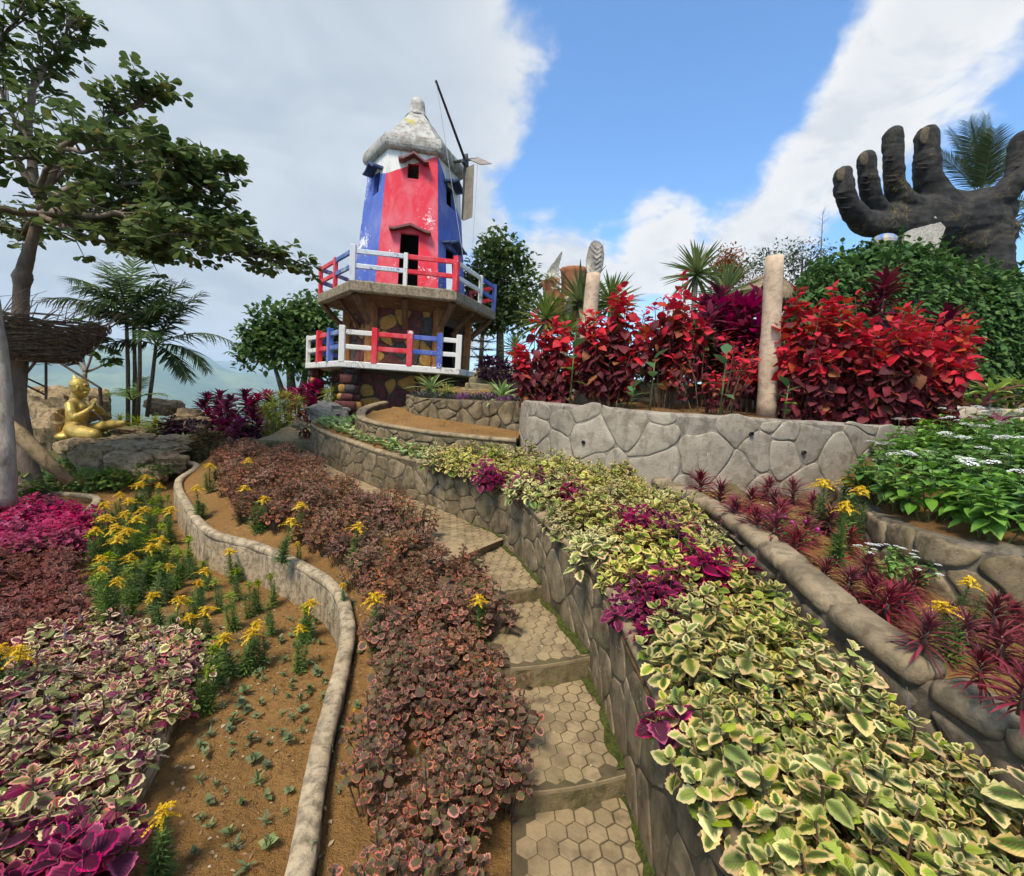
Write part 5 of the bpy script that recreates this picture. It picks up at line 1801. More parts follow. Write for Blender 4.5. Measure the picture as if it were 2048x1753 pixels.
def coleus_frames(R, H, ns, L, rg, pairs=4):
    fr, stems = [], []
    a_ = rg.random() * 6.28
    for s in range(ns):
        r = R * math.sqrt((s + .3) / ns)
        a_ += 2.4 + .3 * rg.random()
        h = H * (1 - .42 * (r / R) ** 2) * (.82 + .34 * rg.random())
        top = np.array([r * math.cos(a_), r * math.sin(a_), h])
        bot = np.array([.35 * r * math.cos(a_), .35 * r * math.sin(a_), 0])
        stems.append((bot, top))
        a0 = rg.random() * 3.14
        for k in range(pairs):
            sc = (.42, .68, .92, 1.0, .85)[k] * (.85 + .3 * rg.random())
            el = (58, 30, 4, -16, -30)[k] + rg.uniform(-14, 14)
            base = top + (bot - top) * min(1, (0, .05, .15, .30, .5)[k])
            for sd_ in (0, 1):
                az_ = a0 + k * math.pi / 2 + sd_ * math.pi + rg.uniform(-.3, .3)
                d = np.array([math.cos(az_) * math.cos(R_(el)), math.sin(az_) * math.cos(R_(el)), math.sin(R_(el))])
                fr.append(frames_to(base + d * .008, d, UPV, L * sc, .9 + .3 * rg.random(), rg.gauss(0, .32)))
    return fr, stems


TV = {id(T_COLEUS): [T_COLEUS, T_COLEUS2, T_COLEUS3], id(T_FRILL): [T_FRILL, T_FRILL2, T_FRILL3]}


def coleus_far(name, mat, tpl, R, H, ns, L, seed, pairs=4):
    rg = random.Random(seed)
    fr, stems = coleus_frames(R, H, ns, L, rg, pairs)
    b_ = MB()
    tl = TV.get(id(tpl), [tpl])
    for q in range(len(tl)):
        b_.leaves(tl[q], fr[q::len(tl)])
    for a, c_ in stems:
        b_.tube([a, c_], [.004, .003], 4, caps=False, mi=1)
    return b_.mesh(name, [mat, M_STEMR], True)


LEAFM = {}


def leaf_mesh(tpl, key, mat):
    if (key, mat.name) not in LEAFM:
        b_ = MB().add(tpl[0], tpl[1], tpl[2])
        LEAFM[(key, mat.name)] = b_.mesh('leaf', mat, True)
    return LEAFM[(key, mat.name)]


NEARP = {}


def coleus_near(name, x, y, z, rz, sc, mat, tpl, key, R, H, ns, L, seed, label, group, pairs=4, tilt=None):
    kk = (name, mat.name, seed)
    if kk not in NEARP:
        rg = random.Random(seed)
        fr, stems = coleus_frames(R, H, ns, L, rg, pairs)
        b_ = MB()
        for a, c_ in stems:
            b_.tube([a, c_], [.004, .003], 5, caps=False)
        NEARP[kk] = (b_.mesh(name, M_STEMR, True), [mat4(f) for f in fr])
    me, fr = NEARP[kk]
    o = ob(name, me, loc=(x, y, z), rot=(0, 0, rz), scale=sc, label=label, cat='plant', group=group)
    if tilt is not None:
        lean(o, tilt)
    tl = TV.get(id(tpl), [tpl])
    lm = [leaf_mesh(t_, key + str(q), mat) for q, t_ in enumerate(tl)]
    for q, f in enumerate(fr):
        ob('leaf', lm[q % len(lm)], o, mw=f)
    return o


SPIKE = []
for v in range(2):
    b_ = MB().tube([(0, 0, 0), (.004, 0, .08), (0, .004, .15)], [.002, .0018, .001], 4, caps=False)
    fr = []
    for k in range(46):
        a, t = k * 2.4, .25 + .75 * k / 46
        d = np.array([math.cos(a), math.sin(a), .25])
        fr.append(frames_to(np.array([0, 0, .15 * t]), d, UPV, .012 * (1.25 - t), 1.6))
    b_.leaves(T_TINY, fr, mi=1)
    SPIKE.append(b_.mesh('flower_spike', [M_STEMG, M_FLV if v == 0 else M_FLS], True))


def spike(o, k, rg, h, sc=1.0):
    for _ in range(k):
        a, r = rg.random() * 6.28, rg.random() * .1
        ob('flower_spike', SPIKE[0 if sc > 0 else 1], o, loc=(r * math.cos(a), r * math.sin(a), h * .8), rot=(rg.uniform(-.25, .25), rg.uniform(-.25, .25), 0), scale=abs(sc) * rg.uniform(.7, 1.1))


def lean(o, n, ang=.3):
    """lean a plant over towards the plan direction n"""
    q = Matrix.Rotation(ang, 3, Vector((-n[1], n[0], 0))) @ o.rotation_euler.to_matrix()
    o.rotation_euler = q.to_euler()


def wall_dist(run, x, y):
    d = np.hypot(run.p[:, 0] - x, run.p[:, 1] - y)
    i = int(d.argmin())
    return float(d[i]), run.n[i]


RUN1, RUN2, RUN6, RUN5 = Run(W1, -1), Run(W2, -1), Run(W6p, -1), Run(W5, -1)
ALONG = ((1.15, 'at the bottom edge of the picture'), (1.75, 'beside the lowest step'), (2.45, 'beside the second step'), (3.2, 'beside the third step'), (4.0, 'beside the fourth step'), (4.7, 'beside the landing'), (5.6, 'below the seedling terrace'), (6.8, 'along the upper path'), (99, 'at the far end of the path'))


def along(y):
    return next(t for lim, t in ALONG if y < lim)


def near_d(x, y):
    return math.hypot(x, y)


# ---- cream and maroon coleus, bed right of the steps
rg = random.Random(101)
PB1 = [(.72, .35), (.71, 1.0), (.69, 1.9), (.63, 2.5), (.42, 3.2), (.06, 4.1), (-.36, 4.6), (-.86, 5.02), (-.70, 5.42), (.2, 5.42), (.72, 4.95), (1.32, 4.5), (1.38, 3.8), (1.40, 3.0), (1.34, 2.4), (1.32, 2.0), (1.40, 1.5), (1.58, .9), (1.75, .35)]
MARO = [(G(px, py, -.62).to_2d(), r) for px, py, r in ((925, 885, .16), (965, 925, .20), (1015, 872, .18), (1060, 940, .12), (1120, 905, .16), (1255, 985, .17), (1240, 1050, .18), (1310, 1000, .18), (1360, 1000, .16), (1405, 1050, .14), (1290, 1105, .17), (1190, 1120, .13), (1205, 1185, .10), (1330, 1060, .12), (895, 915, .12), (1080, 885, .12), (1000, 905, .13), (1160, 960, .10), (1270, 1060, .12))]
FAR_C = [coleus_far('cream_coleus', M_CREAM, T_COLEUS_F, .16, .30, 10, .070, 500 + i) for i in range(4)]
FAR_M = [coleus_far('maroon_coleus', M_MAROON, T_COLEUS, .15, .31, 8, .075, 520 + i) for i in range(3)]
MID_C = [coleus_far('cream_coleus', M_CREAM, T_COLEUS, .16, .30, 10, .069, 540 + i) for i in range(5)]
for (x, y) in poisson([(x_, y_) for x_, y_ in PB1 if y_ < 2.6], .125, rg) + [q for q in poisson(PB1, .15, rg) if q[1] > 2.5]:
    dw, nw = wall_dist(RUN1, x, y)
    dk, _ = wall_dist(RUN2, x, y)
    edge = dw < .20
    z = zat('B1', x + (.16 if edge else 0), y, -1.0) - (.03 if edge else .02)
    d = near_d(x, y)
    mar = any((Vector((x, y)) - c_).length < r for c_, r in MARO)
    rz, sc = rg.random() * 6.28, rg.uniform(.68, 1.2)
    size = 'short ' if sc < .85 else 'tall ' if sc > 1.03 else ''
    where = ('spilling over the step wall ' if edge else 'against the dark kerb ' if dk < .33 else 'in mid bed ') + along(y)
    if mar:
        o = ob('maroon_coleus', rg.choice(FAR_M), loc=(x, y, z), rot=(0, 0, rz), scale=sc, label='dark maroon coleus with magenta edges ' + where, cat='plant', group='maroon coleus right of the steps')
        if edge:
            lean(o, nw)
    elif d < 1.95:
        o = coleus_near('cream_coleus', x, y, z, rz, sc, M_CREAM, T_COLEUS, 'coleus', .14, .29, 8, .068, 560 + rg.randrange(4), size + 'large-leaved cream-edged coleus ' + where, 'cream coleus right of the steps', 4, nw if edge else None)
        if rg.random() < .12:
            spike(o, 1, rg, .3)
    else:
        o = ob('cream_coleus', rg.choice(MID_C if d < 3.6 else FAR_C), loc=(x, y, z), rot=(0, 0, rz), scale=sc, label=size + 'cream-edged green coleus ' + where, cat='plant', group='cream coleus right of the steps')
        if edge:
            lean(o, nw)
        if rg.random() < .06:
            spike(o, 1, rg, .3)
coleus_near('maroon_coleus', .60, 1.42, -1.16, .4, .9, M_MAROON, T_COLEUS, 'coleus', .07, .20, 2, .10, 590, 'single magenta-edged dark coleus hanging over the wall by the lowest step', None, 4, (-1, 0))

# ---- brown coral-edged coleus between kerb and path
rg = random.Random(202)
left = [(a[0] + .30, a[1] - .10) for a in W6[:4]] + [(a[0] + .28, a[1] - .02) for a in W6[4:7]] + [(a[0] + .12, a[1] + .30) for a in W6[7:9]] + [(-3.55, 5.5), (-4.35, 6.6), (-4.95, 7.6)]
PB4 = left + [(-4.3, 7.9)] + [(a[0] + .02 + (-.03 if i < 4 else 0) + (.30 if 7 <= i <= 9 else .10 if i in (6, 10) else 0), a[1] - .05 + (.28 if 7 <= i <= 9 else .1 if i in (6, 10) else 0)) for i, a in reversed(list(enumerate(PL[:11])))]
FAR_B = [coleus_far('brown_coleus', M_BROWN, T_FRILL_F, .15, .30, 17, .042, 600 + i) for i in range(5)]
MID_B = [coleus_far('brown_coleus', M_BROWN, T_FRILL, .15, .31, 17, .040, 620 + i) for i in range(5)]
for (x, y) in [q for q in poisson(PB4, .13, rg) if q[1] < 2.3] + [q for q in poisson(PB4, .15, rg) if q[1] > 2.2]:
    z = zat('B4', x, y)
    if z is None:
        z = zat('path', x, y, -1.4)
    d = near_d(x, y)
    rz, sc = rg.random() * 6.28, rg.uniform(.62, 1.22)
    if rg.random() < .05:
        continue
    dk, _ = wall_dist(RUN6, x, y)
    dw, _ = wall_dist(RUN1, x, y)
    size = 'short ' if sc < .85 else 'tall ' if sc > 1.03 else ''
    where = ('on the path side ' if dw < .75 else 'on the kerb side ' if dk < .5 else 'in mid bed ') + along(y)
    if d < 2.05:
        o = coleus_near('brown_coleus', x, y, z - .01, rz, sc, M_BROWN, T_FRILL, 'frill', .13, .33, 13, .038, 640 + rg.randrange(5), size + 'coral-edged frilly brown coleus ' + where, 'brown coleus left of the steps', 4)
        if rg.random() < .3:
            spike(o, 1, rg, .33, -.7)
    else:
        o = ob('brown_coleus', rg.choice(MID_B if d < 3.4 else FAR_B), loc=(x, y, z - .01), rot=(0, 0, rz), scale=sc, label=size + 'small-leaved brown coleus ' + where, cat='plant', group='brown coleus left of the steps')
        if rg.random() < .15:
            spike(o, 1, rg, .3, -.7)

# ---- coleus bed at far left
rg = random.Random(303)
RUN7 = Run(W7p, 1)


def side_of(x, y):
    d_, _ = wall_dist(RUN7, x, y)
    s_ = 'leaning on the kerb' if d_ < .3 else 'one row in from the kerb' if d_ < .65 else 'well inside the bed' if d_ < 1.2 else 'near the left picture edge'
    return s_ + (' at the front' if y < 2.0 else ' in the middle' if y < 2.9 else ' towards the back' if y < 4 else '')




def pxpoly(pts, z):
    return [tuple(G(x, y, z).to_2d()) for x, y in pts]


PK = pxpoly([(-120, 1000), (80, 998), (190, 1012), (178, 1040), (148, 1080), (-120, 1095)], -1.58)
RU = pxpoly([(-150, 1095), (148, 1080), (128, 1120), (140, 1165), (165, 1200), (120, 1235), (-150, 1340)], -1.62)
MX = pxpoly([(-160, 1345), (120, 1240), (210, 1205), (300, 1235), (380, 1265), (380, 1335), (305, 1430), (255, 1540), (210, 1625), (-160, 1640)], -1.60)
MR = pxpoly([(-200, 1645), (205, 1630), (165, 1700), (130, 1800), (60, 1950), (-200, 1950)], -1.60)
FAR_P = [coleus_far('pink_coleus', M_PINK, T_FRILL_F, .15, .28, 9, .07, 700 + i) for i in range(3)]
FAR_R = [coleus_far('rusty_coleus', M_RUST, T_FRILL_F, .15, .26, 10, .06, 710 + i) for i in range(3)]
MID_X = [coleus_far('variegated_coleus', M_MIXED, T_COLEUS, .15, .28, 10, .066, 720 + i) for i in range(4)]
for poly, meshes, lab, grp in ((PK, FAR_P, 'bright pink coleus %s, far left bed', 'pink coleus in the left bed'),
                               (RU, FAR_R, 'rusty brown coleus %s, left bed', 'rusty coleus in the left bed')):
    for (x, y) in poisson(poly, .17, rg):
        ob(meshes[0].name.split('.')[0], rg.choice(meshes), loc=(x, y, zat('B5', x, y, -1.87) - .01), rot=(0, 0, rg.random() * 6.28), scale=rg.uniform(.8, 1.1), label=lab % side_of(x, y), cat='plant', group=grp)
for (x, y) in poisson(MX, .165, rg):
    d = near_d(x, y)
    z = zat('B5', x, y, -1.88) + .0
    if d < 2.45:
        o = coleus_near('variegated_coleus', x, y, z, rg.random() * 6.28, rg.uniform(.75, 1.15), M_MIXED, T_COLEUS, 'coleus', .15, .29, 8, .070, 740 + rg.randrange(4), 'cream-edged variegated coleus %s, left bed' % side_of(x, y), 'variegated coleus in the left bed', 4)
    else:
        o = ob('variegated_coleus', rg.choice(MID_X), loc=(x, y, z), rot=(0, 0, rg.random() * 6.28), scale=rg.uniform(.8, 1.1), label='maroon-centred variegated coleus %s, left bed' % side_of(x, y), cat='plant', group='variegated coleus in the left bed')
    if rg.random() < .3:
        spike(o, 1, rg, .3, 1.1)
for (x, y) in poisson(MR, .17, rg):
    coleus_near('maroon_coleus', x, y, zat('B5', x, y, -1.88), rg.random() * 6.28, rg.uniform(.9, 1.15), M_MAROON, T_COLEUS, 'coleus', .15, .30, 5, .105, 760 + rg.randrange(3), 'large dark maroon coleus in the bottom left corner', 'maroon coleus in the bottom left corner', 4)

# ---- goldenrod
def goldenrod(seed, bud=False):
    rg2 = random.Random(seed)
    b_ = MB()
    fr = []
    for s_ in range(3):
        ox, oy = (0, 0) if s_ == 0 else (rg2.uniform(-.06, .06), rg2.uniform(-.06, .06))
        hs = .40 if s_ == 0 else rg2.uniform(.2, .36)
        b_.tube([(ox * .3, oy * .3, 0), (ox, oy, hs * .5), (ox, oy, hs)], [.004, .0035, .002], 5, caps=False, mi=1)
        for k in range(84):
            t = .06 + .94 * k / 84
            a = k * 2.4
            el = R_(20 + 35 * t + rg2.uniform(-10, 10))
            d = np.array([math.cos(a) * math.cos(el), math.sin(a) * math.cos(el), math.sin(el)])
            fr.append(frames_to(np.array([ox * min(1, .3 + 1.4 * t), oy * min(1, .3 + 1.4 * t), hs * t]), d, UPV, (.095 - .05 * t) * rg2.uniform(.8, 1.2), .55, rg2.gauss(0, .3)))
    b_.leaves(T_NAR, fr)
    st = b_.mesh('goldenrod', [M_GOLDL, M_STEMG], True)
    c_ = MB()
    fr = []
    for k in range(15):
        a, t = k * 2.4 + rg2.random(), k / 15
        L = (.085 * (1 - t) + .03) * rg2.uniform(.7, 1.2)
        p0 = np.array([0, 0, .37 + .075 * t])
        d = np.array([math.cos(a), math.sin(a), .0])
        pts = []
        for q in range(9):
            u = q / 8
            p = p0 + d * L * u + UPV * (L * (.55 * u - .6 * u * u) + (.03 if bud else 0) * u)
            pts.append(p)
            for s_ in range(6):
                aa = rg2.random() * 6.28
                e = np.array([math.cos(aa), math.sin(aa), .5 + rg2.random()])
                fr.append(frames_to(p, e, d, .015 * rg2.uniform(.6, 1.3) * (1.1 - .4 * u), 1.2))
        c_.tube(pts, .0015, 3, caps=False)
    c_.leaves(T_TINY, fr)
    return st, c_.mesh('flower_head', M_LIMEBUD if bud else M_FLY, True)


GR = [goldenrod(i) for i in range(6)]
GB = [goldenrod(10 + i, True) for i in range(4)]


def put_gold(px, py, bed, label, group, h=.42, bud=False, rg=random.Random(9), zd=-1.7):
    z = zd
    for _ in range(4):
        p = G(px, py, z + h)
        z = zat(bed, p.x, p.y, z)
    st, fl = rg.choice(GB if bud else GR)
    k = h / .43
    kw = k * rg.uniform(.75, 1.1)
    o = ob('goldenrod', st, loc=(p.x, p.y, z - .01), rot=(rg.uniform(-.16, .16), rg.uniform(-.16, .16), rg.random() * 6.28), scale=(kw, kw, k), label=label, cat='plant', group=group)
    if fl:
        ob('flower_head', fl, o)
    return o


clump = [(265, 966), (300, 952), (322, 966), (262, 998), (240, 984), (224, 1004), (290, 1012), (276, 1036), (342, 1016), (204, 1036), (188, 1058), (226, 1078), (216, 1108), (255, 1108), (286, 1088), (266, 1058), (232, 1048), (302, 1076), (250, 1020), (285, 962)]
for q in clump:
    put_gold(*q, 'B3', 'yellow goldenrod in the dense clump behind the left kerb bed', 'goldenrod in the dense clump')
    if rng.random() < .75:
        put_gold(q[0] + rng.uniform(-14, 60), q[1] + rng.uniform(20, 60), 'B3', 'unopened green goldenrod stem in the dense clump', 'budding goldenrod in the dense clump', .36, True)
for q in [(340, 1128), (392, 1140), (398, 1160), (320, 1180), (348, 1194), (222, 1160), (468, 1100), (420, 1215), (398, 1224), (492, 1255), (524, 1243), (462, 1262), (598, 1255), (617, 1195), (430, 1056), (318, 1605), (212, 1135)]:
    put_gold(*q, 'B3', 'yellow goldenrod standing singly on the orange soil left of the kerb', 'single goldenrods on the orange soil', .32)
for q in [(435, 1160), (418, 1295), (415, 1335), (545, 1150), (470, 1190), (500, 1170), (545, 1200), (380, 1200), (480, 1140), (520, 1160), (440, 1270), (600, 1215), (380, 1100), (410, 1120), (360, 1090), (330, 1110), (400, 1010), (180, 1130)]:
    put_gold(*q, 'B3', 'green unopened goldenrod on the orange soil left of the kerb', 'budding goldenrods on the orange soil', .28, True)
for q in [(420, 925), (485, 970), (514, 990), (592, 1008), (566, 1040), (765, 1185), (966, 1200), (710, 1052), (500, 905), (400, 975)]:
    put_gold(*q, 'B4', 'yellow goldenrod sticking up through the brown coleus ' + ('near the third step' if q[0] == 966 else 'near the bend of the kerb' if q[0] == 765 else 'along the upper kerb'), 'goldenrods in the brown coleus', .38, zd=-1.5)
for q in [(600, 1080, .22, 'by the edge of the brown coleus above the kerb wall'), (692, 1165, .18, 'on the soil strip at the bend of the kerb'), (704, 1415, .09, 'lying low on the soil strip beside the near kerb')]:
    put_gold(q[0], q[1], 'B4', 'small yellow goldenrod ' + q[3], None, q[2], zd=-1.6)
for q in [(12, 1283), (36, 1302)]:
    put_gold(*q, 'B5', 'yellow goldenrod in the coleus at the left edge', 'goldenrods at the left edge', .42, zd=-1.85)
for q in [(1662, 962), (1690, 955), (1718, 960), (1690, 1005), (1715, 975)]:
    put_gold(*q, 'B2', 'tall yellow goldenrod in the group beside the white-flowered bushes', 'tall goldenrods by the white bushes', .40, zd=-.85)
for q in [(1880, 1045), (1912, 1052), (1925, 1152), (1918, 1212)]:
    put_gold(*q, 'B2', 'yellow goldenrod leaning among the red dracaenas near the brown wall', 'goldenrods among the dracaenas', .26, zd=-.92)


# ---- strap-leaved rosettes
def rosette(name, n, L, W, mat, tpl, seed, el0=85, el1=10, stem=0.0, mstem=None, up=0.0, jit=.15):
    rg2 = random.Random(seed)
    b_ = MB()
    fr = []
    for k in range(n):
        t = k / max(1, n - 1)
        a = k * 2.4 + rg2.uniform(-.2, .2)
        el = R_(el0 + (el1 - el0) * t + rg2.uniform(-9, 9))
        d = np.array([math.cos(a) * math.cos(el), math.sin(a) * math.cos(el), math.sin(el)])
        fr.append(frames_to(np.array([0, 0, stem * (1 - t * .85) + up]) + d * .01, d, UPV, L * (.6 + .4 * min(1, t * 2.5)) * rg2.uniform(1 - jit, 1 + jit), W))
    b_.leaves(tpl, fr)
    if stem:
        b_.tube([(0, 0, 0), (0, 0, stem)], [.016, .010], 6, mi=1)
    return b_.mesh(name, [mat, mstem or M_BARK], True)


DR = [rosette('dracaena_plant', 84, .155, .95, M_DRAC, T_STRAP, 800 + i, 87, -8, .20, None, 0, .3) for i in range(4)]
rg = random.Random(404)
for (px, py) in [(1372, 988), (1400, 1002), (1440, 990), (1462, 985), (1420, 968), (1436, 1018), (1500, 1024), (1550, 1038), (1585, 1010), (1625, 1034), (1470, 1052), (1506, 1078), (1546, 1098), (1586, 1118), (1642, 1178), (1692, 1114), (1694, 1192), (1772, 1108), (1768, 1245), (1820, 1195), (1870, 1172), (1842, 1302), (1896, 1268), (1950, 1204), (1962, 1372), (2004, 1332), (2030, 1262), (2040, 1425), (1730, 1160), (1610, 1085), (1560, 1060), (1655, 1070), (1800, 1225), (1985, 1270), (1920, 1300), (2060, 1350), (1745, 1215), (1530, 1000)]:
    z = -.87
    for _ in range(4):
        p = G(px, py, z)
        z = zat('B2', p.x, p.y, z)
    ob('dracaena_plant', rg.choice(DR), loc=(p.x, p.y, z - .01), rot=(rg.uniform(-.12, .12), rg.uniform(-.12, .12), rg.random() * 6.28), scale=rg.uniform(.8, 1.1) * min(1, .34 + .17 * p.y), label='dark red dracaena %s %s' % ('next to the dark kerb' if wall_dist(RUN2, p.x, p.y)[0] < .35 else 'next to the brown wall' if wall_dist(RUN5, p.x, p.y)[0] < .4 else 'in mid bed', 'at the near end' if p.y < 2 else 'below the goldenrods' if p.y < 2.7 else 'halfway back' if p.y < 3.5 else 'at the far end by the grey wall'), cat='plant', group='red dracaenas behind the dark kerb')

# ---- white-flowered bushes
def pentas(seed, R, H, n, L):
    rg2 = random.Random(seed)
    b_ = MB()
    fr = []
    for s in range(n):
        a, r = rg2.random() * 6.28, R * math.sqrt(rg2.random())
        h = H * (1 - .35 * (r / R) ** 2) * rg2.uniform(.75, 1.05)
        top = np.array([r * math.cos(a), r * math.sin(a), h])
        bot = top * np.array([.3, .3, 0])
        b_.tube([bot, top], [.005, .003], 4, caps=False, mi=1)
        a0 = rg2.random() * 3
        for k in range(5):
            for q in (0, 1):
                az_ = a0 + k * 1.57 + q * 3.14 + rg2.uniform(-.3, .3)
                el = R_((40, 18, 0, -15, -25)[k] + rg2.uniform(-12, 12))
                d = np.array([math.cos(az_) * math.cos(el), math.sin(az_) * math.cos(el), math.sin(el)])
                fr.append(frames_to(top + (bot - top) * (.02 + .13 * k), d, UPV, L * (.6, .85, 1, 1, .9)[k] * rg2.uniform(.8, 1.15), .85))
    return b_.leaves(T_OV, fr).mesh('flowering_bush', [M_PENTAS, M_STEMG], True)


def umbel(seed):
    rg2 = random.Random(seed)
    fr = []
    for k in range(60):
        a, r = rg2.random() * 6.28, .040 * math.sqrt(rg2.random())
        aa = rg2.random() * 6.28
        fr.append(frames_to(np.array([r * math.cos(a), r * math.sin(a), .012 - r * r * 8 + .004 * rg2.random()]), np.array([math.cos(aa), math.sin(aa), .15]), UPV, .013, 1.4))
    b_ = MB().leaves(T_TINY, fr)
    b_.tube([(0, 0, -.06), (0, 0, .008)], [.002, .003], 4, mi=1)
    return b_.mesh('flower_head', [M_FLW, M_STEMG], True)


PT = [pentas(850 + i, .21, .40, 11, .105) for i in range(4)]
UM = [umbel(i) for i in range(3)]
rg = random.Random(505)
PB6 = [(3.75, 1.0), (3.0, 1.8), (2.70, 2.2), (2.52, 2.38), (2.48, 2.55), (2.60, 2.98), (2.93, 3.6), (3.25, 4.25), (3.7, 4.6), (4.4, 4.75), (5.0, 4.7), (5.6, 4.3), (6.0, 3.4), (6.0, 1.5)]
for (x, y) in poisson(PB6, .27, rg):
    if x / y > 1.35:
        continue
    z = zat('B6', x, y, -.5)
    o = ob('flowering_bush', rg.choice(PT), loc=(x, y, z - .03), rot=(0, 0, rg.random() * 6.28), scale=rg.uniform(.85, 1.15) * (.62 if x / y < .87 and y > 3.5 else 1), label='white-flowered green bush %s %s' % ('on the lip of the brown wall' if wall_dist(RUN5, x, y)[0] < .4 else 'one row behind the brown wall' if wall_dist(RUN5, x, y)[0] < .85 else 'at the back of the bank', 'at the right picture edge' if x / y > 1.05 else 'in the middle of the bank' if x / y > .85 else 'beside the grey wall'), cat='bush', group='white-flowered bushes on the bank')
    for _ in range(rg.choice((1, 2, 3, 4))):
        a, r = rg.random() * 6.28, .16 * rg.random()
        ob('flower_head', rg.choice(UM), o, loc=(r * math.cos(a), r * math.sin(a), .43 - .5 * r * r + .03 * rg.random()), rot=(rg.uniform(-.2, .2), rg.uniform(-.2, .2), 0), scale=rg.uniform(.8, 1.15))
PS = pentas(880, .22, .17, 16, .045)
for (px, py, lab) in ((1520, 985, 'low mound of tiny white flowers against the grey wall'), (1792, 1150, 'low mound of tiny white flowers among the red dracaenas')):
    p = G(px, py, -.86)
    o = ob('flowering_bush', PS, loc=(p.x, p.y, zat('B2', p.x, p.y, -.86)), scale=1.1, label=lab, cat='bush')
    for _ in range(22):
        a, r = rg.random() * 6.28, .22 * math.sqrt(rg.random())
        ob('flower', UM[0], o, loc=(r * math.cos(a), r * math.sin(a), .18 - 1.1 * r * r), scale=.35)
p = G(1570, 1090, -.87)
o = ob('flowering_bush', PS, loc=(p.x, p.y, zat('B2', p.x, p.y, -.87)), scale=.9, label='small lime bush with magenta button flowers among the red dracaenas', cat='bush')
bt = MB()
ellipsoid(bt, (0, 0, 0), (.011, .011, .012), n=8)
bt = bt.mesh('flower', plain('petal_magenta', (.45, .03, .28), (.35, .02, .2), 30), True)
for _ in range(12):
    a, r = rg.random() * 6.28, .22 * math.sqrt(rg.random())
    ob('flower', bt, o, loc=(r * math.cos(a), r * math.sin(a), .2 - .8 * r * r))

# ---- seedlings, weeds
def seedling(seed, n, L, mat, tpl=T_OV, el=25):
    rg2 = random.Random(seed)
    b_ = MB()
    fr = []
    for k in range(n):
        a = k * 2.4 + rg2.uniform(-1, 1)
        e = R_(el + rg2.uniform(-25, 45))
        d = np.array([math.cos(a) * math.cos(e), math.sin(a) * math.cos(e), math.sin(e)])
        fr.append(frames_to(np.array([0, 0, .01 + .05 * (k / n) * (1 if tpl is T_OV else .6)]), d, UPV, L * rg2.uniform(.35, 1.15), rg2.uniform(.6, 1.1), rg2.gauss(0, .4)))
    return b_.leaves(tpl, fr).mesh('seedling' if mat is M_SEED else 'weed_tuft', mat, True)


SD = [seedling(i, 8, .075, M_SEED) for i in range(3)]
WD = [seedling(20 + i, 9 + 2 * i, .055, M_WEED, T_NAR if i % 2 else T_OV, 35) for i in range(6)]
rg = random.Random(606)
PSD = [(-.55, 5.45), (-1.2, 5.3), (-1.75, 5.9), (-2.35, 6.45), (-3.05, 7.25), (-3.45, 7.9), (-3.4, 8.3), (-2.75, 8.1), (-2.72, 7.5), (-2.55, 6.95), (-2.05, 6.3), (-1.4, 5.8)]
for (x, y) in poisson(PSD, .072, rg):
    ob('seedling', rg.choice(SD), loc=(x, y, zat('B1', x, y, -.78)), rot=(0, 0, rg.random() * 6.28), scale=rg.uniform(.75, 1.3), label='pale green seedling in the soil strip of the lower terrace', cat='seedling', group='seedlings on the lower terrace')
PWD = pxpoly([(440, 1260), (640, 1250), (650, 1400), (590, 1560), (545, 1740), (330, 1745), (340, 1620), (430, 1420)], -1.92)
for (x, y) in poisson(PWD, .065, rg, 480):
    ob('weed_tuft', rg.choice(WD), loc=(x, y, zat('B3', x, y, -1.92)), rot=(0, 0, rg.random() * 6.28), scale=rg.uniform(.4, .95), label='small green weed tuft sprouting from the orange soil', cat='weed', group='weed tufts on the orange soil')
left2 = pxpoly([(640, 1180), (735, 1200), (720, 1400), (690, 1560), (640, 1740), (600, 1740), (650, 1540), (690, 1330)], -1.68)
for (x, y) in poisson(left2, .16, rg):
    ob('weed_tuft', rg.choice(WD), loc=(x, y, zat('B4', x, y, -1.68)), rot=(0, 0, rg.random() * 6.28), scale=rg.uniform(.3, .7), label='tiny weed on the soil strip beside the winding kerb', cat='weed', group='weeds beside the winding kerb')

# ---- litter: dry leaves, straws and pebbles on the soil
def step_z(x, y):
    for i in range(4, 0, -1):
        (ax, ay), (bx, by) = NOSE[i]
        if (x - ax) * (by - ay) - (y - ay) * (bx - ax) < 0 if bx > ax else (x - ax) * (by - ay) - (y - ay) * (bx - ax) > 0:
            return TZ[i]
    return TZ[0]


def litter(name, poly, bed, n, zd, sz=.03):
    rg2 = random.Random(n)
    fr = []
    b_ = MB()
    for (x, y) in poisson(poly, .018, rg2, n):
        z = (zat(bed, x, y, zd) if bed != 'steps' else step_z(x, y)) + .006
        a = rg2.random() * 6.28
        if rg2.random() < .28:
            fr.append(frames_to(np.array([x, y, z]), np.array([math.cos(a), math.sin(a), rg2.uniform(-.1, .3)]), UPV, sz * rg2.uniform(.5, 1.6), rg2.choice((.25, .6, 1))))
        else:
            r = sz * rg2.uniform(.1, .35)
            r *= 1.6 if rg2.random() < .3 else 1
            b_.lathe([(r * .3, -.3 * r), (r, 0), (r * .7, r * .5), (r * .1, r * .7)], 6, (x, y, z - .004), .5, mi=1 if rg2.random() < .12 else 2)
    return ob(name, b_.leaves(T_OV, fr).mesh(name, [M_DRY, M_ROCKP, M_SOIL], False), kind='stuff')


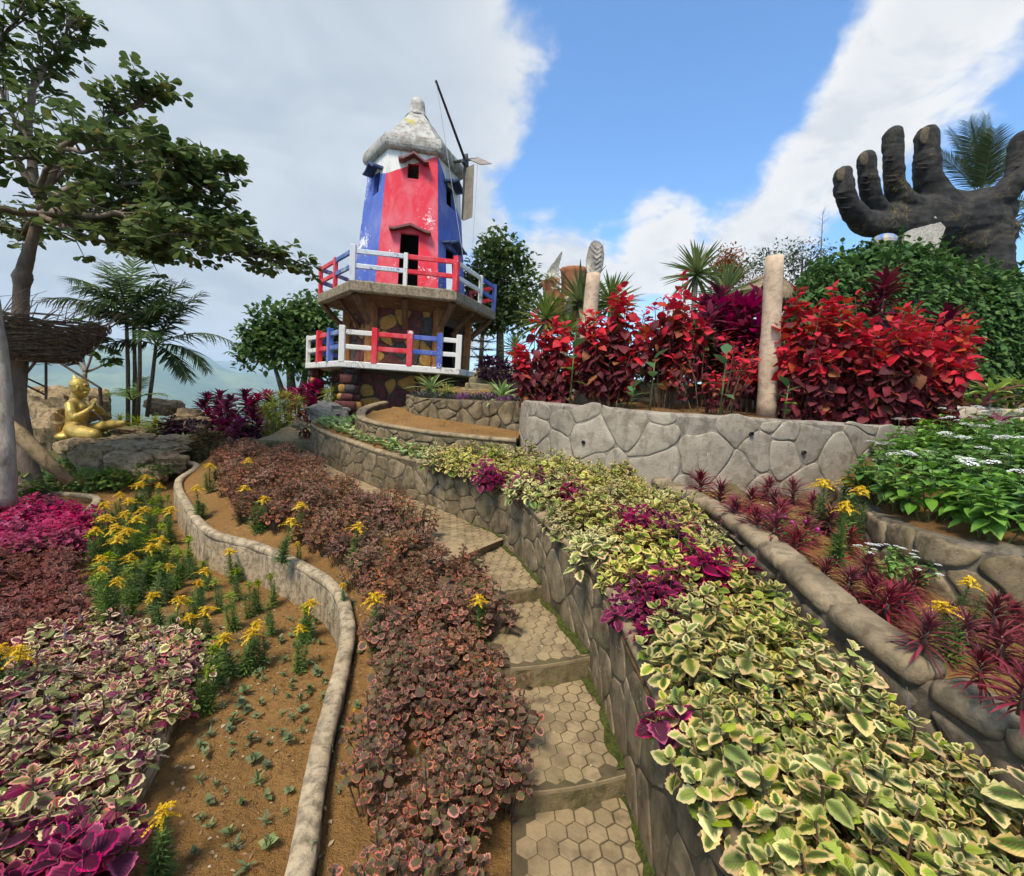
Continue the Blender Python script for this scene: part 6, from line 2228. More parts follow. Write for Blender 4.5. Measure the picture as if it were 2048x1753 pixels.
litter('fallen_leaves', pxpoly([(250, 1250), (640, 1180), (650, 1400), (590, 1560), (545, 1753), (250, 1753), (340, 1560), (420, 1400)], -1.92), 'B3', 5200, -1.92, .02)
litter('fallen_leaves', left2, 'B4', 2400, -1.68, .02)
litter('fallen_leaves', [(1.75, 1.2), (2.5, 1.9), (2.3, 2.4), (2.6, 3.3), (3.2, 4.6), (1.7, 4.4), (1.68, 2.5)], 'B2', 900, -.9, .03)
litter('fallen_leaves', [(-2.4, 7.4), (-1.9, 6.6), (-1.2, 6.05), (-.3, 5.7), (0, 6.2), (-.9, 6.7), (-1.7, 7.3)], 'T2', 500, -.4, .03)

litter('fallen_leaves', [(.56, 1.0), (.55, 1.8), (.5, 2.5), (.3, 3.2), (0, 4.0), (-.2, 4.0), (.1, 3.2), (.3, 2.4), (.25, 1.0)], 'steps', 260, -1.7, .02)
# ------------------------------------------------------------------ red-leaved shrubs on the grey wall
def ball(rg2):
    while True:
        p = np.array([rg2.uniform(-1, 1) for _ in range(3)])
        if 1e-3 < p @ p <= 1:
            return p


def acalypha(seed, W, H, n, L, dens=1.0, low=.25):
    rg2 = random.Random(seed)
    stems, b_ = MB(), MB()
    fr, ages, rn = [], [], []
    for s in range(n):
        a = rg2.random() * 6.28
        r = W / 2 * math.sqrt(rg2.random())
        h = H * rg2.uniform(.38, 1.0) ** .8 * (1 - .22 * (2 * r / W) ** 2)
        top = np.array([r * math.cos(a), r * math.sin(a) * .7, h])
        bot = np.array([r * .45 * math.cos(a), r * .35 * math.sin(a), 0])
        mid = (bot + top) / 2 + np.array([rg2.uniform(-.05, .05), rg2.uniform(-.05, .05), .05])
        stems.tube([bot, mid, top], [.009, .007, .004], 5, caps=False)
        k = int(26 * dens * rg2.uniform(.7, 1.3))
        for q in range(k):
            t = q / k
            hh = 1 - (1 - low) * t ** 1.1
            p = bot * (1 - hh) + top * hh + np.array([0, 0, .05 * math.sin(math.pi * hh)])
            az_ = q * 2.4 + rg2.uniform(-.4, .4)
            el = R_(55 - 75 * min(1, t * 3.5) + rg2.uniform(-20, 20)) if t < .3 else R_(-28 + rg2.uniform(-32, 32))
            d = np.array([math.cos(az_) * math.cos(el), math.sin(az_) * math.cos(el), math.sin(el)])
            fr.append(frames_to(p + d * .02, d, UPV, L * rg2.uniform(.55, 1.3) * (.7 if t < .1 else 1), 1.15, rg2.gauss(0, .45)))
            ages.append(min(1, max(0, (.85 if t < .28 else (.42 if t < .42 else .16)) + .25 * (h / H - .65) + rg2.uniform(-.1, .1))))
            rn.append(rg2.random())
    b_.leaves(T_ACAL, fr[::2], rn[::2], ages[::2])
    b_.leaves(T_ACAL2, fr[1::2], rn[1::2], ages[1::2])
    return stems.mesh('stems', M_STEMR, True), b_.mesh('foliage', M_ACAL, True)


SH = [(1085, 6.25, 1.0, 1.34, 26, .125, 1.5, .08, 'red-leaved shrub at the left end of the grey wall'),
      (1215, 5.9, 1.05, 1.62, 26, .135, 1.3, .15, 'tall red-leaved shrub right of the post with the leaf carving'),
      (1335, 6.35, 1.0, 1.90, 20, .135, 1.2, .35, 'tallest red-leaved shrub with bare lower stems behind the grey wall'),
      (1430, 5.75, 1.3, .95, 16, .085, .6, .15, 'sparse twiggy shrub with small rusty leaves on the grey wall'),
      (1490, 6.4, .8, 1.30, 11, .11, .9, .4, 'thin red-leaved shrub just left of the plain post'),
      (1612, 5.6, 1.0, 1.70, 32, .13, 1.6, .02, 'dense red-leaved shrub just right of the plain post'),
      (1742, 5.45, 1.2, 1.68, 38, .13, 1.6, .02, 'dense dark-centred red shrub in the middle of the right mass'),
      (1862, 5.6, 1.1, 1.56, 34, .13, 1.6, .02, 'dense red-leaved shrub at the right end of the grey wall')]
for i, (px, Y, W, H, n, L, dn, lo, lab) in enumerate(SH):
    p = P(px, 812, Y)
    st, fo = acalypha(900 + i, W, H, n, L, dn, lo)
    z = zat('W4', p.x, p.y, -.05)
    r = ob('red_shrub', None, loc=(p.x, p.y, z - .02), label=lab, cat='shrub', group='red-leaved shrubs on the grey wall')
    ob('stems', st, r)
    ob('foliage', fo, r)


# ------------------------------------------------------------------ posts
def post(base, top, r0, r1, label, seed):
    a, c_ = Vector(base), Vector(top)
    pts = [a.lerp(c_, t) for t in np.linspace(0, 1, 12)]
    rr4 = [(r0 + (r1 - r0) * t) * (1 + .12 * fbm(t * 4, seed, 0, 2)) for t in np.linspace(0, 1, 12)]
    b_ = MB().tube(pts, rr4, 12, wob=.05)
    return ob('stone_post', b_.mesh('stone_post', M_POST, True), label=label, cat='post')


post(P(1163, 815, 6.6), P(1187, 548, 6.6), .125, .10, 'leaning plaster post topped by a grey leaf carving', 1)
post(P(1533, 835, 5.75), P(1549, 514, 5.75), .125, .105, 'plain pinkish plaster post between the red-leaved shrubs', 2)
post(P(1136, 640, 8.2), P(1138, 594, 8.2), .09, .08, 'short plaster stub post among the yuccas', 3)
lp = [(0, -.05), (.10, -.02), (.155, .12), (.16, .28), (.13, .38), (.08, .44), (0, .46), (-.06, .43), (-.09, .33), (-.10, .18), (-.08, .02)]
tp = P(1187, 550, 6.6)
lc = MB().prism(chaikin(lp, 1, .2), -.03, .03, lambda u, v, w_: tp + Vector((u * .95 - .02, w_ + .03 * math.sin(v * 9), v)))
LC = ob('leaf_carving', lc.mesh('leaf_carving', M_LEAFST), label='grey upright leaf carving on top of the leaning post', cat='sculpture')
for k in range(6):
    zz_ = .02 + .065 * k
    for sg in (-1, 1):
        ob('leaf_vein', MB().tube([tp + Vector((.02, -.04, zz_)), tp + Vector((.02 + sg * .09, -.045, zz_ + .07))], [.012, .004], 5).mesh('leaf_vein', M_LEAFST), LC)

# broken clay jars with a pale leaf
SC = ob('clay_jar_sculpture', None, label='broken terracotta jars with a pale carved leaf behind the yuccas', cat='sculpture')
j1, j2 = P(1108, 605, 9.0), P(1145, 612, 9.2)
R1 = Matrix.Rotation(R_(-14), 3, 'Y')
b_ = MB().lathe([(.12, -.55), (.17, -.3), (.20, -.1), (.17, .1), (.15, .25), (.19, .42), (.17, .42), (.12, .25)], 14, (0, 0, 0), .05)
b_.v[0] = b_.v[0] @ np.array(R1).T + np.array(j1)
ob('jar', b_.mesh('jar', M_TERRA, True), SC)
b_ = MB().lathe([(.16, -.5), (.22, -.2), (.27, .1), (.24, .35), (.27, .62), (.30, .70), (.26, .70), (.2, .4)], 14, j2, .07)
ob('jar', b_.mesh('jar', M_TERRA, True), SC)
pl0 = P(1103, 570, 8.9)
b_ = MB().prism(chaikin([(-.12, 0), (-.13, .18), (-.06, .34), (.04, .46), (.14, .62), (.17, .60), (.13, .42), (.12, .2), (.14, -.08), (.05, -.1)], 1), -.03, .03, lambda u, v, w_: pl0 + Vector((u, w_ + .05 * math.sin(v * 6), v)))
ob('carved_leaf', b_.mesh('carved_leaf', M_LEAFST), SC)
for (x, y) in ((1100, 560), (1094, 566)):
    q = P(x, y, 8.85)
    ob('fern', rosette('fern', 14, .22, .7, M_TREE3, T_STRAP, x, 75, 20), SC, loc=q)

# ------------------------------------------------------------------ yuccas, cordylines, agaves and other rosettes
YU = [rosette('yucca_plant', 90, .56, .75, M_YUCCA, T_STRAPU, 1000 + i, 88, -35, .12, None, 0, .1) for i in range(3)]
rg = random.Random(707)
for (px, py, Y, sc, tr, lab) in ((1393, 545, 8.8, 1.2, .75, 'tall yucca with a bare trunk standing highest behind the shrubs'), (1452, 590, 8.6, 1.3, .3, 'wide yucca right of the tall yucca'), (1092, 635, 8.0, 1.1, .35, 'yucca behind the left red shrub'),
                                (1160, 605, 8.2, 1.3, .4, 'yucca behind the leaning post'), (1222, 605, 8.4, 1.15, .4, 'yucca just right of the leaning post'), (1135, 660, 7.6, .7, .2, 'low yucca at the foot of the clay jars'), (1030, 690, 8.3, .6, .2, 'small yucca left of the red shrubs')):
    c_ = P(px, py, Y)
    z = c_.z - .1
    o = ob('yucca_plant', None, loc=(c_.x, c_.y, z), rot=(0, 0, rg.random() * 6), label=lab, cat='plant', group='yuccas behind the grey wall')
    ob('leaves', rg.choice(YU), o, scale=sc)
    gz = zat('ground', c_.x, c_.y, 0) - .1
    ob('trunk', MB().tube([(0, 0, gz - z), (.02, 0, (gz - z) * .5), (0, 0, .08)], [.06, .05, .045], 8).mesh('trunk', M_BARKP, True), o)
CO = [rosette('cordyline_plant', 30, .36, 1.15, M_CORD, T_BROAD, 1020 + i, 86, 10, .16) for i in range(3)]
CT = [rosette('cordyline_plant', 30, .30, .9, M_LIME, T_STRAP, 1030 + i, 80, 0, .1) for i in range(2)]


def ground_at(x, y):
    best = zat('ground', x, y, -1)
    for k in ('W4', 'T3', 'T2', 'B1', 'B4', 'B6', 'up'):
        z = zat(k, x, y)
        if z is not None and z > best:
            best = z
    return best


def put_ros(name, me, px, py, Y, sc, label, group=None, cat='plant', rel=None):
    """rosette whose heart is seen at the pixel; its stem or root reaches the ground"""
    c_ = P(px, py, Y)
    gz = ground_at(c_.x, c_.y)
    z = c_.z - .12 * sc
    if z > gz + .03:
        o = ob(name, None, loc=(c_.x, c_.y, gz), rot=(0, 0, rg.random() * 6.28), label=label, cat=cat, group=group)
        ob('leaves', me, o, loc=(0, 0, z - gz), scale=sc)
        hh = z - gz - .22 * sc
        k = 0
        while hh > 0 and k < 5 and name != 'yucca_plant':
            ob('leaves', me, o, loc=(.1 * math.cos(k * 2 + px), .1 * math.sin(k * 2 + px), hh), rot=(.3 * math.cos(k + px), .3 * math.sin(k), k * 1.3), scale=sc * rg.uniform(.8, 1))
            hh -= .24 * sc
            k += 1
        ob('stem', MB().tube([(0, 0, -.05), (.01, .01, (z - gz) / 2), (0, 0, z - gz + .03)], [.02, .017, .014], 6).mesh('stem', M_BARKP, True), o)
    else:
        o = ob(name, me, loc=(c_.x, c_.y, gz - .01), rot=(rg.uniform(-.1, .1), rg.uniform(-.1, .1), rg.random() * 6.28), scale=sc, label=label, cat=cat, group=group)
    return o


for (px, py, Y) in ((1420, 640, 7.1), (1445, 625, 7.3), (1475, 615, 7.2), (1500, 620, 7.0), (1522, 600, 7.2), (1490, 655, 6.9), (1515, 670, 6.8), (1460, 655, 7.1), (1530, 640, 6.9), (1440, 600, 7.6), (1405, 615, 7.7)):
    put_ros('cordyline_plant', rg.choice(CO), px, py, Y, rg.uniform(.8, 1.0), 'magenta cordyline in the thicket left of the plain post', 'magenta cordylines by the plain post')
for i, (px, py, Y) in enumerate(((415, 800, 9.6), (440, 795, 10), (462, 805, 9.8), (490, 795, 10.2), (515, 800, 10), (535, 798, 10.2), (600, 790, 10.5), (618, 782, 10.6), (632, 775, 10.4), (640, 780, 10.8), (452, 818, 9.3), (505, 835, 9.0), (480, 850, 8.7), (580, 792, 10.8))):
    put_ros('cordyline_plant', rg.choice(CO), px, py, Y, rg.uniform(.6, .85), 'magenta cordyline in the hedge row left of the upper path', 'magenta cordylines left of the upper path')
for i, (px, py, Y) in enumerate(((545, 800, 10), (560, 792, 10.2), (575, 790, 10.3), (595, 800, 9.9), (550, 815, 9.6), (655, 785, 9.9), (665, 780, 10.1), (530, 815, 9.5))):
    put_ros('croton_plant', rg.choice(CT), px, py, Y, rg.uniform(.7, .95), 'yellow-green narrow-leaved croton left of the windmill' if px < 640 else 'yellow-green croton between the stilts of the windmill', 'yellow-green crotons near the windmill')
for (px, py, Y, sc, lab) in ((1770, 575, 7.6, .9, 'dark red cordyline poking above the right red shrub'), (1895, 650, 7.0, .9, 'faded red cordyline right of the red shrubs against the hedge'), (1905, 690, 7.1, .7, 'dark cordyline in the shade under the hedge')):
    put_ros('cordyline_plant', rosette('cordyline_plant', 22, .42, 1.0, M_MARB, T_BROAD, px, 86, 0, .2), px, py, Y, sc, lab)
AG = rosette('agave_plant', 26, .46, 1.25, M_AGAVE, T_STRAP, 1050, 80, -5, .0)
put_ros('agave_plant', AG, 862, 768, 7.5, .95, 'green variegated agave above the short terrace wall, left one')
put_ros('agave_plant', AG, 1003, 784, 7.1, 1.0, 'large green variegated agave beside the red shrub')
put_ros('agave_plant', rosette('agave_plant', 24, .36, 1.2, M_LIME, T_STRAP, 1051, 80, 5, .0), 893, 776, 7.3, .8, 'yellow-green spiky plant between the two agaves')
GP = [rosette('grey_rosette', 26, .11, 1.5, M_GREYP, T_STRAPU, 1060 + i, 85, 5) for i in range(2)]
LP_ = [rosette('lilac_rosette', 26, .10, 1.5, M_LILAC, T_STRAPU, 1065 + i, 85, 5) for i in range(2)]
for (x, y) in poisson([(-1.72, 7.55), (-1.45, 7.1), (-.9, 6.9), (-.35, 6.8), (.1, 6.7), (.1, 7.1), (-.4, 7.2), (-1.0, 7.3), (-1.45, 7.7)], .105, rg):
    lil = fbm(x * 2.2, y * 2.2, 5, 2) > .08
    z = zat('T3', x, y, -.05)
    if lil:
        ob('lilac_rosette', rg.choice(LP_), loc=(x, y, z), rot=(0, 0, rg.random() * 6), scale=rg.uniform(.9, 1.4), label='small lilac rosette on top of the short terrace wall', cat='plant', group='lilac rosettes on the terrace wall')
    else:
        ob('grey_rosette', rg.choice(GP), loc=(x, y, z), rot=(0, 0, rg.random() * 6), scale=rg.uniform(.9, 1.4), label='small grey-green rosette on top of the short terrace wall', cat='plant', group='grey rosettes on the terrace wall')
BR = rosette('bromeliad_plant', 22, .42, 2.0, M_BROMEL, T_STRAP, 1070, 70, 15)
put_ros('bromeliad_plant', BR, 1985, 775, 6.5, .95, 'lime green bromeliad on the pale stone wall')
put_ros('bromeliad_plant', BR, 2040, 765, 6.6, .9, 'lime and pink bromeliad at the right picture edge')
MB_ = rosette('maroon_plant', 18, .36, 1.5, M_MARB, T_BROAD, 1075, 75, 10)
for (px, py, Y) in ((1880, 850, 5.6), (1925, 845, 5.7), (1960, 850, 5.5), (1995, 845, 5.6), (2035, 860, 5.4), (1985, 880, 5.2), (2040, 890, 5.1), (1850, 860, 5.5)):
    put_ros('maroon_plant', MB_, px, py, Y, rg.uniform(.75, 1.0), 'broad-leaved maroon plant behind the white-flowered bushes', 'maroon plants behind the white bushes')
for (px, py, Y, sc, lab) in ((240, 838, 8.9, .8, 'lime strap-leaved clump right of the golden statue'), (275, 842, 8.8, .9, 'lime strap-leaved clump under the palm stems'), (310, 842, 8.9, .8, 'lime strap-leaved clump left of the dark purple plants')):
    put_ros('strap_leaf_clump', CT[0], px, py, Y, sc, lab)


def bush(name, seed, R, H, n, L, mat, tpl=T_OV):
    rg2 = random.Random(seed)
    fr = []
    for k in range(n):
        p = ball(rg2)
        p = p / np.linalg.norm(p) * (.55 + .45 * rg2.random())
        q = np.array([p[0] * R, p[1] * R, H * .5 + p[2] * H * .5])
        d = p + ball(rg2) * .6 + np.array([0, 0, .1])
        fr.append(frames_to(q, d, UPV, L * rg2.uniform(.7, 1.2), 1.0))
    b_ = MB().leaves(tpl, fr)
    for k in range(7):
        a = rg2.random() * 6.28
        b_.tube([(0, 0, -.03), (R * .5 * math.cos(a), R * .5 * math.sin(a), H * .7)], [.008, .004], 4, caps=False, mi=1)
    return b_.mesh(name, [mat, M_STEMR], True)


OB_ = [bush('olive_bush', 1100 + i, .34, .42, 420, .06, M_SHRUBG) for i in range(3)]
for (px, py, Y) in ((370, 905, 7.6), (400, 900, 7.8), (430, 880, 8.3), (355, 880, 8.2), (450, 870, 8.7), (410, 865, 8.8), (385, 870, 8.5), (480, 868, 8.9), (345, 900, 7.7), (505, 855, 9.2), (430, 850, 9.2), (470, 840, 9.4)):
    c_ = P(px, py, Y)
    ob('olive_bush', rg.choice(OB_), loc=(c_.x, c_.y, ground_at(c_.x, c_.y) - .03), rot=(0, 0, rg.random() * 6), scale=rg.uniform(.8, 1.1), label='low olive-brown bush between the rock ledge and the upper path', cat='bush', group='olive bushes by the upper path')
DK = [bush('dark_purple_bush', 1110 + i, .28, .34, 300, .07, M_DARKP) for i in range(2)]
for (px, py, Y, sc) in ((345, 838, 9.2, 1.1), (370, 832, 9.4, 1.1), (392, 842, 9.0, .9), (325, 845, 9.0, .8), (978, 735, 8.6, 1.0), (990, 705, 8.8, 1.2), (1010, 745, 8.2, 1.0), (1030, 765, 7.8, .9), (500, 862, 8.8, .8), (478, 862, 8.9, .7)):
    c_ = P(px, py, Y)
    gz = ground_at(c_.x, c_.y)
    ob('dark_purple_bush', rg.choice(DK), loc=(c_.x, c_.y, max(gz - .03, min(c_.z - .2, gz + .15))), rot=(0, 0, rg.random() * 6), scale=sc, label='dark purple bush by the palm clump' if px < 420 else ('dark purple bush left of the red shrubs' if px > 900 else 'dark purple bush beside the upper path'), cat='bush', group='dark purple bushes')
c_ = P(612, 830, 8.9)
ob('orange_bush', bush('orange_bush', 1120, .2, .42, 260, .06, M_RUST), loc=(c_.x, c_.y, ground_at(c_.x, c_.y)), label='small rusty orange bush left of the grey boulder', cat='bush')
c_ = P(1340, 690, 7.2)
for k, (px, py, Y, sc) in enumerate(((1370, 690, 7.2, 1.5), (1290, 700, 7.1, 1.4), (1250, 740, 7.3, 1.2), (1420, 740, 7.2, 1.1))):
    c_ = P(px, py, Y)
    ob('green_bush', bush('green_bush', 1130 + k, .3, .55, 360, .07, M_TREE3), loc=(c_.x, c_.y, max(ground_at(c_.x, c_.y), c_.z - .4)), scale=sc, label='small green bush seen between the red-leaved shrubs', cat='bush', group='green bushes behind the red shrubs')
# canna leaves between the shrubs
for (px, py, Y, H, lab) in ((1140, 800, 5.75, .95, 'broad green canna left of the leaning post'), (1300, 815, 5.2, .65, 'thin green canna on the grey wall'), (1440, 825, 5.0, .75, 'green canna with one big leaf before the stone wall'), (1568, 838, 4.95, .42, 'small green canna right of the plain post'), (1262, 815, 5.3, .3, 'tiny green canna shoot on the grey wall')):
    c_ = P(px, py, Y)
    z = zat('W4', c_.x, c_.y, -.08)
    fr = []
    for k in range(5):
        a = k * 2.5 + px
        el = R_(55 - 12 * k)
        fr.append(frames_to(np.array([0, 0, H * (.95 - .15 * k)]), np.array([math.cos(a) * math.cos(el), math.sin(a) * math.cos(el), math.sin(el)]), UPV, .24 * (.6 + .4 * H), .75))
    b_ = MB().leaves(T_OV4, fr)
    b_.tube([(0, 0, 0), (.01, 0, H)], [.012, .006], 6, mi=1)
    ob('canna_plant', b_.mesh('canna_plant', [M_CANNA, M_STEMG], True), loc=(c_.x, c_.y, z), label=lab, cat='plant')
for i, (px, py, Y) in enumerate(((1400, 748, 7.5), (1440, 745, 7.5), (1480, 742, 7.5), (1510, 745, 7.4))):
    rock('boulder', P(px, py, Y), (.34, .3, .26), M_SY, 50 + i, .3 * i, .15, label='ochre stone on top of the stone wall behind the shrubs', cat='rock', group='ochre stones on the stone wall')

# ------------------------------------------------------------------ hedge below the giant hand
HX = [1560, 1590, 1620, 1660, 1700, 1750, 1800, 1850, 1900, 1950, 2000, 2048, 2120, 2200]
HT = [640, 560, 520, 505, 494, 486, 478, 486, 506, 526, 536, 546, 556, 565]


def hsurf(x, v):
    """v 0 bottom front .. 1 crest .. 1.5 back"""
    yt = np.interp(x, HX, HT) + 19 + 10 * fbm(x / 38, 5, 1, 3)
    yb = np.interp(x, [1560, 1650, 1900, 2000, 2200], [720, 790, 810, 810, 810])
    lump = .55 * fbm(x / 55, v * 4, 2, 4)
    Y = 8.2 + 1.5 * max(0, v) ** 2.2 + lump
    if v <= 1:
        return P(x, yb + (yt - yb) * math.sin(v * math.pi / 2) ** .9, Y)
    c_ = P(x, yt, 8.2 + 1.5 + lump)
    return Vector((c_.x * (1 + .25 * (v - 1)), c_.y + 2.4 * (v - 1), c_.z - 1.0 * (v - 1) ** 1.5))


HG = ob('hedge', None, label='dense green leafy hedge mound below the giant hand', cat='hedge')
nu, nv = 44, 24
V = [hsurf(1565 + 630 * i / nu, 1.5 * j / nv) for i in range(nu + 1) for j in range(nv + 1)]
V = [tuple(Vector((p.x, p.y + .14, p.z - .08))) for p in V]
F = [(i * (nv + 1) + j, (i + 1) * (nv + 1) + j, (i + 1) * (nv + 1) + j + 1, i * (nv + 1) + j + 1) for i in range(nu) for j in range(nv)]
ob('light_block_core', MB().add(V, np.array(F)).mesh('light_block_core', plain('hedge_core', (.018, .035, .010), (.012, .022, .008), 5, .9), True), HG)  # solid dark mound added behind the leaves to block light
rg = random.Random(808)
fr = []
for _ in range(9000):
    x = rg.uniform(1568, 2190)
    v = rg.uniform(0, 1.12) ** .9
    p = hsurf(x, v)
    dx = (hsurf(x + 4, v) - p)
    dv = (hsurf(x, v + .02) - p)
    n_ = dx.cross(dv).normalized()
    if n_.y > 0:
        n_ = -n_
    d = Vector(n_) * .7 + Vector((rg.uniform(-.7, .7), rg.uniform(-.3, .3), -.55 + rg.uniform(-.4, .4)))
    q = np.array(p) + np.array(n_) * (rg.uniform(-.08, .12) + (.22 * rg.random() if rg.random() < .08 else 0))
    fr.append(frames_to(q, np.array(d), np.array(n_) + UPV * .8, rg.uniform(.06, .15), rg.uniform(.8, 1.1), rg.gauss(0, .35)))
sb = MB()
for _ in range(90):
    x, v = rg.uniform(1575, 2180), rg.uniform(.55, 1.05)
    p = hsurf(x, v)
    d = Vector((rg.uniform(-.5, .5), rg.uniform(-.6, .1), rg.uniform(.4, 1))).normalized()
    L = rg.uniform(.15, .4)
    e = p + d * L
    sb.tube([p, (p + e) / 2 + Vector((0, 0, .03)), e], [.006, .004, .002], 4, caps=False)
    for k in range(9):
        q = p.lerp(e, (k + 1) / 9)
        fr.append(frames_to(np.array(q), np.array(d) * .5 + ball(rg), UPV, rg.uniform(.06, .12), 1.0))
ob('shoots', sb.mesh('shoots', M_STEMG), HG)
ob('foliage', MB().leaves(T_OV, fr).mesh('foliage', M_HEDGE, True), HG)


# ------------------------------------------------------------------ trees
def limb_tree(name, label, trunk, limbs, twig, leaves_per, L, mat, tpl, mbark, seed, ntw, group=None, droop=.0, spread=.9, skip=0.12):
    """trunk and limbs: lists of (px, py, depth, radius m); leafy twigs along the limbs"""
    rg2 = random.Random(seed)
    root = ob(name, None, loc=P(*trunk[0][:3]), label=label, cat='tree', group=group)
    o0 = P(*trunk[0][:3])
    tp_ = [P(*q[:3]) - o0 for q in trunk]
    tb = MB()
    rs_ = resample([tuple(p) + (q[3],) for p, q in zip(tp_, trunk)], .15) if len(trunk) > 2 else [tuple(p) + (q[3],) for p, q in zip(tp_, trunk)]
    # resample works on plan length: trunks are nearly vertical, so interpolate directly
    pts, rad_ = [], []
    for i in range(len(tp_) - 1):
        for t in np.linspace(0, 1, 6, endpoint=False):
            pts.append(tp_[i].lerp(tp_[i + 1], t))
            rad_.append((trunk[i][3] * (1 - t) + trunk[i + 1][3] * t) * (1 + .10 * fbm(i + t, seed, 0, 3)))
    pts.append(tp_[-1])
    rad_.append(trunk[-1][3])
    tb.tube(pts, rad_, 12, wob=.05)
    ob('trunk', tb.mesh('trunk', mbark, True), root)
    br = MB()
    fr = []
    for lm in limbs:
        lp_ = [P(*q[:3]) - o0 for q in lm]
        pts, rad_ = [], []
        for i in range(len(lp_) - 1):
            for t in np.linspace(0, 1, 5, endpoint=False):
                a = lp_[i].lerp(lp_[i + 1], t)
                a += Vector((fbm(a.x * 2, a.z * 2, 1, 2), fbm(a.x * 2, a.z * 2, 4, 2), fbm(a.x * 2, a.z * 2, 7, 2))) * .12 * min(1, (i + t))
                pts.append(a)
                rad_.append(lm[i][3] * (1 - t) + lm[i + 1][3] * t)
        pts.append(lp_[-1])
        rad_.append(lm[-1][3])
        br.tube(pts, rad_, 7)
        tot = sum((pts[i + 1] - pts[i]).length for i in range(len(pts) - 1))
        for _ in range(int(ntw * tot)):
            u = skip + (1 - skip) * rg2.random() ** .75
            i = min(len(pts) - 2, int(u * (len(pts) - 1)))
            p0 = pts[i].lerp(pts[i + 1], u * (len(pts) - 1) - i)
            ax_ = (pts[i + 1] - pts[i]).normalized()
            dv = Vector(ball(rg2)) * spread
            dv.z = dv.z * .45 + .12 - droop
            d = (ax_ * .7 + dv).normalized()
            ln_ = twig * rg2.uniform(.4, 1.15) * (1 - .45 * u)
            p1 = p0 + d * ln_ * .55 + Vector((0, 0, .03))
            p2 = p0 + d * ln_
            br.tube([p0, p1, p2], [.010, .007, .004], 4, caps=False)
            for (pp, k) in ((p1, leaves_per // 2), (p2, leaves_per)):
                for q in range(k):
                    az_ = q * 2.4 + rg2.random()
                    el = rg2.uniform(-.5, .6)
                    dd = np.array([math.cos(az_) * math.cos(el), math.sin(az_) * math.cos(el), math.sin(el)]) + np.array(d) * .35
                    fr.append(frames_to(np.array(pp) + dd * .02, dd, UPV, L * rg2.uniform(.5, 1.15), 1.1, rg2.gauss(0, .5)))
    ob('branches', br.mesh('branches', mbark, True), root)
    ob('crown', MB().leaves(tpl, fr).mesh('crown', mat, True), root)
    return root


D = 6.5
limb_tree('almond_tree', 'large spreading tree at left with tiered branches reaching over the garden',
          [(62, 985, 6.2, .15), (48, 900, 6.2, .115), (32, 800, 6.3, .105), (36, 720, 6.4, .11), (40, 640, 6.5, .095), (43, 575, 6.5, .085), (45, 555, 6.5, .115), (48, 540, 6.5, .085), (62, 490, 6.5, .065), (80, 430, 6.5, .055)],
          [[(80, 430, 6.5, .06), (160, 445, 6.5, .05), (280, 462, 6.4, .04), (400, 490, 6.3, .03), (510, 515, 6.2, .02), (590, 535, 6.1, .008)],
           [(80, 430, 6.5, .06), (180, 410, 6.4, .05), (290, 400, 6.2, .04), (390, 415, 6.1, .025), (470, 460, 6.0, .01)],
           [(78, 420, 6.5, .06), (170, 360, 6.5, .05), (280, 325, 6.4, .035), (380, 330, 6.3, .02), (440, 335, 6.3, .008)],
           [(76, 400, 6.5, .06), (130, 300, 6.5, .045), (200, 255, 6.4, .03), (265, 215, 6.4, .02), (300, 195, 6.4, .008)],
           [(72, 390, 6.5, .06), (50, 280, 6.6, .05), (70, 180, 6.6, .04), (110, 110, 6.6, .025), (140, 40, 6.6, .01)],
           [(72, 390, 6.5, .05), (10, 290, 6.4, .04), (-50, 210, 6.4, .03)],
           [(50, 280, 6.6, .03), (-10, 160, 6.4, .02), (20, 60, 6.4, .015), (60, 10, 6.4, .01)],
           [(80, 430, 6.5, .05), (30, 420, 6.2, .04), (-60, 400, 6.0, .03)],
           [(90, 440, 6.5, .045), (170, 455, 6.9, .035), (260, 475, 7.2, .02), (320, 510, 7.3, .008)],
           [(78, 415, 6.5, .05), (150, 380, 7.0, .04), (260, 380, 7.4, .025), (350, 395, 7.5, .01)],
           [(130, 300, 6.5, .03), (180, 300, 6.0, .025), (280, 290, 5.7, .015), (350, 320, 5.6, .008)],
           [(90, 425, 6.5, .05), (150, 430, 6.0, .04), (230, 430, 5.6, .03), (330, 450, 5.4, .015), (420, 480, 5.3, .008)],
           [(72, 390, 6.5, .04), (100, 330, 6.1, .03), (60, 310, 5.7, .02), (-20, 320, 5.5, .01)],
           [(72, 390, 6.5, .04), (120, 350, 6.8, .03), (200, 320, 7.0, .02), (260, 270, 7.0, .01)],
           [(80, 430, 6.5, .04), (150, 465, 6.1, .03), (230, 490, 5.9, .02), (310, 505, 5.8, .008)],
           [(82, 425, 6.5, .045), (190, 430, 6.7, .035), (310, 430, 6.8, .025), (410, 455, 6.8, .015), (500, 500, 6.8, .008)],
           [(78, 415, 6.5, .04), (200, 380, 6.2, .03), (320, 360, 6.0, .02), (410, 375, 5.9, .008)],
           [(80, 430, 6.5, .04), (40, 460, 6.8, .03), (-30, 455, 7, .02)]],
          .66, 9, .13, M_TREE, T_OB, M_BARK, 77, 18, droop=.02)
limb_tree('slender_tree', 'smooth pale trunk at the left picture edge', [(8, 1010, 4.9, .11), (6, 900, 4.9, .10), (2, 800, 5.0, .095), (-6, 700, 5.1, .09), (-20, 600, 5.1, .08), (-60, 480, 5.2, .06)],
          [[(-60, 480, 5.2, .05), (-140, 380, 5.2, .03), (-200, 330, 5.2, .01)]], .5, 8, .16, M_TREE, T_OB, M_BARKP, 78, 8)
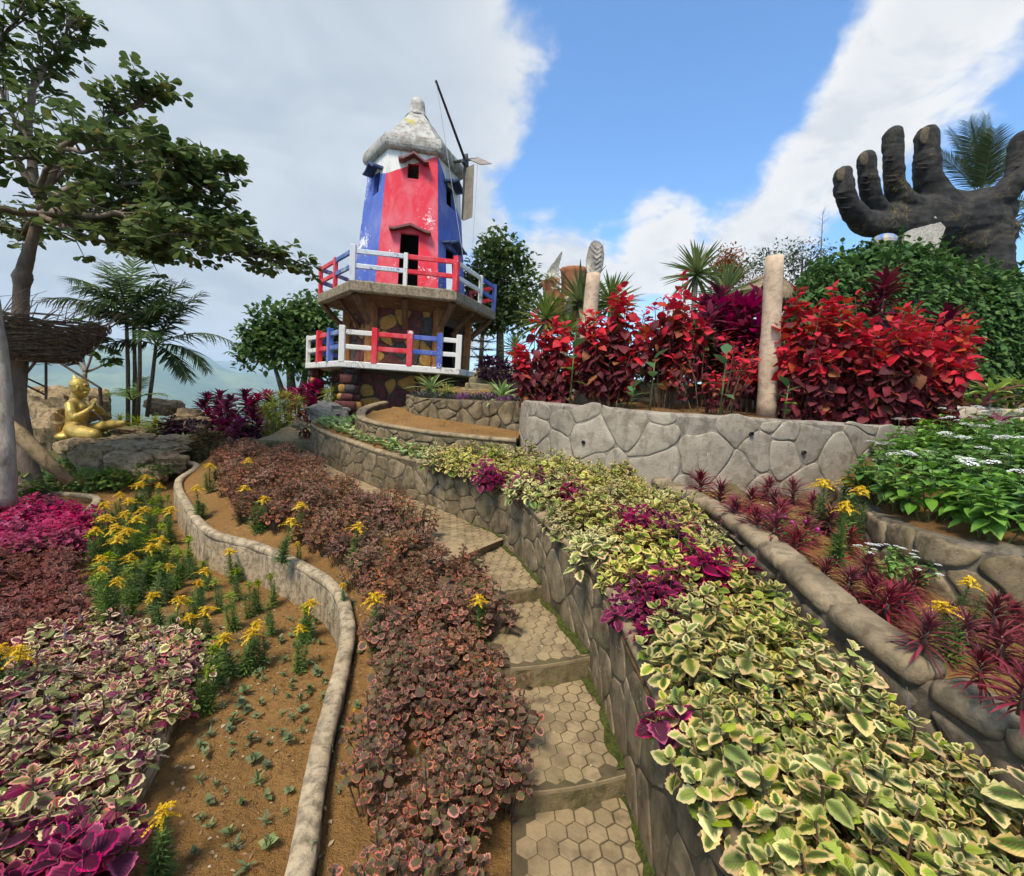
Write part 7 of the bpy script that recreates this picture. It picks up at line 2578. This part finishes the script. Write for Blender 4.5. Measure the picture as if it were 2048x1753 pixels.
ob('leaning_log', MB().tube([P(-40, 815, 5.6), P(40, 870, 5.7), P(95, 925, 5.8), P(140, 965, 5.9)], [.10, .09, .08, .06], 10, wob=.12).mesh('leaning_log', M_ROCK, True), label='mossy log leaning across the foot of the left tree', cat='log')
limb_tree('small_tree', 'small green tree behind the golden statue', [(166, 800, 9.6, .05), (168, 765, 9.6, .05), (170, 745, 9.6, .04)],
          [[(170, 745, 9.6, .03), (150, 715, 9.6, .02), (140, 690, 9.6, .01)], [(170, 745, 9.6, .03), (185, 710, 9.5, .02), (200, 680, 9.5, .01)], [(170, 745, 9.6, .03), (200, 730, 9.7, .02), (235, 715, 9.8, .01)], [(170, 745, 9.6, .03), (165, 700, 9.8, .02), (180, 660, 9.8, .01)]],
          .45, 8, .16, M_TREE3, T_OV, M_BARKP, 79, 9)


def clump_tree(name, label, base, stems, crowns, nleaf, L, mat, seed, tpl=T_OV, r_cl=.32, mbark=None):
    """crowns: (px, py, depth, rx px, ry px); leaves gathered in clumps around the crown shell"""
    rg2 = random.Random(seed)
    o0 = P(*base)
    root = ob(name, None, loc=o0, label=label, cat='tree')
    tb = MB()
    for st in stems:
        tb.tube([P(*q[:3]) - o0 for q in st], [q[3] for q in st], 8, wob=.08)
    fr = []
    tot = sum(c_[3] * c_[4] for c_ in crowns)
    for (px, py, Y, rx, ry) in crowns:
        c_ = P(px, py, Y) - o0
        sx, sz = rx * Y / 900, ry * Y / 900
        ncl = int(nleaf * rx * ry / tot / 22)
        for _ in range(ncl):
            p = ball(rg2)
            p = p / np.linalg.norm(p) * (rg2.random() ** .35)
            q = np.array(c_) + p * np.array([sx, min(sx, sz), sz])
            if rg2.random() < .12:
                tb.tube([tuple(np.array(c_) * .9), tuple(q)], [.02, .008], 4, caps=False)
            for _k in range(22):
                e = ball(rg2) * r_cl
                d = p * .6 + ball(rg2) + np.array([0, 0, .15])
                fr.append(frames_to(q + e, d, UPV, L * rg2.uniform(.7, 1.2), 1.0))
    ob('trunk', tb.mesh('trunk', mbark or M_BARK, True), root)
    ob('crown', MB().leaves(tpl, fr).mesh('crown', mat, True), root)
    return root


clump_tree('broadleaf_tree', 'dense round green tree left of the windmill', (585, 800, 15), [[(585, 800, 15, .16), (580, 740, 15, .12), (560, 690, 15, .06)], [(600, 800, 15, .12), (612, 740, 15, .10), (630, 680, 15, .05)], [(570, 800, 15, .1), (545, 720, 15, .05)]],
           [(560, 665, 15, 55, 45), (620, 640, 15, 60, 40), (650, 690, 15.5, 50, 45), (600, 700, 14.6, 75, 45), (520, 690, 15, 38, 30), (660, 730, 16, 40, 30), (500, 715, 15.2, 25, 18)], 7000, .19, M_TREE2, 31, r_cl=.42)
clump_tree('broadleaf_tree', 'upright green tree just right of the windmill', (1000, 720, 12.8), [[(1000, 730, 12.8, .12), (1000, 600, 12.8, .08), (1000, 500, 12.8, .03)]],
           [(1000, 500, 12.8, 38, 38), (985, 545, 12.8, 52, 42), (1030, 560, 12.8, 42, 45), (990, 610, 12.8, 58, 45), (1035, 620, 13, 40, 40), (970, 640, 13, 40, 40), (955, 575, 13, 30, 45)], 5200, .14, M_TREE3, 32, r_cl=.34)
clump_tree('wispy_tree', 'thin feathery grey-green tree behind the thatched hut', (1560, 600, 14), [[(1560, 620, 14, .08), (1565, 540, 14, .04)], [(1600, 600, 14, .05), (1605, 520, 14, .02)]],
           [(1520, 530, 14, 34, 26), (1570, 520, 14, 40, 26), (1625, 515, 14, 38, 20), (1600, 545, 14, 50, 24)], 2000, .09, M_WISP, 33, T_TINY, .35)
clump_tree('orange_tree', 'small round shrub with orange leaf tips behind the yuccas', (1458, 600, 11), [[(1458, 620, 11, .06), (1458, 540, 11, .03)]],
           [(1455, 530, 11, 34, 28), (1465, 560, 11, 30, 28), (1445, 555, 11, 30, 25)], 2600, .07, M_ORANGE, 34, T_TINY, .2)
rg = random.Random(66)
tb = MB().tube([P(1640, 560, 13), P(1643, 480, 13), P(1646, 422, 13)], [.02, .012, .004], 5)
for k in range(26):
    a = rg.random() * 6.28
    p = P(1641 + 5 * k / 26, 540 - 118 * k / 26, 13)
    tb.tube([p, p + Vector((.16 * math.cos(a), .16 * math.sin(a), .12))], [.006, .002], 3, caps=False)
ob('flower_stalk', tb.mesh('flower_stalk', M_WISP), label='tall thin dry flower stalk against the sky right of the thatched hut', cat='plant')

# norfolk pine behind the windmill
b0 = P(962, 720, 17)
PN = ob('pine_tree', None, loc=b0, label='dark layered pine partly hidden behind the windmill', cat='tree')
ob('trunk', MB().tube([(0, 0, -.5), (0, 0, 3.0)], [.10, .03], 8).mesh('trunk', M_BARK, True), PN)
fr = []
pb_ = MB()
for k in range(9):
    z = .1 + .3 * k
    for q in range(7):
        a = q * .9 + k * .5
        ln_ = 1.25 * (1 - k / 11)
        prev = None
        for s_ in range(9):
            t = s_ / 8
            p = np.array([math.cos(a) * ln_ * t, math.sin(a) * ln_ * t, z + .28 * t * t - .12 * t])
            if prev is not None:
                pb_.tube([prev, p], [.02 * (1 - t) + .006] * 2, 4, caps=False)
            prev = p
            for j in range(10):
                d = np.array([math.cos(a), math.sin(a), .3]) * .7 + ball(rg)
                fr.append(frames_to(p, d, UPV, .13, .35))
ob('crown', pb_.leaves(T_BLADE, fr).mesh('crown', M_PINE, True), PN)


# ------------------------------------------------------------------ palms
def frond(p0, d0, L, nl, ll, droop, b_, fr, rg2, w=.5, hang=.3):
    """arching frond: stalk into b_, leaflet frames into fr"""
    d = Vector(d0).normalized()
    p = Vector(p0)
    pts = [p.copy()]
    n = 14
    side = d.cross(Vector((0, 0, 1)))
    side = side.normalized() if side.length > 1e-3 else Vector((1, 0, 0))
    for i in range(n):
        p = p + d * (L / n)
        d = (d + Vector((0, 0, -droop / n * (.5 + i / n)))).normalized()
        pts.append(p.copy())
    b_.tube(pts, [.016 * (1 - .85 * i / n) + .002 for i in range(n + 1)], 5, caps=False, mi=1)
    for k in range(nl):
        t = .14 + .86 * k / nl
        i = min(n - 1, int(t * n))
        q = pts[i].lerp(pts[i + 1], t * n - i)
        ax_ = (pts[i + 1] - pts[i]).normalized()
        up_ = side.cross(ax_)
        sc = math.sin(math.pi * (.12 + .80 * t)) ** .7
        for sg in (-1, 1):
            e = side * sg * (1 - .3 * t) + ax_ * (.45 + .5 * t) + up_ * (.22) + Vector((0, 0, -hang * rg2.random()))
            fr.append(frames_to(np.array(q), np.array(e), np.array(up_), ll * sc * rg2.uniform(.85, 1.1), w))


def palm_part(parent, loc, spec, L, nl, ll, mat, seed, mst, w=.5, hang=.3):
    """one frond object per entry of spec: (azimuth, elevation, length factor, droop)"""
    rg2 = random.Random(seed)
    for (az_, el, k, dr) in spec:
        b_ = MB()
        fr = []
        d = (math.cos(R_(az_)) * math.cos(R_(el)), math.sin(R_(az_)) * math.cos(R_(el)), math.sin(R_(el)))
        frond((0, 0, 0), d, L * k, nl, ll, dr, b_, fr, rg2, w, hang)
        ob('frond', b_.leaves(T_BLADE, fr).mesh('frond', [mat, mst], True), parent, loc=loc)


CB = P(262, 835, 9.4)
PC = ob('palm_clump', None, loc=CB, label='clump of slender palms with feathery fronds left of the valley view', cat='palm')
for i, (bx, by, tx, ty, Y, spec) in enumerate([
        (256, 838, 252, 620, 9.4, [(175, 40, 1.1, .9), (150, 60, 1.0, .7), (95, 78, .9, .3), (20, 55, .8, .9), (200, 12, 1.0, .5), (-60, 45, .9, 1.2), (250, 40, .7, 1.3)]),
        (268, 835, 268, 655, 9.5, [(165, 30, 1.0, 1.0), (60, 62, .9, .7), (0, 45, .9, 1.0), (-100, 35, .8, 1.2), (120, 50, .8, .8)]),
        (275, 832, 280, 660, 9.3, [(10, 60, 1.0, .7), (-20, 42, .9, .9), (100, 70, .8, .5), (190, 40, .8, 1.1), (-90, 50, .7, 1.2)]),
        (294, 820, 312, 690, 9.5, [(15, 62, 1.1, .7), (5, 30, 1.25, 1.3), (-5, 8, 1.0, 1.6), (150, 55, .9, .9), (-60, 30, .9, 1.4), (60, 70, .9, .6), (200, 15, .7, 1.2), (-20, -15, .9, 1.2)])]):
    a, c_ = P(bx, by, Y) - CB, P(tx, ty, Y) - CB
    ob('trunk', MB().tube([a - Vector((0, 0, .15)), a.lerp(c_, .5) + Vector((.02, 0, 0)), c_], [.04, .036, .03], 8).mesh('trunk', M_TWIG, True), PC)
    palm_part(PC, c_, spec, 1.35, 34, .44, M_PALM, 40 + i, M_STEMG, .85, .8)
palm_part(PC, P(262, 800, 9.2) - CB, [(170, 25, .7, 1.0), (10, 30, .7, 1.0), (90, 60, .6, .6), (-60, 40, .6, 1.0)], 1.0, 20, .28, M_TREE3, 50, M_STEMG, .8)
c1 = P(1962, 395, 15)
CP1 = ob('coconut_palm', None, loc=c1, label='coconut palm rising behind the giant hand', cat='palm')
ob('trunk', MB().tube([(0, 0, -7), (.1, 0, -3), (0, 0, 0)], [.2, .17, .14], 10).mesh('trunk', M_BARKW, True), CP1)
palm_part(CP1, (0, 0, 0), [(100, 86, 1.0, .25), (60, 72, 1.1, .5), (150, 70, .95, .5), (20, 60, 1.15, .5), (175, 50, .9, .8), (-20, 62, .95, .6), (200, 65, .9, .6), (230, 55, .8, .9), (-60, 60, .9, .8), (140, 80, .95, .35)], 2.6, 46, .62, M_COCO, 51, M_STEMG, .55, .1)
c2 = P(2100, 420, 13)
CP2 = ob('coconut_palm', None, loc=c2, label='coconut palm whose hanging fronds show at the right edge below the thumb', cat='palm')
ob('trunk', MB().tube([(0, 0, -6), (.1, 0, 0)], [.2, .14], 10).mesh('trunk', M_BARKW, True), CP2)
palm_part(CP2, (0, 0, 0), [(190, 10, 1.0, 1.6), (170, 25, 1.0, 1.4), (230, 20, 1.0, 1.5), (150, 0, .9, 1.3), (100, 40, 1, 1), (30, 40, 1, 1), (-40, 30, 1, 1.2), (200, -15, .9, 1.0)], 2.3, 40, .6, M_COCO, 52, M_STEMG, .5, .5)

# ------------------------------------------------------------------ thatched hut
hc = P(1530, 612, 9.6)
HUT = ob('thatched_hut', None, loc=hc, label='little thatched hut roof behind the plain post', cat='hut')
ob('roof', MB().lathe([(.66, -.02), (.70, .02), (.56, .26), (.36, .46), (.16, .58), (.03, .62)], 20, (0, 0, 0), .05).mesh('roof', M_THATCH, True), HUT)
fr = []
rg = random.Random(13)
for _ in range(700):
    a, t = rg.random() * 6.28, rg.random()
    r, z = .18 + .52 * t, .60 - .56 * t ** 1.5
    d = np.array([math.cos(a) * .7, math.sin(a) * .7, -.75]) + ball(rg) * .15
    fr.append(frames_to(np.array([r * math.cos(a), r * math.sin(a), z]), d, UPV, rg.uniform(.15, .26), .35))
th = ob('thatch', MB().leaves(T_BLADE, fr).mesh('thatch', M_THATCH, False), HUT, kind='stuff')
for (x, y) in ((-.45, -.3), (.5, -.25), (-.4, .4), (.45, .4)):
    ob('hut_post', MB().tube([(x, y, -1.0), (x, y, .15)], .035, 7).mesh('hut_post', M_POST, True), HUT)
q = P(1768, 486, 11.0)
db = MB()
ellipsoid(db, q, (.28, .28, .2))
ob('painted_dome', db.mesh('painted_dome', plain('dome_blue', (.03, .16, .5), (.55, .42, .12), 2.2)), label='blue and yellow dome peeping over the hedge under the hand', cat='dome')

# low greenery under the left tree, behind the statue and at the head of the goldenrod bed
LB = [bush('green_bush', 1140 + i, .30, .34, 330, .075, M_TREE3) for i in range(2)]
rg = random.Random(99)
for (px, py, Y, sc, lab) in ((90, 940, 6.6, 1.0, 'low green bush at the foot of the left tree'), (120, 920, 7.2, .9, 'low green bush between the left tree and the dark boulder'), (180, 955, 6.7, .9, 'low green bush behind the goldenrod clump, left one'), (235, 950, 6.8, .9, 'low green bush behind the goldenrod clump, middle one'),
                             (300, 940, 6.9, .8, 'low green bush behind the goldenrod clump, right one'), (55, 830, 9.0, 1.5, 'green bush behind the left tree trunk'), (215, 830, 9.6, 1.0, 'green bush between the statue and the palm clump'), (330, 925, 7.2, .7, 'low green bush at the start of the winding kerb'), (20, 960, 6.0, 1.2, 'green bush at the left picture edge under the log')):
    c_ = P(px, py, Y)
    gz = max(ground_at(c_.x, c_.y), zat('B3', c_.x, c_.y, -9))
    ob('green_bush', rg.choice(LB), loc=(c_.x, c_.y, max(gz - .03, min(c_.z - .2, gz + .2))), rot=(0, 0, rg.random() * 6), scale=sc, label=lab, cat='bush')
